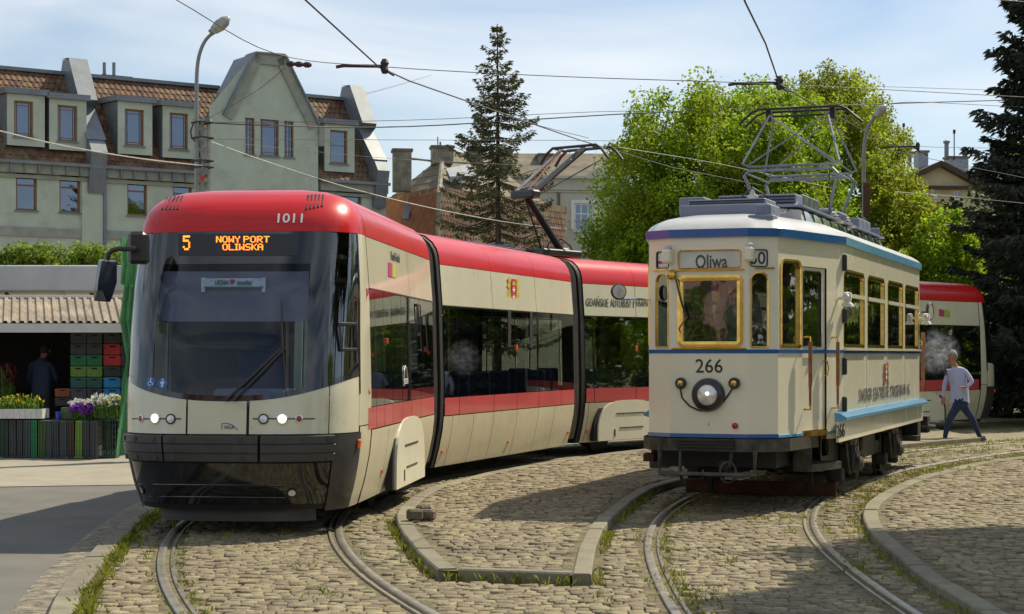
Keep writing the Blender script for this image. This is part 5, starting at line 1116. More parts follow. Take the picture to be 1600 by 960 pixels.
def holes(w, u0, u1, z0, z1, ops, name, m, parent, o=0, rev=.18):
    xs = sorted(set([u0, u1]+[v for p_ in ops for v in (p_[0], p_[1]) if u0 < v < u1])); zs = sorted(set([z0, z1]+[v for p_ in ops for v in (p_[2], p_[3]) if z0 < v < z1])); mb = MB()
    for a, b in zip(xs[:-1], xs[1:]):
        for c, d in zip(zs[:-1], zs[1:]):
            if any(p_[0] < (a+b)/2 < p_[1] and p_[2] < (c+d)/2 < p_[3] for p_ in ops): continue
            mb.face([w.q(a, c, o), w.q(b, c, o), w.q(b, d, o), w.q(a, d, o)])
    for p_ in ops:
        c = [(p_[0], p_[2]), (p_[1], p_[2]), (p_[1], p_[3]), (p_[0], p_[3])]; mb.grid([[w.q(x, z, o) for x, z in c], [w.q(x, z, o-rev) for x, z in c]], True)
    return mb.build(name, m, parent)
def window(w, op, parent, o=0, rev=.12, fw=.07, bars_v=(.5,), bars_h=(.35,), fm='window_wood', sill=True, curtain=.5, thin=()):
    u0, u1, z0, z1 = op; mb = MB(); oo = o-rev
    for a, b, c, d in ((u0, u1, z0, z0+fw), (u0, u1, z1-fw, z1), (u0, u0+fw, z0+fw, z1-fw), (u1-fw, u1, z0+fw, z1-fw)): w.box(mb, a, b, c, d, oo-.03, oo+.04)
    for t in bars_v: x = u0+(u1-u0)*t; w.box(mb, x-.03, x+.03, z0+fw, z1-fw, oo-.02, oo+.03)
    for t in bars_h: z = z1-(z1-z0)*t; w.box(mb, u0+fw, u1-fw, z-.03, z+.03, oo-.02, oo+.035)
    for t in thin:
        if t[0] == 'v': x = u0+(u1-u0)*t[1]; w.box(mb, x-.012, x+.012, z0+fw, z1-fw, oo-.01, oo+.02)
        else: z = z1-(z1-z0)*t[1]; w.box(mb, u0+fw, u1-fw, z-.012, z+.012, oo-.01, oo+.022)
    fr = mb.build('window', fm, parent)
    mb = MB(); mb.face([w.q(u0+fw, z0+fw, oo-.01), w.q(u1-fw, z0+fw, oo-.01), w.q(u1-fw, z1-fw, oo-.01), w.q(u0+fw, z1-fw, oo-.01)]); mb.build('pane', 'house_glass', fr)
    mb = MB(); w.box(mb, u0, u1, z0, z1, oo-.7, oo-.66); w.box(mb, u0-.05, u0, z0, z1, oo-.7, oo-.05); w.box(mb, u1, u1+.05, z0, z1, oo-.7, oo-.05); w.box(mb, u0, u1, z1, z1+.05, oo-.7, oo-.05); w.box(mb, u0, u1, z0-.05, z0, oo-.7, oo-.05); mb.build('room_recess', 'dark_room', fr)
    if random.random() < curtain:
        sd = random.choice((0, 1)); cw = (u1-u0)*random.uniform(.25, .45); x0 = u0+fw if sd == 0 else u1-fw-cw; mb = MB()
        mb.grid([[w.q(x0+cw*k/8, z, oo-.12-.03*math.sin(k*2.3)) for k in range(9)] for z in (z0+fw, z1-fw)]); mb.build('curtain', 'curtain', fr)
    if sill: mb = MB(); w.box(mb, u0-.05, u1+.05, z0-.06, z0-.003, o-.02, o+.07); mb.build('sill', 'zinc' if fm != 'window_white' else 'window_white', fr)
    return fr
def tiles(p00, along, up, W_, Hh, tw, th, name, parent, m='tile_red', clip=None):
    """overlapping curved tiles on a sloped rectangle: p00 lower corner, unit along / up vectors"""
    p00 = Vector(p00); along = Vector(along).normalized(); up = Vector(up).normalized(); nr = along.cross(up).normalized()
    if nr.z < 0: nr = -nr
    V = []; C = []
    for j in range(int(Hh/th)+1):
        for i in range(int(W_/tw)+1):
            a = i*tw+(tw/2 if j % 2 else 0); b = j*th
            if a+tw > W_ or b > Hh: continue
            if clip and not clip(a+tw/2, b+th/2): continue
            f = .035+random.uniform(-.006, .006); c = random.random(); pb = p00+along*a+up*b
            L0, L1, L2 = pb+nr*f*.4, pb+along*tw*.5+nr*(f+.012)-up*.03, pb+along*tw+nr*f*.4; e = up*(th*1.1); g = -nr*.022
            for q in ([L0, L1, L1+e+g, L0+e+g], [L1, L2, L2+e+g, L1+e+g], [L0-nr*.03, L1-nr*.035, L1, L0], [L1-nr*.035, L2-nr*.03, L2, L1]): V.append([tuple(x) for x in q]); C.append(c)
    if not V: return
    me = leafmesh(name, V, [m], np.array(C), loc=wloc(parent)); o = link_mesh(name, me, parent); o['kind'] = 'stuff'; return o
def quad(name, pts, m, parent): mb = MB(); mb.face(pts); return mb.build(name, m, parent)
# --- tenement with the big gable ---
f1 = Fac(((0-800)*67/F, 67), 56); B1 = empty('tenement_house', f1.q(8, 0, -3), 'grey green rendered tenement with tall stepped gable, tiled mansard roof and dormers', 'building')
uL, uR = f1.uz(-260, 300)[0], f1.uz(603, 300)[0]; gL, gR = f1.uz(327, 200)[0], f1.uz(497, 230)[0]
zE = f1.uz(0, 254)[1]; zT = f1.uz(0, 108, -2.6)[1]
low = [f1.px(25, 58, 268, 328), f1.px(93, 126, 272, 333), f1.px(199, 230, 277, 336), f1.px(270, 300, 281, 341)]
dz = low[0][3]-low[0][2]; lowu = [(a[0], a[1]) for a in low]
lowu = [(lowu[0][0]-3.4, lowu[0][1]-3.4), (lowu[0][0]-6.2, lowu[0][1]-6.2)]+lowu
zl0, zl1 = sum(a[2] for a in low)/4, sum(a[3] for a in low)/4
ops = [(a, b, zl0, zl1) for a, b in lowu]+[(a, b, zl0-3.15, zl1-3.15) for a, b in lowu]
holes(f1, uL, gL, 0, zE, ops, 'wall', 'render_green', B1)
for op in ops: window(f1, op, B1, bars_v=(), bars_h=(.36,), thin=())
for z, hgt, o, m in ((zE-.55, .14, .10, 'render_trim'), (zE-.36, .36, .22, 'render_trim'), (zl0-1.0, .35, .06, 'render_trim'), (zE-.02, .12, .42, 'zinc')):
    mb = MB(); f1.box(mb, uL, gL-.02, z, z+hgt, 0, o); mb.build('cornice', m, B1)
for i in range(int((gL-uL)/.55)):
    mb = MB(); f1.box(mb, uL+.3+i*.55, uL+.38+i*.55, zE-.34, zE-.03, .22, .34); mb.build('gutter_bracket', 'zinc', B1)
up = (f1.q(0, zT, -2.6)-f1.q(0, zE+.1, .1)); sl_ = up.length; upn = up.normalized()
quad('roof_deck', [f1.q(uL, zE+.1, .1), f1.q(gL+2.2, zE+.1, .1), f1.q(gL+2.2, zT, -2.6), f1.q(uL, zT, -2.6)], 'tile_red', B1)
tiles(f1.q(uL, zE+.1, .1), f1.d, up, gL-uL+1.6, sl_, .24, .30, 'roof_tiles', B1)
mb = MB(); f1.box(mb, uL, gL+1.6, zT-.02, zT+.12, -2.75, -2.45); mb.build('ridge_cap', 'zinc', B1)
quad('roof_back', [f1.q(uL, zT, -2.6), f1.q(uR, zT, -2.6), f1.q(uR, zE, -9), f1.q(uL, zE, -9)], 'roof_old', B1); quad('rear_wall', [f1.q(uL, 0, -9), f1.q(uR, 0, -9), f1.q(uR, zE, -9), f1.q(uL, zE, -9)], 'render_green', B1)
# chimney stack with two pipes on the ridge
a = f1.uz(155, 110, -3.2)[0]; b = f1.uz(203, 110, -3.2)[0]; mb = MB(); f1.box(mb, a, b, zT-.5, zT+.22, -3.6, -2.9); ch = mb.build('chimney', 'wood_brown', B1)
for x in (163, 178): u, z = f1.uz(x, 98, -3.2); mb = MB(); mb.tube([f1.q(u, zT+.2, -3.2), f1.q(u, z, -3.2)], .07, 8); mb.build('chimney_pipe', 'zinc', ch)
def dormer(x0, x1, wx0, wx1, wy0, wy1, ytop, o=-.05, white=False):
    u0, u1, _, _ = f1.px(x0, x1, wy0, wy1, o); w0, w1, wz0, wz1 = f1.px(wx0, wx1, wy0, wy1, o); zt = f1.uz((x0+x1)/2, ytop, o)[1]; zb = wz0-.35
    holes(f1, u0, u1, zb, zt, [(w0, w1, wz0, wz1)], 'dormer_front', 'render_green', B1, o=o)
    k = 2.4
    for u in (u0, u1): quad('dormer_cheek', [f1.q(u, zb, o), f1.q(u, zt, o), f1.q(u, zt+.1, o-k), f1.q(u, zb, o-k*.6)], 'zinc', B1)
    mb = MB(); mb.prism([f1.q(u0-.12, zt, o+.15), f1.q(u1+.12, zt, o+.15), f1.q(u1+.12, zt+.12, o-k), f1.q(u0-.12, zt+.12, o-k)], (0, 0, .22)); mb.build('dormer_roof', 'zinc', B1)
    window(f1, (w0, w1, wz0, wz1), B1, o=o, bars_v=(), bars_h=(), thin=(('v', .18), ('v', .82), ('h', .12), ('h', .9)) if not white else (('h', .45),), curtain=.6)
for a in ((11, 70, 22, 52, 158, 214, 148), (77, 135, 90, 121, 165, 221, 156), (184, 238, 195, 225, 171, 228, 160), (254, 304, 265, 294, 177, 234, 167)): dormer(*a)
# stepped firewalls rising over the roof
def fin(xc, wpx, zb=None, top=.0):
    u, _ = f1.uz(xc, 200, 0); hw = wpx/2/38; prof = [(zE-1.0, .18), (zE+.6, .55), (zE+1.1, .20), (zT-1.4, -1.15), (zT-1.2, -.75), (zT+.55+top, -1.9), (zT+.6+top, -2.7), (zT-.5, -3.2), (zE, -2)]
    mb = MB(); mb.prism([f1.q(u-hw, z, o) for z, o in prof], f1.d*2*hw); o_ = mb.build('firewall', 'zinc', B1)
    caps = [(zE+1.1, .25), (zT-1.4, -1.10), (zT-1.2, -.70), (zT+.58+top, -1.85), (zT+.64+top, -2.7)]
    for (z0, a0), (z1, a1) in zip(caps[:-1], caps[1:]):
        mb = MB(); mb.grid([[f1.q(u-hw-.06, z0, a0), f1.q(u+hw+.06, z0, a0)], [f1.q(u-hw-.06, z1, a1), f1.q(u+hw+.06, z1, a1)]]); mb.grid([[f1.q(u+hw+.06, z0, a0), f1.q(u+hw+.06, z1, a1)], [f1.q(u+hw+.06, z0-.2, a0-.1), f1.q(u+hw+.06, z1-.2, a1-.1)]]); mb.build('firewall_cap', 'zinc', o_)
fin(148, 25); fin(590, 22)
u = f1.uz(164, 300, .1)[0]; mb = MB(); mb.tube([f1.q(u, zE-.1, .35), f1.q(u, zE-.5, .12), f1.q(u, 0, .12)], .07, 8); mb.build('downpipe', 'zinc', B1)
u = f1.uz(148, 300)[0]; mb = MB(); f1.box(mb, u-.55, u+.3, 0, zE-.56, 0, .10); mb.build('pilaster', 'render_green', B1)
# gable front
og_ = .45; gp = [(x, y) for x, y in ((327, 181), (349, 180), (397, 84), (443, 88), (495, 196), (506, 199), (506, 217), (497, 219))]
gq = [f1.uz(x, y, og_) for x, y in gp]; u0g, u1g = gq[0][0], gq[-1][0]
gw = [f1.px(383, 398, 184, 241, og_), f1.px(407, 436, 187, 244, og_), f1.px(444, 459, 190, 246, og_)]; gz0, gz1 = gw[1][2], gw[1][3]; gw = [(a[0], a[1], gz0, gz1) for a in gw]
zg = gq[-1][1]; zg2 = min(gq[0][1], zg)
gw2 = [(a, b, c-3.15, d-3.15) for a, b, c, d in gw]; gw3 = [(a, b, c-6.3, d-6.3) for a, b, c, d in gw]
holes(f1, u0g, u1g, 0, gz1+.3, gw+gw2+gw3, 'gable_wall', 'render_green', B1, o=og_)
mb = MB(); mb.face([f1.q(u0g, gz1+.3, og_), f1.q(u1g, gz1+.3, og_)]+[f1.q(a, b, og_) for a, b in gq[::-1]]) if zg > gz1+.3 else None
top_pts = [(u0g, gz1+.3)]+[q for q in gq if q[1] > gz1+.3]+[(u1g, gz1+.3)]
mb = MB(); mb.face([f1.q(a, b, og_) for a, b in top_pts]); mb.build('gable_top', 'render_green', B1)
tp = [q for q in gq]; 
for (a0, z0), (a1, z1) in zip(tp[1:5], tp[2:5]):
    dv = Vector((a1-a0, 0, z1-z0)); L = dv.length; nx, nz_ = -(z1-z0)/L, (a1-a0)/L; t = .42
    mb = MB(); mb.prism([f1.q(a0, z0, og_+.10), f1.q(a1, z1, og_+.10), f1.q(a1-nx*t, z1-nz_*t, og_+.10), f1.q(a0-nx*t, z0-nz_*t, og_+.10)], -f1.n*.12); mb.build('gable_band', 'render_trim', B1)
    mb = MB(); mb.prism([f1.q(a0, z0, og_+.2), f1.q(a1, z1, og_+.2), f1.q(a1+nx*.07, z1+nz_*.07, og_+.2), f1.q(a0+nx*.07, z0+nz_*.07, og_+.2)], -f1.n*.9); mb.build('gable_coping', 'zinc', B1)
for s_ in (gq[0][0], gq[-1][0]): quad('gable_side', [f1.q(s_, 0, og_), f1.q(s_, zg2, og_), f1.q(s_, zg2+1, -1.6), f1.q(s_, 0, -1.6)], 'render_green', B1)
mb = MB(); mb.grid([[f1.q(a, b, og_-.05) for a, b in gq[1:5]], [f1.q(a, b, -1.5) for a, b in gq[1:5]]]); mb.build('gable_roof', 'zinc', B1)
for i, op in enumerate(gw+gw2+gw3): window(f1, op, B1, o=og_, bars_v=(), bars_h=(), thin=(('v', .15), ('v', .85), ('h', .2), ('h', .12), ('h', .9)) if i % 3 == 1 else (('v', .33), ('v', .66), ('h', .15), ('h', .3), ('h', .85)), curtain=.2, fw=.05)
mb = MB(); f1.box(mb, gq[-1][0], gq[-1][0]+.25, zg-.25, gq[5][1]+.0, og_-.5, og_+.12); mb.build('gable_shoulder', 'render_trim', B1)
# part right of the gable
holes(f1, gR, uR, 0, zE, [(gR+.9, gR+2.1, zl0, zl1)], 'wall', 'render_green', B1); window(f1, (gR+.9, gR+2.1, zl0, zl1), B1, bars_v=(), bars_h=(.36,))
for z, hgt, o, m in ((zE-.55, .14, .10, 'render_trim'), (zE-.36, .36, .22, 'render_trim'), (zE-.02, .12, .42, 'zinc')): mb = MB(); f1.box(mb, gR+.02, uR, z, z+hgt, 0, o); mb.build('cornice', m, B1)
quad('roof_deck', [f1.q(gR-1.4, zE+.1, .1), f1.q(uR, zE+.1, .1), f1.q(uR, zT, -2.6), f1.q(gR-1.4, zT, -2.6)], 'tile_red', B1)
tiles(f1.q(gR, zE+.1, .1), f1.d, up, uR-gR-.2, sl_, .24, .30, 'roof_tiles', B1)
tiles(f1.q(gR-1.6, zE+.1, .1)+upn*3.2, f1.d, up, 1.7, sl_-3.2, .24, .30, 'roof_tiles', B1)
mb = MB(); f1.box(mb, gR-1.5, uR, zT-.02, zT+.12, -2.75, -2.45); mb.build('ridge_cap', 'zinc', B1)
dormer(507, 554, 516, 543, 204, 256, 195, -.05, True)
quad('end_wall', [f1.q(uR, 0, 0), f1.q(uR, zE, 0), f1.q(uR, zT, -2.6), f1.q(uR, zE, -9), f1.q(uR, 0, -9)], 'render_green', B1)
# --- middle house with hipped mansard ---
B2 = empty('hipped_house', (-2, 80, 0), 'house with orange tiled mansard, weathered hipped roof and plaster chimneys behind the spruce', 'building')
cA, cL, cR = P(686, 300, 75), P(598, 302, 80.5), P(868, 292, 85); z1, zlow = 8.55, 5.6
def at(p, z): return Vector((p.x, p.y, z))
def outw(p, c, d=.8): v = Vector((p.x-c.x, p.y-c.y, 0)).normalized(); return Vector((p.x+v.x*d, p.y+v.y*d, 0))
cen = Vector(((cL.x+cR.x)/2, (cL.y+cR.y)/2+2, 0)); lo = [outw(p, cen) for p in (cL, cA, cR)]
for a, b, la, lb, m in ((cL, cA, lo[0], lo[1], 'tile_orange'), (cA, cR, lo[1], lo[2], 'tile_red')):  # left slope coloured as lit, right as shaded: light put into the tiles
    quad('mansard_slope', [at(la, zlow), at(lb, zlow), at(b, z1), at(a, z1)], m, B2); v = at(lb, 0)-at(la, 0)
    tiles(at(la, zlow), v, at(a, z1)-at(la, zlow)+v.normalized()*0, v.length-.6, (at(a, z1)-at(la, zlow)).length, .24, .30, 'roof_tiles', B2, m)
    quad('wall', [at(la, 0), at(lb, 0), at(lb, zlow), at(la, zlow)], 'pale_wall', B2)
    mb = MB(); mb.tube([at(la, zlow), at(lb, zlow)], .09, 6); mb.build('gutter', 'zinc', B2)
r0, r1 = P(692, 243, 80.5), P(748, 240, 86); bk = P(700, 300, 92)
for pts, m in (([at(cL, z1), at(cA, z1-.1), r0], 'roof_old'), ([at(cA, z1-.1), at(cR, z1), r1, r0], 'roof_old'), ([at(cL, z1), r0, r1, at(bk, z1)], 'roof_old'), ([at(cR, z1), at(bk, z1), r1], 'roof_old')): quad('upper_roof', pts, m, B2)
for t in range(1, 6):
    mb = MB(); a = at(cL, z1).lerp(r0, t/6); b = at(cA, z1-.1).lerp(r0, t/6); c = at(cR, z1).lerp(r1, t/6); mb.tube([a, b, c], .035, 4); mb.build('roof_seam', 'roof_old', B2)
mb = MB(); mb.tube([at(lo[1], zlow), at(cA, z1-.05), r0, r1], .11, 6); mb.build('hip_cap', 'chimney_plaster', B2)
def chimney(x0, x1, y0, y1, Y, parent, m='chimney_plaster', d=.8, cap=True):
    a, b = P(x0, y0, Y), P(x1, y1, Y); mb = MB(); mb.box(((a.x+b.x)/2, Y, (a.z+b.z)/2), (b.x-a.x, d, a.z-b.z), rz=.15, bev=.02); o = mb.build('chimney', m, parent)
    if cap: mb = MB(); mb.box(((a.x+b.x)/2, Y, a.z), (b.x-a.x+.12, d+.12, .12), rz=.15); mb.build('chimney_cap', 'roof_old', o)
    return o
chimney(614, 642, 236, 300, 77.5, B2); chimney(674, 707, 231, 258, 80, B2)
mb = MB(); mb.tube([P(684, 231, 80), P(684, 214, 80)], .03, 6); mb.tube([P(688, 230, 80), P(688, 222, 80)], .05, 6); mb.build('chimney_pipe', 'zinc', B2, kind='stuff')
mb = MB(); mb.tube([P(642, 248, 77.6), P(676, 252, 79.8)], .05, 6); mb.build('chimney_walkway', 'wood_brown', B2)
chimney(732, 754, 232, 262, 84, B2); chimney(782, 800, 236, 262, 86, B2)
a, b = P(632, 318, 76.8), P(645, 340, 76.0); mb = MB(); mb.prism([P(636, 312, 78.2), P(647, 312, 78.1), P(638, 344, 77.0), P(628, 344, 77.1)], (0, -.12, .05)); mb.build('skylight', 'panto_grey', B2)
# small zinc dormer
mb = MB(); mb.prism([P(697, 272, 77.6), P(735, 265, 79), P(745, 283, 78), P(703, 285, 76.8)], (0, 0, .25)); mb.build('dormer_roof', 'zinc', B2)
# --- pale house behind the pantograph ---
f3 = Fac(((740-800)*88/F, 88), 83); B3 = empty('pale_house', f3.q(4, 0, -4), 'pale rendered house with white cross window seen behind the raised pantograph', 'building')
a, b = f3.uz(745, 300)[0], f3.uz(985, 300)[0]; zc = f3.uz(867, 297)[1]; zt = f3.uz(867, 276)[1]
wop = f3.px(897, 928, 318, 361); ops3 = [wop, (wop[0]-4.6, wop[1]-4.6, wop[2], wop[3])]
holes(f3, a, b, 0, zt, ops3, 'wall', 'pale_wall', B3)
for op in ops3:
    window(f3, op, B3, bars_v=(.36, .7), bars_h=(.38,), fm='window_white', fw=.09, rev=.08, curtain=.9)
    mb = MB()
    for q in ((op[0]-.16, op[0], op[2], op[3]), (op[1], op[1]+.16, op[2], op[3]), (op[0]-.16, op[1]+.16, op[3], op[3]+.16)): f3.box(mb, *q, 0, .05)
    mb.build('window_surround', 'window_white', B3)
for z, hh, o in ((zc, .10, .14), (zc-.12, .10, .07), (zt-.1, .14, .2), (zc-1.55, .05, .04), (wop[2]-1.3, .08, .05)): mb = MB(); f3.box(mb, a, b, z, z+hh, 0, o); mb.build('cornice', 'pale_wall', B3)
for x in (873, 938): u = f3.uz(x, 300)[0]; mb = MB(); f3.box(mb, u-.06, u+.06, 0, zc-.13, 0, .09); mb.build('downpipe' if x == 873 else 'pilaster', 'roof_old' if x == 873 else 'pale_wall', B3)
gz_ = [f3.uz(x, y, -.02) for x, y in ((905, 278), (935, 262), (955, 238), (975, 228), (1010, 228), (1010, 278))]; mb = MB(); mb.prism([f3.q(u, z, .02) for u, z in gz_], -f3.n*.5); mb.build('attic_gable', 'pale_wall', B3)
q0, q1 = f3.uz(800, 262, -2.5), f3.uz(940, 238, -2.5)
quad('roof', [f3.q(a, zt, .1), f3.q(b-1, zt, .1), f3.q(b, q1[1], -3), f3.q(a+.5, q1[1]-.1, -3)], 'roof_old', B3); quad('roof_back', [f3.q(a, zt, -9), f3.q(b, zt, -9), f3.q(b, q1[1], -3), f3.q(a+.5, q1[1]-.1, -3)], 'roof_old', B3)
for u in (a, b): quad('end_wall', [f3.q(u, 0, 0), f3.q(u, zt, 0), f3.q(u, q1[1]-.1, -3), f3.q(u, zt, -9), f3.q(u, 0, -9)], 'pale_wall', B3)
chimney(840, 862, 243, 262, 90.5, B3)
# --- pediment house at the right ---
f4 = Fac(((1395-800)*100/F, 100), 88); B4 = empty('pediment_house', f4.q(3, 0, -4), 'cream house with a brown pediment gable and roof vents above the right hand trees', 'building')
a, b = f4.uz(1405, 300)[0], f4.uz(1525, 300)[0]; ze = f4.uz(1470, 293)[1]; ap = f4.uz(1468, 261)[1]; um = f4.uz(1468, 300)[0]
ops4 = [f4.px(1453, 1464, 297, 310), f4.px(1491, 1501, 299, 311), f4.px(1418, 1429, 296, 309)]; holes(f4, a, b, 0, ze, ops4, 'wall', 'yellow_wall', B4)
for op in ops4: window(f4, op, B4, bars_v=(.5,), bars_h=(), fm='window_white', rev=.08, fw=.05, curtain=.2)
quad('pediment', [f4.q(a, ze, 0), f4.q(b, ze, 0), f4.q(um, ap, 0)], 'yellow_wall', B4)
for s0, s1 in (((a-.5, ze-.15), (um, ap)), ((b+.5, ze-.15), (um, ap))):
    mb = MB(); mb.prism([f4.q(s0[0], s0[1], .5), f4.q(s1[0], s1[1], .5), f4.q(s1[0], s1[1]+.32, .5), f4.q(s0[0], s0[1]+.32, .5)], -f4.n*7); mb.build('roof_slope', 'wood_brown', B4)
mb = MB(); f4.box(mb, a-.4, b+.4, ze-.12, ze+.06, 0, .4); mb.build('cornice', 'wood_brown', B4)
quad('side_roof', [f4.q(b, ze-.1, -1), f4.q(b+3.5, ze-.2, -1), f4.q(b+3.2, ze+1.1, -4), f4.q(b, ze+1.1, -4)], 'roof_old', B4); quad('wall', [f4.q(b, 0, -1), f4.q(b+3.5, 0, -1), f4.q(b+3.5, ze-.2, -1), f4.q(b, ze-.1, -1)], 'yellow_wall', B4)
mb = MB(); lowp = f4.uz(1420, 324, 1.5); mb.prism([f4.q(a-2, lowp[1]-.9, 3.2), f4.q(b-1.5, lowp[1]-.9, 3.2), f4.q(b-1.5, lowp[1]+.1, .1), f4.q(a-2, lowp[1]+.1, .1)], (0, 0, .12)); mb.build('porch_roof', 'tile_red', B4)
for x0, x1, y0, y1 in ((1431, 1447, 238, 275), (1478, 1510, 247, 280)): chimney(x0, x1, y0, y1, 103, B4, 'panto_grey')
for x, y0, y1 in ((1479, 224, 250), (1507, 236, 250), (1421, 222, 262)): mb = MB(); mb.tube([P(x, y1, 102.8), P(x, y0, 102.8)], .13, 8); mb.lathe([(.2, 0), (.2, .12), (0, .2)], P(x, y0, 102.8), n=10); mb.build('roof_vent', 'zinc', B4, kind='stuff')
for x, y0, y1 in ((1412, 193, 240), (1491, 203, 250)): mb = MB(); mb.tube([P(x, y1, 102.5), P(x, y0, 102.5)], .035, 5); mb.tube([P(x, y0, 102.5), P(x, y0+6, 102.5)], .08, 6); mb.build('antenna', 'wood_brown', B4, kind='stuff')
# --- building and hedge on the camera's side of the square, mirrored in the windows ---
f5 = Fac((-42, -34), 78); f5.n = -f5.n; B5 = empty('pink_house', f5.q(15, 0, -4), 'pink house mirrored in the windscreen of the vintage tram', 'building')
ops5 = [(2+i*3.2, 3.4+i*3.2, z, z+1.7) for i in range(9) for z in (1.2, 4.4, 7.6)]; holes(f5, 0, 31, 0, 10.5, ops5, 'wall', 'pink_wall', B5)
for op in ops5: quad('pane', [f5.q(op[0], op[2], -.15), f5.q(op[1], op[2], -.15), f5.q(op[1], op[3], -.15), f5.q(op[0], op[3], -.15)], 'black_gloss', B5)
quad('roof', [f5.q(-.5, 10.4, .5), f5.q(31.5, 10.4, .5), f5.q(31.5, 14, -5), f5.q(-.5, 14, -5)], 'tile_red', B5)
# ================= TREES =================
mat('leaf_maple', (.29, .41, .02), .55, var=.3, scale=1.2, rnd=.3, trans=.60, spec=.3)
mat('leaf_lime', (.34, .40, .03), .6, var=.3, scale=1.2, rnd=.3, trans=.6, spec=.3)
mat('leaf_shaded', (.040, .070, .018), .7, var=.3, scale=1.5, rnd=.35, trans=.2)  # shade of the backlit trees put into the leaf colour
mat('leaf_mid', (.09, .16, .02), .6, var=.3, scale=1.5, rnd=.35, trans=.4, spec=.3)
mat('leaf_hedge', (.26, .36, .04), .6, var=.25, scale=2.5, rnd=.3, trans=.4, spec=.3)
mat('needle', (.13, .13, .05), .8, var=.3, scale=2, rnd=.35, trans=.12)
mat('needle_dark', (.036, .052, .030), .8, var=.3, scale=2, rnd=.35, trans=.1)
mat('bark', (.10, .075, .05), .95, var=.3, scale=6, bump=.6, bscale=30)
def leaves(centers, radii, per, size, seed=0, droop=0., flat_=.5):
    """leaf quads scattered in clumps"""
    g = np.random.default_rng(seed); c = np.repeat(np.asarray(centers), per, axis=0); r = np.repeat(np.asarray(radii), per)[:, None]; n = len(c)
    d = g.normal(size=(n, 3)); d /= np.linalg.norm(d, axis=1)[:, None]; p = c+d*r*(g.random((n, 1))**.45); p[:, 2] -= droop*g.random(n)
    nr = d*.6+g.normal(size=(n, 3))*.75; nr[:, 2] += flat_; nr /= np.linalg.norm(nr, axis=1)[:, None]
    a = np.cross(nr, g.normal(size=(n, 3))); a /= np.linalg.norm(a, axis=1)[:, None]; b = np.cross(nr, a); s = size*g.uniform(.55, 1.25, (n, 1))
    V = np.stack([p-a*s*.5, p+b*s*.36-nr*s*.08, p+a*s*.5, p-b*s*.36-nr*s*.08], axis=1); cl = np.repeat(g.random(len(centers)), per); return V, (.55*cl+.45*g.random(n))
def broadleaf(name, label, base, zc, rx, rz, m, nclump=170, per=240, size=.15, seed=1, trunk=.22, lob=.22, cat='tree', group=None, clump=.55, gap=.0, parent=None):
    g = np.random.default_rng(seed); x, y = base; T = empty(name, (x, y, 0), label, cat, group)
    d = g.normal(size=(nclump, 3)); d /= np.linalg.norm(d, axis=1)[:, None]; ph = g.uniform(0, 6, 6)
    az = np.arctan2(d[:, 1], d[:, 0]); lobe = 1+lob*(np.sin(az*3+ph[0]+d[:, 2]*3)+.6*np.sin(az*5+ph[1]-d[:, 2]*5))*.6+g.normal(0, .05, nclump)
    rr = g.uniform(.45, 1, nclump)**.5*lobe; C = np.stack([x+d[:, 0]*rx*rr, y+d[:, 1]*rx*rr, zc+d[:, 2]*rz*rr], 1); C[:, 2] = np.maximum(C[:, 2], .6)
    if gap: C = C[g.random(len(C)) > gap]
    rad = g.uniform(.6, 1.25, len(C))*clump; V, c = leaves(C, rad, per, size, seed)
    o = link_mesh('crown', leafmesh('crown', V, [m], c, loc=(x, y, 0)), T)
    mb = MB(); top = Vector((x, y, zc+rz*.45)); pth = [Vector((x, y, 0)), Vector((x+.05, y, zc*.3)), Vector((x-.08, y+.1, zc*.7)), top]; mb.tube(pth, trunk, 9, r2=trunk*.3); mb.build('trunk', 'bark', T, smooth=True)
    for k in range(14):
        q = C[g.integers(len(C))]; t = g.uniform(.35, .9); s0 = Vector((x, y, zc*t)); e = Vector(q); mid = s0.lerp(e, .5)+Vector((0, 0, -.25)); mb = MB(); mb.tube([s0, mid, e], trunk*.33, 6, r2=trunk*.08); mb.build('branch', 'bark', T, smooth=True)
    return T
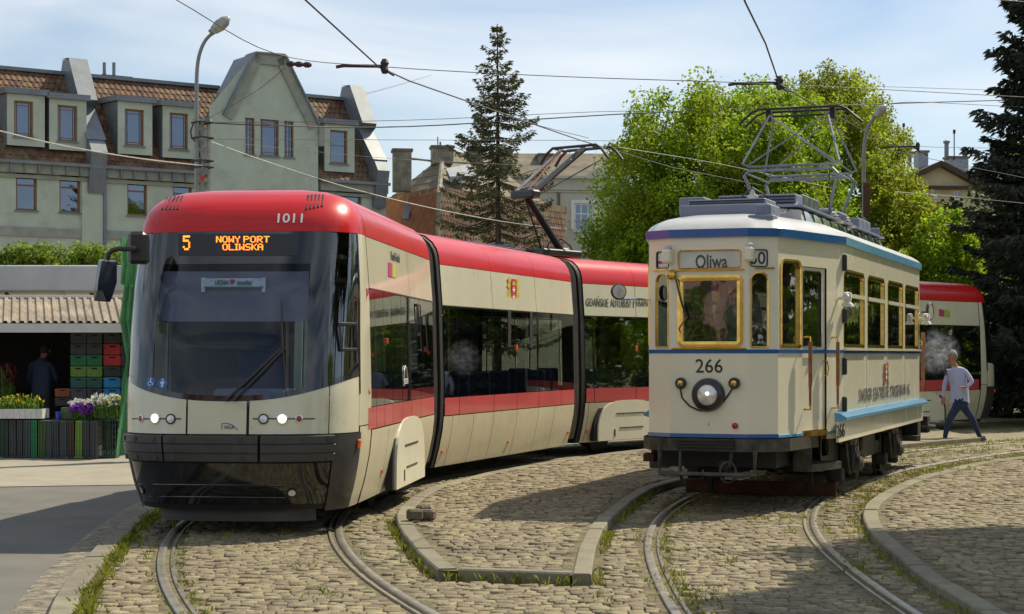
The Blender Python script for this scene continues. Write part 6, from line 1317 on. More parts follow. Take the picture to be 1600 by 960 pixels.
def conifer(name, label, base, ztop, zlo, rad, m, levels=30, seed=2, dens=1.0, trunk=.16, size=.20, sag=.25, sparse=.0, tip=.0, wide=.34):
    g = np.random.default_rng(seed); x, y = base; T = empty(name, (x, y, 0), label, 'tree'); V = []; Cc = []
    mb = MB(); mb.tube([Vector((x, y, 0)), Vector((x+.03, y, ztop*.5)), Vector((x, y, ztop))], trunk, 9, r2=.015); mb.build('trunk', 'bark', T, smooth=True)
    P_ = []; D_ = []; bmb = MB()
    for L in range(levels):
        t = L/(levels-1); z = ztop-.12-(ztop-zlo)*t; r0 = rad(t); nb = 6 if t < .15 else 8
        for k in range(nb):
            if g.random() < sparse: continue
            az = g.uniform(0, 2*PI); r = r0*g.uniform(.55, 1.12); dr = np.array([math.cos(az), math.sin(az), 0]); rise = .35*(1-t) if t < .4 else 0.05
            n = max(4, int(r/.07)); up = g.uniform(.10, .3); pts = []
            for i in range(n+1):
                s = i/n; pts.append(np.array([x, y, z])+dr*r*s+np.array([0, 0, r*(rise*s-sag*math.sin(s*2.2)*.6+up*s*s*.8)]))
            if r > .35: bmb.tube([pts[0], pts[n//2], pts[-1]], .025*min(1, r), 4, caps=False, r2=.006)
            for i in range(1, n+1):
                s = i/n; side = np.array([-dr[1], dr[0], 0]); w_ = r*wide*(1-abs(s-.45)*1.2)+.05
                kk = int((5+6*s)*dens)
                for _ in range(kk):
                    off = side*g.uniform(-w_, w_); q = pts[i]+off+np.array([0, 0, -abs(g.normal(0, .05))-.18*sag*np.linalg.norm(off)]); P_.append(q)
                    dd = dr*g.uniform(.2, 1)+side*np.sign(off@side)*g.uniform(.2, 1)+np.array([0, 0, g.uniform(-.9, .15)]); D_.append(dd/np.linalg.norm(dd)); Cc.append(g.random())
    P_ = np.array(P_); D_ = np.array(D_); n = len(P_); s = size*g.uniform(.6, 1.3, (n, 1)); b = np.cross(D_, g.normal(size=(n, 3))); b /= np.linalg.norm(b, axis=1)[:, None]
    V = np.stack([P_, P_+D_*s*.4+b*s*.17, P_+D_*s, P_+D_*s*.4-b*s*.17], 1)
    link_mesh('crown', leafmesh('crown', V, [m], np.array(Cc), loc=(x, y, 0)), T); bmb.build('branches', 'bark', T, kind='stuff'); return T
sp_ = P(777, 300, 58)
conifer('spruce_tree', 'tall sparse spruce rising alone against the sky above the modern tram', (sp_.x, 58), 12.55, 2.2, lambda t: .12+1.6*min(1, t*2.2)**.9+1.3*max(0, t-.5), 'needle', levels=44, seed=5, dens=1.1, size=.15, sag=.42, sparse=.38, wide=.2)
q = P(1625, 300, 42); conifer('spruce_tree', 'dark spruce with upswept branch tips at the right edge of the square', (q.x, 42), 12.0, .6, lambda t: .25+2.35*t**.85, 'needle_dark', levels=50, seed=9, dens=1.1, size=.22, sag=-.12, sparse=.12, trunk=.22, wide=.24)
q = P(1112, 300, 47); broadleaf('maple_tree', 'bright green round crowned maple behind the modern tram roof', (q.x, 47), 4.6, 3.15, 4.1, 'leaf_maple', nclump=640, per=260, size=.105, seed=4, clump=.55, lob=.07)
q = P(1218, 300, 49.5); broadleaf('maple_tree', 'second bright green maple filling the gap behind the vintage tram roof', (q.x, 49.5), 4.9, 2.1, 4.35, 'leaf_maple', nclump=400, per=230, size=.105, seed=8, clump=.5, lob=.10)
q = P(1295, 300, 53); broadleaf('lime_tree', 'tall yellow green tree behind the pantograph of the vintage tram', (q.x, 53), 5.8, 2.75, 4.6, 'leaf_lime', nclump=580, per=170, size=.10, seed=15, clump=.42, lob=.10)
q = P(1395, 330, 50); broadleaf('lime_tree', 'lower yellow green tree right of the curved street lamp', (q.x, 50), 3.9, 1.5, 3.2, 'leaf_lime', nclump=220, per=120, size=.12, seed=21, clump=.36, lob=.12)
q = P(1475, 400, 47); broadleaf('young_maple_tree', 'small bright green tree in front of the cream pediment house', (q.x, 47), 3.5, 1.0, 2.0, 'leaf_maple', nclump=120, per=110, size=.12, seed=31, trunk=.1, clump=.34, lob=.14)
for i, (px, Y, zc_, rx, rz, lab) in enumerate(((1430, 55, 3.2, 2.4, 3.0, 'dark leafy tree hidden in shade right behind the vintage tram'), (1540, 50, 2.6, 2.3, 2.6, 'dark shaded tree behind the far nose of the modern tram'), (1640, 52, 3.4, 2.9, 3.4, 'dark shaded tree at the right edge behind the big spruce'), (1500, 58, 3.6, 2.8, 2.5, 'dark tree rising under the cream pediment house'), (1100, 56, 3.0, 4.0, 3.2, 'dark leafy tree standing behind the bright round maple'), (1740, 46, 4, 2.6, 4, 'bright leaved tree beyond the right edge of the photo'))):
    q = P(px, 400, Y); broadleaf('shade_tree', lab, (q.x, Y), zc_, rx, rz, 'leaf_shaded' if i != 5 else 'leaf_maple', nclump=150, per=150, size=.2, seed=40+i, clump=.65)  # tree past the right edge gets brighter leaves for the window reflections
# undergrowth behind the far end of the tram
def shrubbery(name, label, pts, h, m, seed, per=130, size=.14, clump=.3, cat='hedge', z0=0, kind=None, dens=1):
    g = np.random.default_rng(seed); C = []
    for a, b in zip(pts[:-1], pts[1:]):
        a, b = np.array(a), np.array(b); n = int(np.linalg.norm(b-a)/.22)+1
        for k in range(n):
            for _ in range(max(3, int(h*4))*dens): q = a+(b-a)*g.random(); C.append([q[0]+g.normal(0, .25), q[1]+g.normal(0, .25), z0+g.uniform(.05, h)])
    V, c = leaves(C, g.uniform(.6, 1.2, len(C))*clump, per//4, size, seed); me = leafmesh(name, V, [m], c, loc=(pts[0][0], pts[0][1], z0)); o = link_mesh(name, me, None, (pts[0][0], pts[0][1], z0)); tag(o, label, cat, kind=kind); return o
shrubbery('hedge', 'dark overgrown hedge in shade behind the right end of the tram', [(9.5, 49), (12.5, 47), (15.5, 44.5), (19, 42)], 2.6, 'leaf_shaded', 61, size=.18, clump=.42)
# the trees on the right of the square that throw the dappled shade and show in the tram windows
broadleaf('shade_tree', 'tree right of the view casting dappled shade over the right hand paving', (9.3, 17.9), 7.4, 2.3, 2.2, 'leaf_mid', nclump=230, per=150, size=.16, seed=71, clump=.45)
broadleaf('shade_tree', 'nearer tree beyond the right edge casting shade on the lower right setts', (7.4, 14.7), 6.6, 1.95, 2.0, 'leaf_mid', nclump=150, per=140, size=.16, seed=73, clump=.38)
for i, (x, y, h_) in enumerate(((19, 33, 5), (24, 38, 6), (27, 26, 6), (19, 47, 5.5), (25, 54, 6))): broadleaf('park_tree', ('park tree mirrored in the side windows of the trams, nearest of the five', 'park tree mirrored in the side windows, second from the square', 'park tree standing far off to the right of the square', 'park tree beyond the right end of the long tram', 'rearmost park tree beyond the right edge of the view')[i], (x, y), h_*.75, 2.9, h_*.75, 'leaf_maple', nclump=90, per=90, size=.28, seed=80+i, clump=.75, group='park trees right of the view')
for i, (x, y) in enumerate(((19, 9), (26, 5), (18, 1), (17, 26.5), (23, 31), (21, 42), (27, 44), (33, 47))): broadleaf('park_tree', ('unseen tree added to darken the corner window of the vintage tram', 'second unseen tree added to darken the corner window', 'rearmost unseen tree added to darken the corner window', 'tree mirrored in the cab side window of the vintage tram', 'tree behind the one mirrored in the cab side window', 'unseen tree added to darken the far end windows of the modern tram', 'second unseen tree added to darken the far end windows of the modern tram', 'third unseen tree added to darken the far end windows of the modern tram')[i], (x, y), 3.8, 3.0, 4.2, 'leaf_maple', nclump=80, per=80, size=.3, seed=120+i, clump=.8, group='park trees right of the view')  # corner window and far end trees are added to block sky in reflections
for i, (x, y) in enumerate(((15, -9), (19.5, -16), (11.5, -15))): broadleaf('park_tree', ('nearest of three unseen trees added to darken the narrow arched front window of the vintage tram', 'right one of three unseen trees added to darken the arched front window', 'left one of three unseen trees added to darken the arched front window')[i], (x, y), 4.0, 3.0, 4.2, 'leaf_mid', nclump=80, per=80, size=.3, seed=140+i, clump=.8, group='park trees right of the view')  # unseen trees added so the arched windows mirror foliage, not pale sky
for i, (x, y) in enumerate(((-30, -24), (-22, -22), (-14, -22))): broadleaf('garden_shrub', ('left', 'middle', 'right')[i]+' bush in front of the mirrored pink house', (x, y), 1.8, 3.4, 2.4, 'leaf_mid', nclump=70, per=70, size=.3, seed=90+i, clump=.8, cat='shrub', group='bushes before the mirrored house')
# ================= STALL, CRATES, FLOWERS =================
mat('corrugated', (.33, .27, .19), .6, var=.25, scale=2, dirt=((.16, .12, .08), 2.5, .5, .6))
mat('fascia_grey', (.58, .58, .55), .6, var=.06)
mat('terrace_concrete', (.62, .61, .57), .9, var=.08, scale=1.5, dirt=((.2, .2, .17), 1.3, .55, .5), stretch=(1, 1, .4))
mat('tarp_green', (.12, .34, .15), .8, var=.15, scale=2, trans=.25)
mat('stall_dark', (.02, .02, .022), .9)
for nm, c in (('crate_grey', (.065, .07, .075)), ('crate_slate', (.075, .095, .11)), ('crate_green', (.02, .24, .09)), ('crate_lime', (.18, .34, .05)), ('crate_teal', (.03, .15, .12)), ('crate_red', (.65, .03, .03)), ('crate_blue', (.02, .30, .60)), ('crate_orange', (.45, .13, .015)), ('crate_dark_green', (.02, .055, .035)), ('crate_brown', (.07, .045, .03)), ('crate_white', (.62, .62, .60)), ('crate_moss', (.07, .13, .03))): mat(nm, c, .5, var=.12, scale=6)
mat('petal_yellow', (.75, .60, .02), .6, rnd=.2, trans=.3); mat('petal_white', (.80, .78, .74), .6, rnd=.1, trans=.3); mat('petal_purple', (.22, .04, .40), .6, rnd=.3, trans=.3); mat('stem_green', (.11, .22, .02), .7, rnd=.3, trans=.35); mat('petal_red', (.14, .01, .02), .6, rnd=.3)
Ys = 29.6
ST = empty('market_stall', (P(60, 500, Ys+1).x, Ys+1, 0), 'dark flower stall with brown corrugated roof and grey fascia', 'market stall')
xl, xr = P(-260, 500, Ys).x, P(213, 500, Ys).x; zr0, zr1 = P(0, 505, Ys).z, P(0, 466, Ys+1.9).z
mb = MB(); nC = int((xr-xl)/.14); rows = []
for y, z in ((Ys-.12, zr0), (Ys+1.9, zr1)):
    r = []
    for k in range(nC):
        x = xl+k*.14
        for a, b in ((0, 0), (.05, 0), (.065, .035), (.115, .035), (.13, 0)): r.append(Vector((x+a-(y-Ys)*.28, y, z+b)))
    rows.append(r)
mb.grid(rows); mb.build('corrugated_roof', 'corrugated', ST)
mb = MB(); mb.box(((xl+xr)/2, Ys-.14, (zr0+P(0, 519, Ys).z)/2-.01), (xr-xl, .05, zr0-P(0, 519, Ys).z)); mb.build('fascia', 'fascia_grey', ST)
mb = MB(); mb.box(((xl+xr)/2-.5, Ys+1.92, zr1+.03), (xr-xl, .12, .05)); mb.build('roof_edge', 'white_paint', ST)
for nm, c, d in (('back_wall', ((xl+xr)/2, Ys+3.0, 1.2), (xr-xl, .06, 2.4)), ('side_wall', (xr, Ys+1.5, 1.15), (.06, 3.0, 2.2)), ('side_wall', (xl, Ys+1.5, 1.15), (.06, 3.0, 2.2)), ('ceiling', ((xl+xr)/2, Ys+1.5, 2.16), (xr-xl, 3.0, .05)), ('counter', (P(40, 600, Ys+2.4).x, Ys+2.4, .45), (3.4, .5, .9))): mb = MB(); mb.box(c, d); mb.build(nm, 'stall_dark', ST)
# concrete terrace with clipped hedge behind the stall
Yt = 34.5; tx0, tx1 = P(-300, 430, Yt).x, P(212, 430, Yt).x; zt0, zt1 = P(0, 455, Yt).z, P(0, 415, Yt).z
TE = empty('terrace', ((tx0+tx1)/2, Yt+1, 0), 'weathered concrete terrace parapet above the stall carrying a clipped green hedge', 'terrace')
mb = MB(); mb.box(((tx0+tx1)/2, Yt, (zt0+zt1)/2), (tx1-tx0, .25, zt1-zt0), bev=.02); mb.build('parapet', 'terrace_concrete', TE)
mb = MB(); mb.box(((tx0+tx1)/2, Yt+1.6, zt0+.1), (tx1-tx0, 3, .18)); mb.build('deck', 'terrace_concrete', TE)
for px in (96, -120): mb = MB(); mb.box((P(px, 450, Yt).x, Yt+.05, zt0/2), (.12, .12, zt0)); mb.build('post', 'fascia_grey', TE)
shrubbery('hedge', 'clipped sunlit hedge on the concrete terrace above the stall', [(tx0, Yt+.75), (tx1, Yt+.75)], .50, 'leaf_hedge', 64, per=520, size=.075, clump=.2, z0=zt1-.15, dens=3)
shrubbery('shrub_row', 'shaded bushes filling the gap under the concrete terrace', [(tx0, Yt+1.2), (tx1, Yt+1.2)], 2.7, 'leaf_shaded', 65, per=60, size=.16, clump=.35, cat='shrub')
# green tarpaulin at the stall end
def cloth(name, pxs, ys, Y, parent, folds=5, amp=.06):
    mb = MB(); rows = []
    for (xl_, xr_), y in zip(pxs, ys):
        a, b = P(xl_, y, Y), P(xr_, y, Y); rows.append([a.lerp(b, k/30)+Vector((0, amp*math.sin(k/30*folds*2*PI+y*.02)+.02*math.sin(k*1.7+y*.05), 0)) for k in range(31)])
    mb.grid(rows); return mb.build(name, 'tarp_green', parent, smooth=60)
TA = empty('tarpaulin', (P(212, 600, 27.6).x, 27.6, 0), 'green tarpaulin hanging from a pole beside the front of the modern tram', 'tarpaulin')
cloth('upper_flap', [(187, 226), (187, 226), (188, 226), (187, 224), (192, 224)], (372, 392, 420, 443, 446), 27.5, TA, 3, .05)
cloth('lower_drape', [(194, 228), (191, 230), (188, 232), (195, 234), (199, 236), (193, 238), (188, 242), (183, 246), (180, 248)], (442, 470, 500, 540, 562, 590, 630, 670, 712), 27.6, TA, 4, .07)
mb = MB(); mb.tube([P(222, 372, 27.8), P(222, 712, 27.8)], .03, 8); mb.build('pole', 'steel', TA)
# crates
def crate_mesh(w_, d, h, m, slats=3, key=[0]):
    mb = MB(); t = .014
    for x in (-w_/2+t/2, w_/2-t/2): mb.box((x, 0, h/2), (t, d, h*.86))
    for y in (-d/2+t/2, d/2-t/2): mb.box((0, y, h/2-.0), (w_-2*t, t, h*.80))
    mb.box((0, 0, .012), (w_-.02, d-.02, .02)); mb.box((0, -d/2+.002, h-.012), (w_+.012, .02, .024)); mb.box((0, d/2-.002, h-.012), (w_+.012, .02, .024)); mb.box((-w_/2+.002, 0, h-.013), (.02, d, .022)); mb.box((w_/2-.002, 0, h-.013), (.02, d, .022))
    n = max(3, int(w_/.045))
    for k in range(n+1): mb.box((-w_/2+.01+(w_-.02)*k/n, -d/2-.002, h*.45), (.008, .012, h*.74))
    for z in (h*.12, h*.62): mb.box((0, -d/2-.004, z), (w_-.01, .010, .010))
    mb.cm = 1; mb.box((0, -d/2-.010, h*.80), (w_*.36, .006, h*.14)); 
    return mb.mesh('crate', [m, 'stall_dark'])
crate_cache = {}
def crate(x, y, z, w_, d, h, m, label, group, rot=None):
    k = (w_, d, h, m)
    if k not in crate_cache: crate_cache[k] = crate_mesh(w_, d, h, m)
    o = link_mesh('crate', crate_cache[k], None, (x, y, z), rot=rot or (0, 0, 0)); tag(o, label, 'crate', group); return o
ORD = ('topmost', 'second from the top', 'third from the top', 'fourth from the top', 'fifth from the top', 'sixth from the top', 'seventh from the top', 'eighth from the top', 'ninth from the top')
cols = [(126.5, ['grey', 'grey', 'green', 'lime', 'teal', 'slate', 'grey', 'dark_green'], 'leftmost'), (151.5, ['slate', 'grey', 'green', 'lime', 'teal', 'grey', 'slate', 'dark_green'], 'second'), (179.5, ['grey', 'red', 'red', 'dark_green', 'blue', 'blue', 'orange', 'grey'], 'third'), (205, ['slate', 'grey', 'grey', 'dark_green', 'grey', 'brown', 'grey', 'grey'], 'rightmost')]
Yc = 30.6; sC = F/Yc
for px, cs_, cn in cols:
    x = P(px, 560, Yc).x; w_ = .268 if px < 160 else .30; y0 = 520
    for i, m in enumerate(cs_): crate(x, Yc, P(px, y0+17.2*(i+1), Yc).z, w_, .38, .178, 'crate_'+m, f"{m.replace('_', ' ')} plastic crate, {ORD[i]} in the {cn} crate column inside the stall", 'crates stacked inside the stall')
for i, (px, py) in enumerate(((101, 614), (101, 628))): crate(P(px, py, 30.9).x, 30.9, P(px, py+6, 30.9).z, .26, .3, .14, 'crate_orange' if i == 0 else 'crate_grey', ('orange crate on the dark stand beside the stallholder', 'grey crate under the orange one beside the stallholder')[i], 'crates beside the stallholder')
mb = MB(); mb.box((P(101, 640, 30.9).x, 30.95, .29), (.34, .34, .56)); tag(mb.build('crate_stand', 'wood_brown'), 'low dark stand under the orange crate in the stall', 'stand')
fm = ['dark_green', 'grey', 'grey', 'slate', 'green', 'moss', 'slate', 'grey', 'slate', 'brown', 'lime', 'grey', 'grey']
fx = [(-2, 13), (14, 25), (26, 35), (36, 47), (48, 58), (59, 70), (71, 81), (82, 92), (93, 104), (105, 116), (117, 128), (129, 139), (140, 152)]
nmz = ('leftmost', 'second', 'third', 'fourth', 'fifth', 'sixth', 'seventh', 'eighth', 'ninth', 'tenth', 'eleventh', 'twelfth', 'rightmost')
for i, ((a, b), m) in enumerate(zip(fx, fm)):
    Yf = 28.55-.35*i/12; s = F/Yf; w_ = (b-a-.5)/s; x = (((a+b)/2)-800)/s; key = ('up', round(w_, 2), m)
    if key not in crate_cache:
        mb = MB(); hh = .60; mb.box((0, .19, hh/2), (w_-.02, .34, hh-.02)); n_ = 8
        for k in range(n_+1): mb.box((0, .01, .01+(hh-.02)*k/n_), (w_, .022, .012))
        for xx in (-w_/2+.008, 0, w_/2-.008): mb.box((xx, .008, hh/2), (.012, .022, hh))
        mb.box((0, .19, hh-.005), (w_, .38, .014)); crate_cache[key] = mb.mesh('crate', ['crate_'+m])
    o = link_mesh('crate', crate_cache[key], None, (x, Yf, .0)); o.rotation_euler = (random.uniform(-.01, .02), random.uniform(-.015, .015), 0)
    tag(o, f"{m.replace('_', ' ')} crate stood on end, {nmz[i]} in the row below the flowers", 'crate', 'crates stood on end in front of the stall')
for Yf2 in (29.0,):
    for i, (a, b) in enumerate(((153, 170), (171, 184))):
        s = F/28.6; mb = MB(); w_ = (b-a)/s; x = ((a+b)/2-800)/s
        for k in range(7):
            mb.box((x, 28.42, .03+.58*k/6), (w_, .014, .014)); mb.box((x, 28.80, .03+.58*k/6), (w_, .014, .014))
        for k in range(4): mb.box((x-w_/2+w_*k/3, 28.42, .32), (.012, .014, .60)); mb.box((x-w_/2+w_*k/3, 28.80, .32), (.012, .014, .60))
        mb.box((x, 28.6, .01), (w_, .38, .02)); mb.box((x, 28.6, .61), (w_, .40, .02))
        tag(mb.build('crate', 'crate_dark_green'), ('see-through dark mesh crate on end right of the crate row', 'narrow see-through mesh crate at the right end of the row')[i], 'crate')
# flower trays on top
def flowers(name, label, x0, x1, y0, y1, Y, d, m_p, n, psz, hgt, base, seed, stem=True):
    g = np.random.default_rng(seed); a, b = P(x0, y1, Y), P(x1, y0, Y); T = empty(name, ((a.x+b.x)/2, Y, a.z), label, 'flowers'); Vs, Vp = [], []
    for _ in range(n):
        x = g.uniform(a.x, b.x); y = Y+g.uniform(-d/2, d/2); z0 = a.z; z1 = a.z+(b.z-a.z)*g.uniform(.55, 1.0); dx, dy = g.normal(0, .03, 2); w_ = .006
        Vs.append([(x-w_, y, z0), (x+w_, y, z0), (x+dx+w_, y+dy, z1), (x+dx-w_, y+dy, z1)])
        for _ in range(3): t = g.uniform(.2, .9); q = np.array([x+dx*t, y+dy*t, z0+(z1-z0)*t]); e = g.normal(0, .035, 3); f = g.normal(0, .015, 3); Vs.append([tuple(q), tuple(q+e*.5+f), tuple(q+e), tuple(q+e*.5-f)])
        if g.random() < hgt:
            for _ in range(4): q = np.array([x+dx, y+dy, z1])+g.normal(0, psz*.5, 3); e = g.normal(0, psz, 3); f = g.normal(0, psz, 3); Vp.append([tuple(q-e*.5), tuple(q+f*.5), tuple(q+e*.5), tuple(q-f*.5)])
    link_mesh('foliage', leafmesh('foliage', Vs, ['stem_green'], g.random(len(Vs)), loc=(T.location)), T); link_mesh('blossoms', leafmesh('blossoms', Vp, [m_p], g.random(len(Vp)), loc=(T.location)), T)
    return T
Yf = 28.55; a = P(-6, 655, Yf-.1); b = P(66, 640, Yf-.1); mb = MB(); hh = b.z-a.z; cx, cy = (a.x+b.x)/2, Yf+.1; mb.box((cx, cy, a.z+.012), (b.x-a.x, .42, .012))
for yy in (-.21, .21): mb.box((cx, cy+yy, a.z+.007+hh/2), (b.x-a.x, .012, hh))
for xx in (a.x, b.x): mb.box((xx, cy, a.z+.007+hh/2), (.012, .42, hh))
for k in range(9): mb.box((a.x+(b.x-a.x)*k/8, cy-.218, a.z+.007+hh/2), (.012, .01, hh))
tag(mb.build('tray', 'crate_white'), 'white plastic tray of yellow flowers on the left of the crate row', 'tray')
flowers('yellow_flowers', 'bushy yellow flowers standing in the white plastic tray', 0, 62, 618, 652, Yf+.1, .35, 'petal_yellow', 170, .02, .5, 0, 1)
flowers('purple_flowers', 'white and purple bouquets in the middle of the display', 116, 152, 634, 655, Yf, .3, 'petal_purple', 240, .045, 1, 0, 2); flowers('white_flowers', 'row of pale white blossoms above the purple bouquets', 114, 178, 628, 645, Yf+.12, .3, 'petal_white', 230, .045, 1, 0, 3)
flowers('white_flowers', 'white and yellow potted blossoms at the right end of the display', 150, 194, 618, 653, Yf-.1, .3, 'petal_white', 120, .03, .8, 0, 4); flowers('yellow_flowers', 'single yellow plants poking up at the right end of the display', 168, 194, 618, 650, Yf-.15, .2, 'petal_yellow', 60, .02, .5, 0, 5)
flowers('red_flowers', 'dark red flowers deep inside the stall at the left', -4, 22, 570, 640, Ys+.9, .4, 'petal_red', 90, .05, .7, 0, 6)
for i, px in enumerate((144, 153, 162, 171, 180, 188)):
    q = P(px, 656, Yf-.12); mb = MB(); mb.lathe([(.035, 0), (.048, .075), (.042, .078), (.030, .02)], q, n=12); tag(mb.build('flower_pot', 'crate_dark_green', smooth=True), ('leftmost', 'second', 'third', 'fourth', 'fifth', 'rightmost')[i]+' small dark pot in the row of white blossoms', 'flower pot', 'flower pots at the right of the display')
mb = MB(); a, b = P(95, 656, Yf), P(115, 637, Yf); mb.box(((a.x+b.x)/2, Yf+.1, (a.z+b.z)/2), (b.x-a.x, .2, b.z-a.z), bev=.01); tag(mb.build('planter_box', 'crate_moss'), 'small square mossy green box beside the purple flowers', 'planter')
mb = MB(); q = P(91, 656, Yf-.05); mb.lathe([(.035, 0), (.045, .13), (.04, .13), (.03, .01)], q, n=14); tag(mb.build('blue_cup', mat('cup_blue', (.02, .06, .45), .4), smooth=True), 'blue plastic cup standing left of the mossy green box', 'cup')
# ================= PEOPLE =================
mat('skin', (.38, .18, .12), .55, var=.05); mat('hair_grey', (.36, .35, .34), .9, var=.2, scale=30); mat('shirt_pale', (.42, .45, .66), .85, var=.06, scale=8); mat('jeans', (.018, .035, .09), .85, var=.2, scale=8); mat('shoe_grey', (.10, .10, .12), .7); mat('jacket_navy', (.03, .045, .09), .8, var=.15); mat('trousers_dark', (.03, .03, .035), .85); mat('sole', (.4, .4, .38), .7); mat('hair_dark', (.03, .022, .018), .9)
def skinned(nodes, edges, sub=2, root=0):
    """nodes: list of (x,y,z,r) -> evaluated mesh of a skinned skeleton"""
    me = bpy.data.meshes.new('sk'); me.from_pydata([n[:3] for n in nodes], edges, []); o = bpy.data.objects.new('sk', me); COL.objects.link(o)
    md = o.modifiers.new('s', 'SKIN'); md.use_smooth_shade = True
    for i, n in enumerate(nodes): sv = me.skin_vertices[0].data[i]; r = n[3]; sv.radius = r if isinstance(r, tuple) else (r, r); sv.use_root = (i == root)
    ss = o.modifiers.new('b', 'SUBSURF'); ss.levels = sub; ss.render_levels = sub
    dg = bpy.context.evaluated_depsgraph_get(); dg.update(); out = bpy.data.meshes.new_from_object(o.evaluated_get(dg)); bpy.data.objects.remove(o); return out
def person(label, origin, J, mats, rule, hair, fdir, hand_side=1):
    """J: joint name -> (right, up) metres in the picture plane plus depth"""
    T = empty('person', origin, label, 'person'); N = []
    for s in 'lr':
        hl_, to_ = Vector(J['heel'+s][0]), Vector(J['toe'+s][0]); dv = (to_-hl_); L_ = dv.length+.13; sl_ = MB(Matrix.Translation((hl_+to_)/2) @ dv.to_track_quat('X', 'Z').to_matrix().to_4x4())
        sl_.box((.0, 0, -.012), (L_, .105, .055), bev=.018); sl_.box((-.05, 0, .03), (L_*.62, .09, .06), bev=.022); so_ = bpy.data.objects.new('shoe', sl_.mesh('shoe', 'shoe_grey', True)); COL.objects.link(so_); so_.parent = T; E = []; ix = {}
    def nd_(k, p, r): ix[k] = len(N); N.append((p[0], p[1], p[2], r)); return ix[k]
    def ed(a, b): E.append((ix[a], ix[b]))
    for k, (p, r) in J.items(): nd_(k, p, r)
    chain = [('pelvis', 'waist'), ('waist', 'chest'), ('chest', 'neck0'), ('neck0', 'neck'), ('neck', 'head0'), ('head0', 'head1'), ('head1', 'head2')]
    for s in 'lr': chain += [('pelvis', 'hip'+s), ('hip'+s, 'knee'+s), ('knee'+s, 'ankle'+s), ('ankle'+s, 'heel'+s), ('heel'+s, 'toe'+s), ('chest', 'sh'+s), ('sh'+s, 'el'+s), ('el'+s, 'wr'+s), ('wr'+s, 'pm'+s)]
    for a, b in chain: ed(a, b)
    for s in 'lr':   # fingers and thumb
        w_ = Vector(J['wr'+s][0]); p = Vector(J['pm'+s][0]); d = (p-w_).normalized(); a = d.cross(Vector((0, 0, 1))); a = a.normalized() if a.length > .1 else Vector((1, 0, 0)); cdir = (Vector((fdir[0], fdir[1], 0))*.5+d).normalized()
        for k, (off, L) in enumerate(((-.030, .062), (-.010, .072), (.010, .068), (.028, .052))):
            b = p+a*off+d*.02; nd_(f'f{s}{k}a', b, .0105); nd_(f'f{s}{k}b', b+d*L*.5, .009); nd_(f'f{s}{k}c', b+d*L*.5+cdir*L*.5+Vector((0, 0, -.01)), .0075); ed('pm'+s, f'f{s}{k}a'); ed(f'f{s}{k}a', f'f{s}{k}b'); ed(f'f{s}{k}b', f'f{s}{k}c')
        b = w_.lerp(p, .4)-a*.034; nd_('t'+s+'a', b, .012); nd_('t'+s+'b', b+d*.035-a*.018, .010); nd_('t'+s+'c', b+d*.065-a*.014, .008); ed('wr'+s, 't'+s+'a'); ed('t'+s+'a', 't'+s+'b'); ed('t'+s+'b', 't'+s+'c')
    me = skinned(N, E)
    for m in mats: me.materials.append(M[m])
    for p in me.polygons: p.material_index = rule(p.center); p.use_smooth = True
    link_mesh('body', me, T)
    hd = Vector(J['head1'][0]); fd = Vector((fdir[0], fdir[1], 0)).normalized(); sd_ = Vector((-fd.y, fd.x, 0))
    mb = MB()
    mb.grid([[hd+fd*(-.012+.098*math.sin(th)*math.cos(ph))+sd_*(.083*math.sin(th)*math.sin(ph))+Vector((0, 0, .02+.115*math.cos(th))) for ph in np.linspace(0, 2*PI, 17)] for th in np.linspace(.01, 1.35, 7)])
    mb.grid([[hd+fd*(-.016+.1*math.sin(th)*math.cos(ph))+sd_*(.083*math.sin(th)*math.sin(ph))+Vector((0, 0, .02+.115*math.cos(th))) for ph in np.linspace(PI*.62, PI*1.38, 9)] for th in np.linspace(1.3, 2.2, 5)])
    o = bpy.data.objects.new('hair', mb.mesh('hair', hair, True)); COL.objects.link(o); o.parent = T
    mb = MB(); mb.lathe([(.018, -.01), (.016, .01), (.006, .028), (0, .03)], hd+fd*.075+Vector((0, 0, -.005)), fd+Vector((0, 0, -.3)), 8); o = bpy.data.objects.new('nose', mb.mesh('nose', 'skin', True)); COL.objects.link(o); o.parent = T
    for s in (-1, 1):
        mb = MB(); mb.lathe([(.011, 0), (.008, .006), (0, .008)], hd+fd*.076+sd_*(.03*s)+Vector((0, 0, .018)), fd, 8); o = bpy.data.objects.new('eye', mb.mesh('eye', 'black_paint', True)); COL.objects.link(o); o.parent = T
        mb = MB(); mb.lathe([(.028, 0), (.03, .012), (.018, .016), (0, .012)], hd+sd_*(.076*s)+Vector((0, 0, -.005)), sd_*s, 10); o = bpy.data.objects.new('ear', mb.mesh('ear', 'skin', True)); COL.objects.link(o); o.parent = T
    mb = MB(); mb.box(hd+fd*.078+Vector((0, 0, -.055)), (.012, .042, .008), rz=math.atan2(fd.y, fd.x)); o = bpy.data.objects.new('mouth', mb.mesh('mouth', 'arms_red')); COL.objects.link(o); o.parent = T
    return T
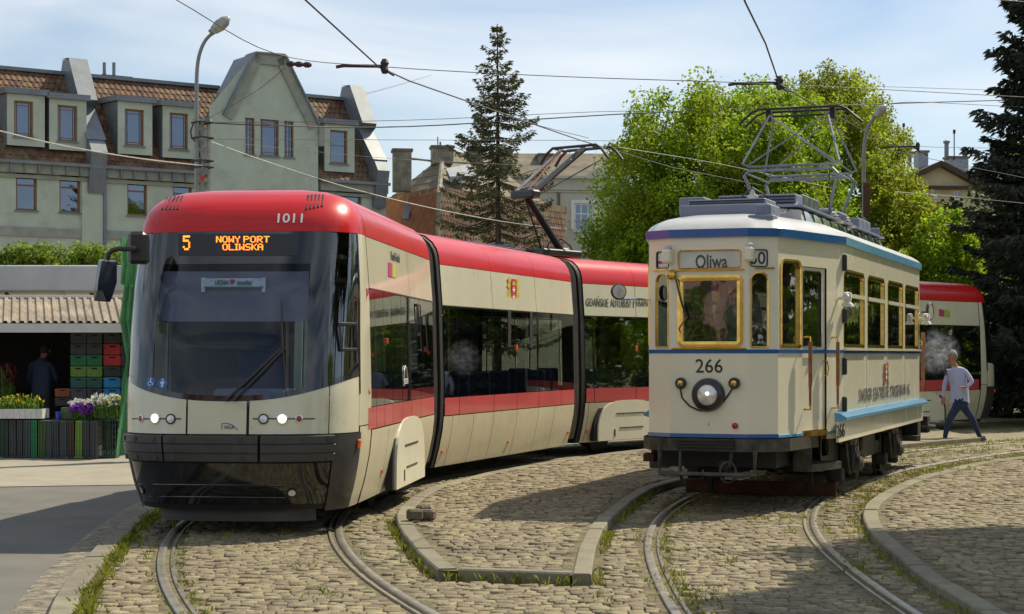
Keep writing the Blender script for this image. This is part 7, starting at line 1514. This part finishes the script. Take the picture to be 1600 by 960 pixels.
# walking man: measured in the photo at his distance
Yp = 33.7; O_ = Vector((P(1505, 690, Yp).x, Yp, 0))
def j(px, py, dy, r): q = P(px, py, Yp)-O_; return ((q.x, dy, q.z), r)
J = {'pelvis': j(1506, 627, 0, (.125, .11)), 'waist': j(1504, 611, 0, (.17, .13)), 'chest': j(1502, 588, 0, (.20, .14)), 'neck0': j(1499, 574.5, 0, (.07, .07)), 'neck': j(1496, 569.5, 0, .06), 'head0': j(1493.5, 564.5, -.01, .06), 'head1': j(1493, 557.5, -.01, .094), 'head2': j(1493, 552, -.01, .08),
 'hipl': j(1500, 634, -.08, .092), 'kneel': j(1486, 658, -.09, .066), 'anklel': j(1480, 684, -.09, .045), 'heell': j(1482, 689, -.09, .036), 'toel': j(1467, 689.5, -.11, .032),
 'hipr': j(1512, 634, .08, .092), 'kneer': j(1527, 655, .09, .066), 'ankler': j(1538, 682, .09, .045), 'heelr': j(1543, 687, .09, .036), 'toer': j(1533, 690.5, .07, .032),
 'shl': j(1511, 580, -.14, .052), 'ell': j(1521, 597, -.19, .05), 'wrl': j(1509, 605, -.27, .032), 'pml': j(1503, 604.5, -.30, .034), 'shr': j(1491, 580, .14, .05), 'elr': j(1485, 602, .18, .048), 'wrr': j(1482.5, 620, .15, .032), 'pmr': j(1482, 626, .14, .033)}
zw, zh_ = P(0, 623, Yp).z, P(0, 573, Yp).z
wl_ = Vector(J['wrl'][0]); wr_ = Vector(J['wrr'][0])
def rule(c):
    if (c-wl_).length < .02 or (c-wr_).length < .02: pass
    if c.z > zh_: return 0
    if c.z < .085: return 3
    if c.z < zw-.015 and not ((c-wr_).length < .16 and c.x < wr_.x+.05): return 2
    d = (Vector(J['wrl'][0])-Vector(J['pml'][0])).normalized()
    if (c-wl_).dot(-d) > .0 and (c-wl_).length < .2 and c.y < -.2: return 0
    if c.z < wr_.z and c.y > .08 and abs(c.x-wr_.x) < .07: return 0
    return 1
O_ = O_+Vector((-.07, 0, 0)); WM = person('grey haired man in pale blue shirt and jeans striding left while smoking', O_, J, ['skin', 'shirt_pale', 'jeans', 'shoe_grey'], rule, 'hair_grey', (-1, -.5))
mb = MB(); rr = []
for z, k in ((zw+.28, 1.0), (zw+.1, 1.04), (zw-.03, 1.12), (zw-.07, 1.14)):
    c = Vector(J['waist'][0]); rr.append([Vector((c.x+.01+.168*k*math.cos(t), .0+.138*k*math.sin(t), z-.03*math.cos(t*2)*(z < zw))) for t in np.linspace(0, 2*PI, 25)])
mb.grid(rr); o = bpy.data.objects.new('shirt_hem', mb.mesh('shirt_hem', 'shirt_pale', True)); COL.objects.link(o); o.parent = WM
# stallholder, back to the camera
Yq = 30.9; O2 = Vector((P(64, 660, Yq).x, Yq, 0)); O_ = O2
def j2(px, py, dy, r): q = P(px, py, Yq); return ((q.x-O2.x, dy, q.z), r)
J2 = {'pelvis': j2(65, 622, 0, (.14, .12)), 'waist': j2(65, 605, 0, (.155, .13)), 'chest': j2(65, 578, 0, (.19, .14)), 'neck0': j2(66, 563, .02, .08), 'neck': j2(67, 558, .04, .055), 'head0': j2(68, 553, .07, .065), 'head1': j2(69, 548, .09, .085), 'head2': j2(69, 542, .09, .07)}
for s, sx_ in (('l', -1), ('r', 1)):
    J2['hip'+s] = j2(65+sx_*7, 632, 0, .1); J2['knee'+s] = ((J2['hip'+s][0][0], .0, .48), .072); J2['ankle'+s] = ((J2['hip'+s][0][0], 0, .10), .05); J2['heel'+s] = ((J2['hip'+s][0][0], -.03, .045), .042); J2['toe'+s] = ((J2['hip'+s][0][0], .13, .04), .038)
    J2['sh'+s] = j2(65+sx_*15, 570, 0, .075); J2['el'+s] = j2(65+sx_*21, 592, .08, .058); J2['wr'+s] = j2(65+sx_*19, 604, .28, .036); J2['pm'+s] = j2(65+sx_*18, 604, .34, .034)
zj = P(0, 617, Yq).z; zn = P(0, 559, Yq).z
person('stallholder in a dark padded jacket seen from behind inside the stall', O2, J2, ['skin', 'jacket_navy', 'trousers_dark', 'shoe_grey'], lambda c: 0 if c.z > zn or (c.y > .27 and c.z > .9) else 3 if c.z < .09 else 1 if c.z > zj else 2, 'hair_dark', (.1, 1))
# driver of the vintage tram
def stander(label, pos, fdir, mats, hair, z0=0.0, lean=0):
    f = Vector((fdir[0], fdir[1], 0)).normalized(); sdv = Vector((-f.y, f.x, 0)); q = lambda a, b, z: tuple(f*a+sdv*b+Vector((0, 0, z)))
    J = {'pelvis': (q(0, 0, .95), (.13, .115)), 'waist': (q(0, 0, 1.08), (.13, .11)), 'chest': (q(.02, 0, 1.34), (.17, .12)), 'neck0': (q(.0, 0, 1.48), .07), 'neck': (q(.01, 0, 1.53), .05), 'head0': (q(.03, 0, 1.58), .062), 'head1': (q(.03, 0, 1.65), .084), 'head2': (q(.02, 0, 1.70), .07)}
    for s, b in (('l', .1), ('r', -.1)):
        J['hip'+s] = (q(0, b, .86), .095); J['knee'+s] = (q(.02, b, .48), .068); J['ankle'+s] = (q(0, b, .09), .045); J['heel'+s] = (q(-.03, b, .045), .036); J['toe'+s] = (q(.13, b*1.2, .035), .034)
        J['sh'+s] = (q(0, b*1.75, 1.42), .062); J['el'+s] = (q(.05, b*2.3, 1.16), .048); J['wr'+s] = (q(.28, b*1.7, 1.10), .032); J['pm'+s] = (q(.35, b*1.5, 1.10), .034)
    return person(label, Vector((pos[0], pos[1], z0)), J, mats, lambda c: 0 if c.z > 1.52 or (Vector((c.x, c.y, 0)).dot(f) > .27 and c.z > .9) else 3 if c.z < .08 else 1 if c.z > .93 else 2, hair, (f.x, f.y))
qd = WO(.85, .12, 0); stander('driver in a pale shirt standing behind the windscreen of the vintage tram', (qd.x, qd.y), (-oB.x, -oB.y), ['skin', 'shirt_pale', 'trousers_dark', 'shoe_grey'], 'hair_dark', .87)
qd = WO(1.35, .62, 0); stander('passenger in a dark jacket standing by the cab door of the vintage tram', (qd.x, qd.y), (-oB.x, -oB.y), ['skin', 'jacket_navy', 'trousers_dark', 'shoe_grey'], 'hair_dark', .87)
# cigarette smoke
def smoke(name, label, c, r, dens, seed):
    mb = MB(); mb.lathe([(0, -1)]+[(math.sin(t), -math.cos(t)) for t in np.linspace(.2, PI-.2, 9)]+[(0, 1)], (0, 0, 0), n=16); me = mb.mesh(name, []) if False else mb.mesh(name, 'white_paint'); me.materials.clear()
    m = bpy.data.materials.new('smoke'); m.use_nodes = True; n = m.node_tree.nodes; l = m.node_tree.links; n.remove(n['Principled BSDF']); v = n.new('ShaderNodeVolumePrincipled'); v.inputs['Color'].default_value = (.9, .93, 1, 1)
    t = n.new('ShaderNodeTexCoord'); nz_ = n.new('ShaderNodeTexNoise'); nz_.inputs['Scale'].default_value = 1.9; nz_.inputs['Detail'].default_value = 5; nz_.inputs['Distortion'].default_value = 2.2; l.new(t.outputs['Object'], nz_.inputs['Vector'])
    mr = n.new('ShaderNodeMapRange'); mr.inputs[1].default_value = .46; mr.inputs[2].default_value = .72; l.new(nz_.outputs['Fac'], mr.inputs[0])
    ln = n.new('ShaderNodeVectorMath'); ln.operation = 'LENGTH'; l.new(t.outputs['Object'], ln.inputs[0]); m2 = n.new('ShaderNodeMapRange'); m2.inputs[1].default_value = .05; m2.inputs[2].default_value = .95; m2.inputs[3].default_value = 1; m2.inputs[4].default_value = 0; l.new(ln.outputs['Value'], m2.inputs[0])
    mu = n.new('ShaderNodeMath'); mu.operation = 'MULTIPLY'; l.new(mr.outputs[0], mu.inputs[0]); l.new(m2.outputs[0], mu.inputs[1]); mu2 = n.new('ShaderNodeMath'); mu2.operation = 'MULTIPLY'; mu2.inputs[1].default_value = dens; l.new(mu.outputs[0], mu2.inputs[0]); l.new(mu2.outputs[0], v.inputs['Density']); l.new(v.outputs[0], n['Material Output'].inputs['Volume'])
    me.materials.append(m); o = link_mesh(name, me, None, c, scale=r); tag(o, label, 'smoke', kind='stuff')
smoke('smoke', 'pale cigarette smoke drifting behind the walking man', P(1464, 550, 34.2), (.50, .30, .50), 8.0, 1)
# ================= LAMPS AND WIRES =================
mat('lamp_post', (.22, .24, .23), .5, metal=.3, var=.1); mat('lamp_glass', (.35, .36, .33), .3, var=.2, scale=8); mat('wire', (.03, .03, .035), .6); mat('cable_pale', (.42, .40, .36), .6); mat('concrete_pole', (.34, .34, .31), .9, var=.2, scale=5, dirt=((.18, .17, .15), 4, .5, .5))
def street_lamp(label, pts, Y, head, r0=.06, box=None):
    T = empty('street_lamp', P(*pts[0], Y), label, 'street lamp', 'curved street lamps'); path = cr3([P(x, y, Y) for x, y in pts]); mb = MB(); mb.tube(path, r0, 10, r2=r0*.7); mb.build('pole', 'lamp_post', T, smooth=True)
    a, b = P(*head[0], Y), P(*head[1], Y); ax = (b-a); L = ax.length; mb = MB(); mb.lathe([(L*.10, 0), (L*.19, L*.15), (L*.26, L*.45), (L*.23, L*.75), (L*.10, L*.95), (0, L)], a, ax, 14); mb.build('lamp_head', 'lamp_glass', T, smooth=True)
    d = Vector((ax.z, 0, -ax.x)).normalized(); mb = MB(); mb.tube([a-ax*.03, b-d*-.0+ax*.02], L*.10, 8); 
    mb = MB(); mb.lathe([(L*.13, -L*.06), (L*.15, .0), (L*.13, L*.12)], a, ax, 12); mb.build('lamp_collar', 'lamp_post', T)
    return T
def cr3(p):
    q = [p[0]*2-p[1]]+p+[p[-1]*2-p[-2]]; out = []
    for i in range(1, len(q)-2):
        a, b, c, d = q[i-1:i+3]
        for k in range(6): t = k/6; out.append(.5*((2*b)+(c-a)*t+(2*a-5*b+4*c-d)*t*t+(-a+3*b-3*c+d)*t**3))
    out.append(q[-2]); return out
Yl = 42.0
street_lamp('tall curved street lamp rising beside the tenement gable', [(308, 420), (308, 300), (307, 180), (307.5, 120), (311, 88), (320, 65), (334, 50)], Yl, [(330, 51), (359, 27)], .055)
L2 = street_lamp('smaller curved street lamp in front of the yellow green tree', [(1351, 420), (1350, 320), (1349.5, 250), (1352, 215), (1358, 195), (1368, 182)], 38, [(1366, 183), (1385, 164)], .05)
mb = MB(); mb.box(P(1353, 312, 38), (.14, .16, .75), bev=.01); mb.build('control_box', 'wood_brown', L2)
# lattice concrete mast
T = empty('lattice_mast', (P(318, 400, 42).x, 42, 0), 'ladder-like concrete mast with wire fittings below the tall street lamp', 'mast')
for px in (306, 316, 326): mb = MB(); a, b = P(px+2, 560, 42.2), P(px, 190, 42.2); mb.tube([Vector((a.x, 42.2, 0)), b], .045, 4); mb.build('mast_leg', 'concrete_pole', T)
for py in range(200, 420, 16): mb = MB(); mb.box((P(316.5, py, 42.2).x, 42.2, P(0, py, 42).z), (.34, .07, .07)); mb.build('mast_rung', 'concrete_pole', T)
mb = MB(); mb.box(P(316, 188, 42.2), (.42, .2, .05)); mb.build('mast_cap', 'concrete_pole', T)
for py in (192, 216, 252, 262): mb = MB(); q = P(316, py, 42.0); mb.tube([q+Vector((-.26, 0, 0)), q+Vector((0, -.12, .02)), q+Vector((.26, 0, 0)), q+Vector((0, .3, 0)), q+Vector((-.26, 0, 0))], .022, 6); mb.build('mast_band', 'wire', T)
mb = MB(); mb.tube([P(303, 195, 42)+Vector((0, -.1, 0)), P(298, 205, 41.9), P(299, 214, 41.9), P(304, 221, 41.9)], .02, 5); mb.build('cable_loop', 'wire', T)
mb = MB(); mb.box(P(316, 279, 41.9), (.10, .02, .12)); mb.build('red_plate', 'arms_red', T)
nw = [0]
def wire(name, label, pts, r, m='wire', cat='wire', sag=0, group=None):
    p = [Vector(q) for q in pts]
    if len(p) == 2: a, b = p; p = [a.lerp(b, t)+Vector((0, 0, -sag*4*t*(1-t))) for t in np.linspace(0, 1, 14)]
    else: p = cr3(p)
    mb = MB(); mb.tube(p, r, 5); return tag(mb.build(name, m), label, cat, group)
def contact(pts, label):
    p = [Vector(q) for q in pts]; mb = MB(); mb.tube(p, .010, 5); tag(mb.build('contact_wire', 'wire'), label, 'wire', 'contact wires above the tracks')
contact([P(395, -75, 15.4), P(592, 105, 21.5), P(640, 127, 22.4), P(720, 155, 24.2), P(905, 219, 29.6), P(1050, 262, 36), P(1190, 290, 43)], 'contact wire sweeping over the modern tram to its raised pantograph')
contact([P(1110, -130, 14.5), P(1165, 5, 17.6), P(1196, 68, 20.0), P(1218, 132, 22.8), P(1262, 158, 24.0), P(1400, 231, 40)], 'contact wire hanging over the pantograph of the vintage tram')
W1 = [P(270, -3, 17.5), P(430, 84, 20.5), P(605, 105, 21.6), P(880, 120, 22.3), P(1218, 132, 23.0), P(1600, 152, 26)]
wire('span_wire', 'thin span wire crossing the sky from upper left over both trams', W1, .0055)
def fitting(x0, y0, x1, y1, Y, label, hy=0):
    T = empty('wire_arm', P((x0+x1)/2, (y0+y1)/2, Y), label, 'wire arm', 'registration arms on the span wire'); mb = MB(); mb.tube([P(x0, y0+2, Y), P(x0+12, y0, Y), P(x1, y1, Y)], .022, 6); mb.build('arm_tube', 'wire', T)
    mb = MB(); mb.lathe([(.03, -.09), (.05, -.05), (.035, 0), (.055, .04), (.03, .09)], P(x1-3, y1, Y), n=10); mb.build('insulator', 'wire', T)
    mb = MB(); mb.tube([P(x1-14, y1-1, Y), P(x1+12, y1+14, Y)], .018, 5); mb.build('wire_clamp', 'wire', T)
fitting(525, 103, 604, 104, 21.6, 'black arm holding the left contact wire against the sky'); fitting(1138, 131, 1221, 130, 23.0, 'black arm above the vintage tram pantograph'); fitting(1375, 230, 1437, 229, 40, 'distant wire arm before the lime tree')
for i, (x0, x1, y, Y, lab) in enumerate(((450, 487, 100, 21.0, 'row of small insulators on the span wire beside the gable top'),)):
    T = empty('insulator_string', P((x0+x1)/2, y, Y), lab, 'insulator')
    for k in range(3): mb = MB(); q = P(x0+4+k*13, y+k*.8, Y); mb.lathe([(.02, -.05), (.035, -.02), (.035, .02), (.02, .05)], q, (1, 0, -.05), 8); mb.build('insulator', 'wire', T)
    mb = MB(); mb.tube([P(x0, y, Y), P(x1, y+2, Y)], .012, 5); mb.build('tie_rod', 'wire', T)
wire('span_wire', 'thin wire running from the gable down to the lattice mast', [P(318, 190, 42), P(395, 146, 34), P(446, 106, 24)], .006)
for lab, pts, r, m in (('upper thin wire from the lattice mast across to the maple', [P(320, 192, 42), P(640, 188, 44), P(975, 174, 46), P(1130, 183, 47)], .011, 'wire'), ('second dark wire from the lattice mast behind the spruce top', [P(320, 192, 42), P(420, 196, 42), P(640, 198, 44), P(1020, 176, 46), P(1400, 162, 50), P(1600, 156, 52)], .022, 'wire'),
    ('thin wire at gable window height crossing to the spruce', [P(322, 218, 42), P(640, 219, 45), P(980, 221, 48), P(1040, 231, 48)], .010, 'wire'), ('slack wire from the mast falling to the right behind the tram', [P(330, 220, 42), P(480, 236, 44), P(640, 250, 46), P(900, 262, 50)], .007, 'wire'),
    ('pale twisted cable rising from the mast to the upper left edge', [P(316, 259, 42), P(220, 248, 38), P(100, 228, 34), P(-20, 200, 30)], .022, 'cable_pale'), ('pale twisted cable sloping from the mast down behind the modern tram', [P(330, 222, 42), P(420, 254, 43), P(560, 298, 44), P(720, 335, 46), P(860, 356, 47), P(1040, 368, 48)], .020, 'cable_pale'),
    ('wire passing from the pantograph to the right in front of the maple', [P(965, 230, 30), P(1100, 252, 32), P(1180, 268, 34), P(1300, 294, 36)], .008, 'cable_pale'), ('long thin wire in the sky above the pediment house', [P(1350, 214, 40), P(1437, 229, 41), P(1600, 232, 44)], .008, 'wire'), ('faint lower wire sloping right in front of the big dark spruce', [P(1390, 235, 30), P(1500, 258, 32), P(1620, 282, 34)], .008, 'wire'),
    ('pale wire crossing the dark spruce near the right edge', [P(1400, 300, 36), P(1500, 308, 38), P(1640, 322, 38)], .010, 'cable_pale'), ('dark wire touching the smaller street lamp head', [P(1384, 163, 38), P(1440, 160, 38), P(1600, 168, 40)], .010, 'wire'), ('wire crossing the sky from the lime tree top to the right edge', [P(1330, 134, 45), P(1640, 144, 47)], .009, 'wire'),
    ('short wire at the very top right corner of the sky', [P(1520, -3, 20), P(1640, 6, 21)], .008, 'wire'), ('feeder wire leading from the left pole to the contact wire crossing', [P(720, 155, 24.3), P(830, 193, 27), P(920, 216, 29)], .008, 'wire')):
    wire('overhead_wire', lab, pts, r*.68, m, 'wire', group='thin overhead wires')
# contrail high above the roofs
m = bpy.data.materials.new('contrail'); m.use_nodes = True; n = m.node_tree.nodes; l = m.node_tree.links; b = n['Principled BSDF']; b.inputs['Base Color'].default_value = (.9, .9, .9, 1); b.inputs['Roughness'].default_value = 1; b.inputs['Alpha'].default_value = .35; M['contrail'] = m
Yz = 1600; mb = MB(); mb.tube([P(510, 163, Yz), P(560, 150, Yz), P(620, 134, Yz), P(676, 117, Yz)], lambda t: 1.1*(1-t)+.35, 6); tag(mb.build('contrail', 'contrail'), 'thin white condensation trail slanting above the tenement roof', 'contrail', kind='stuff')
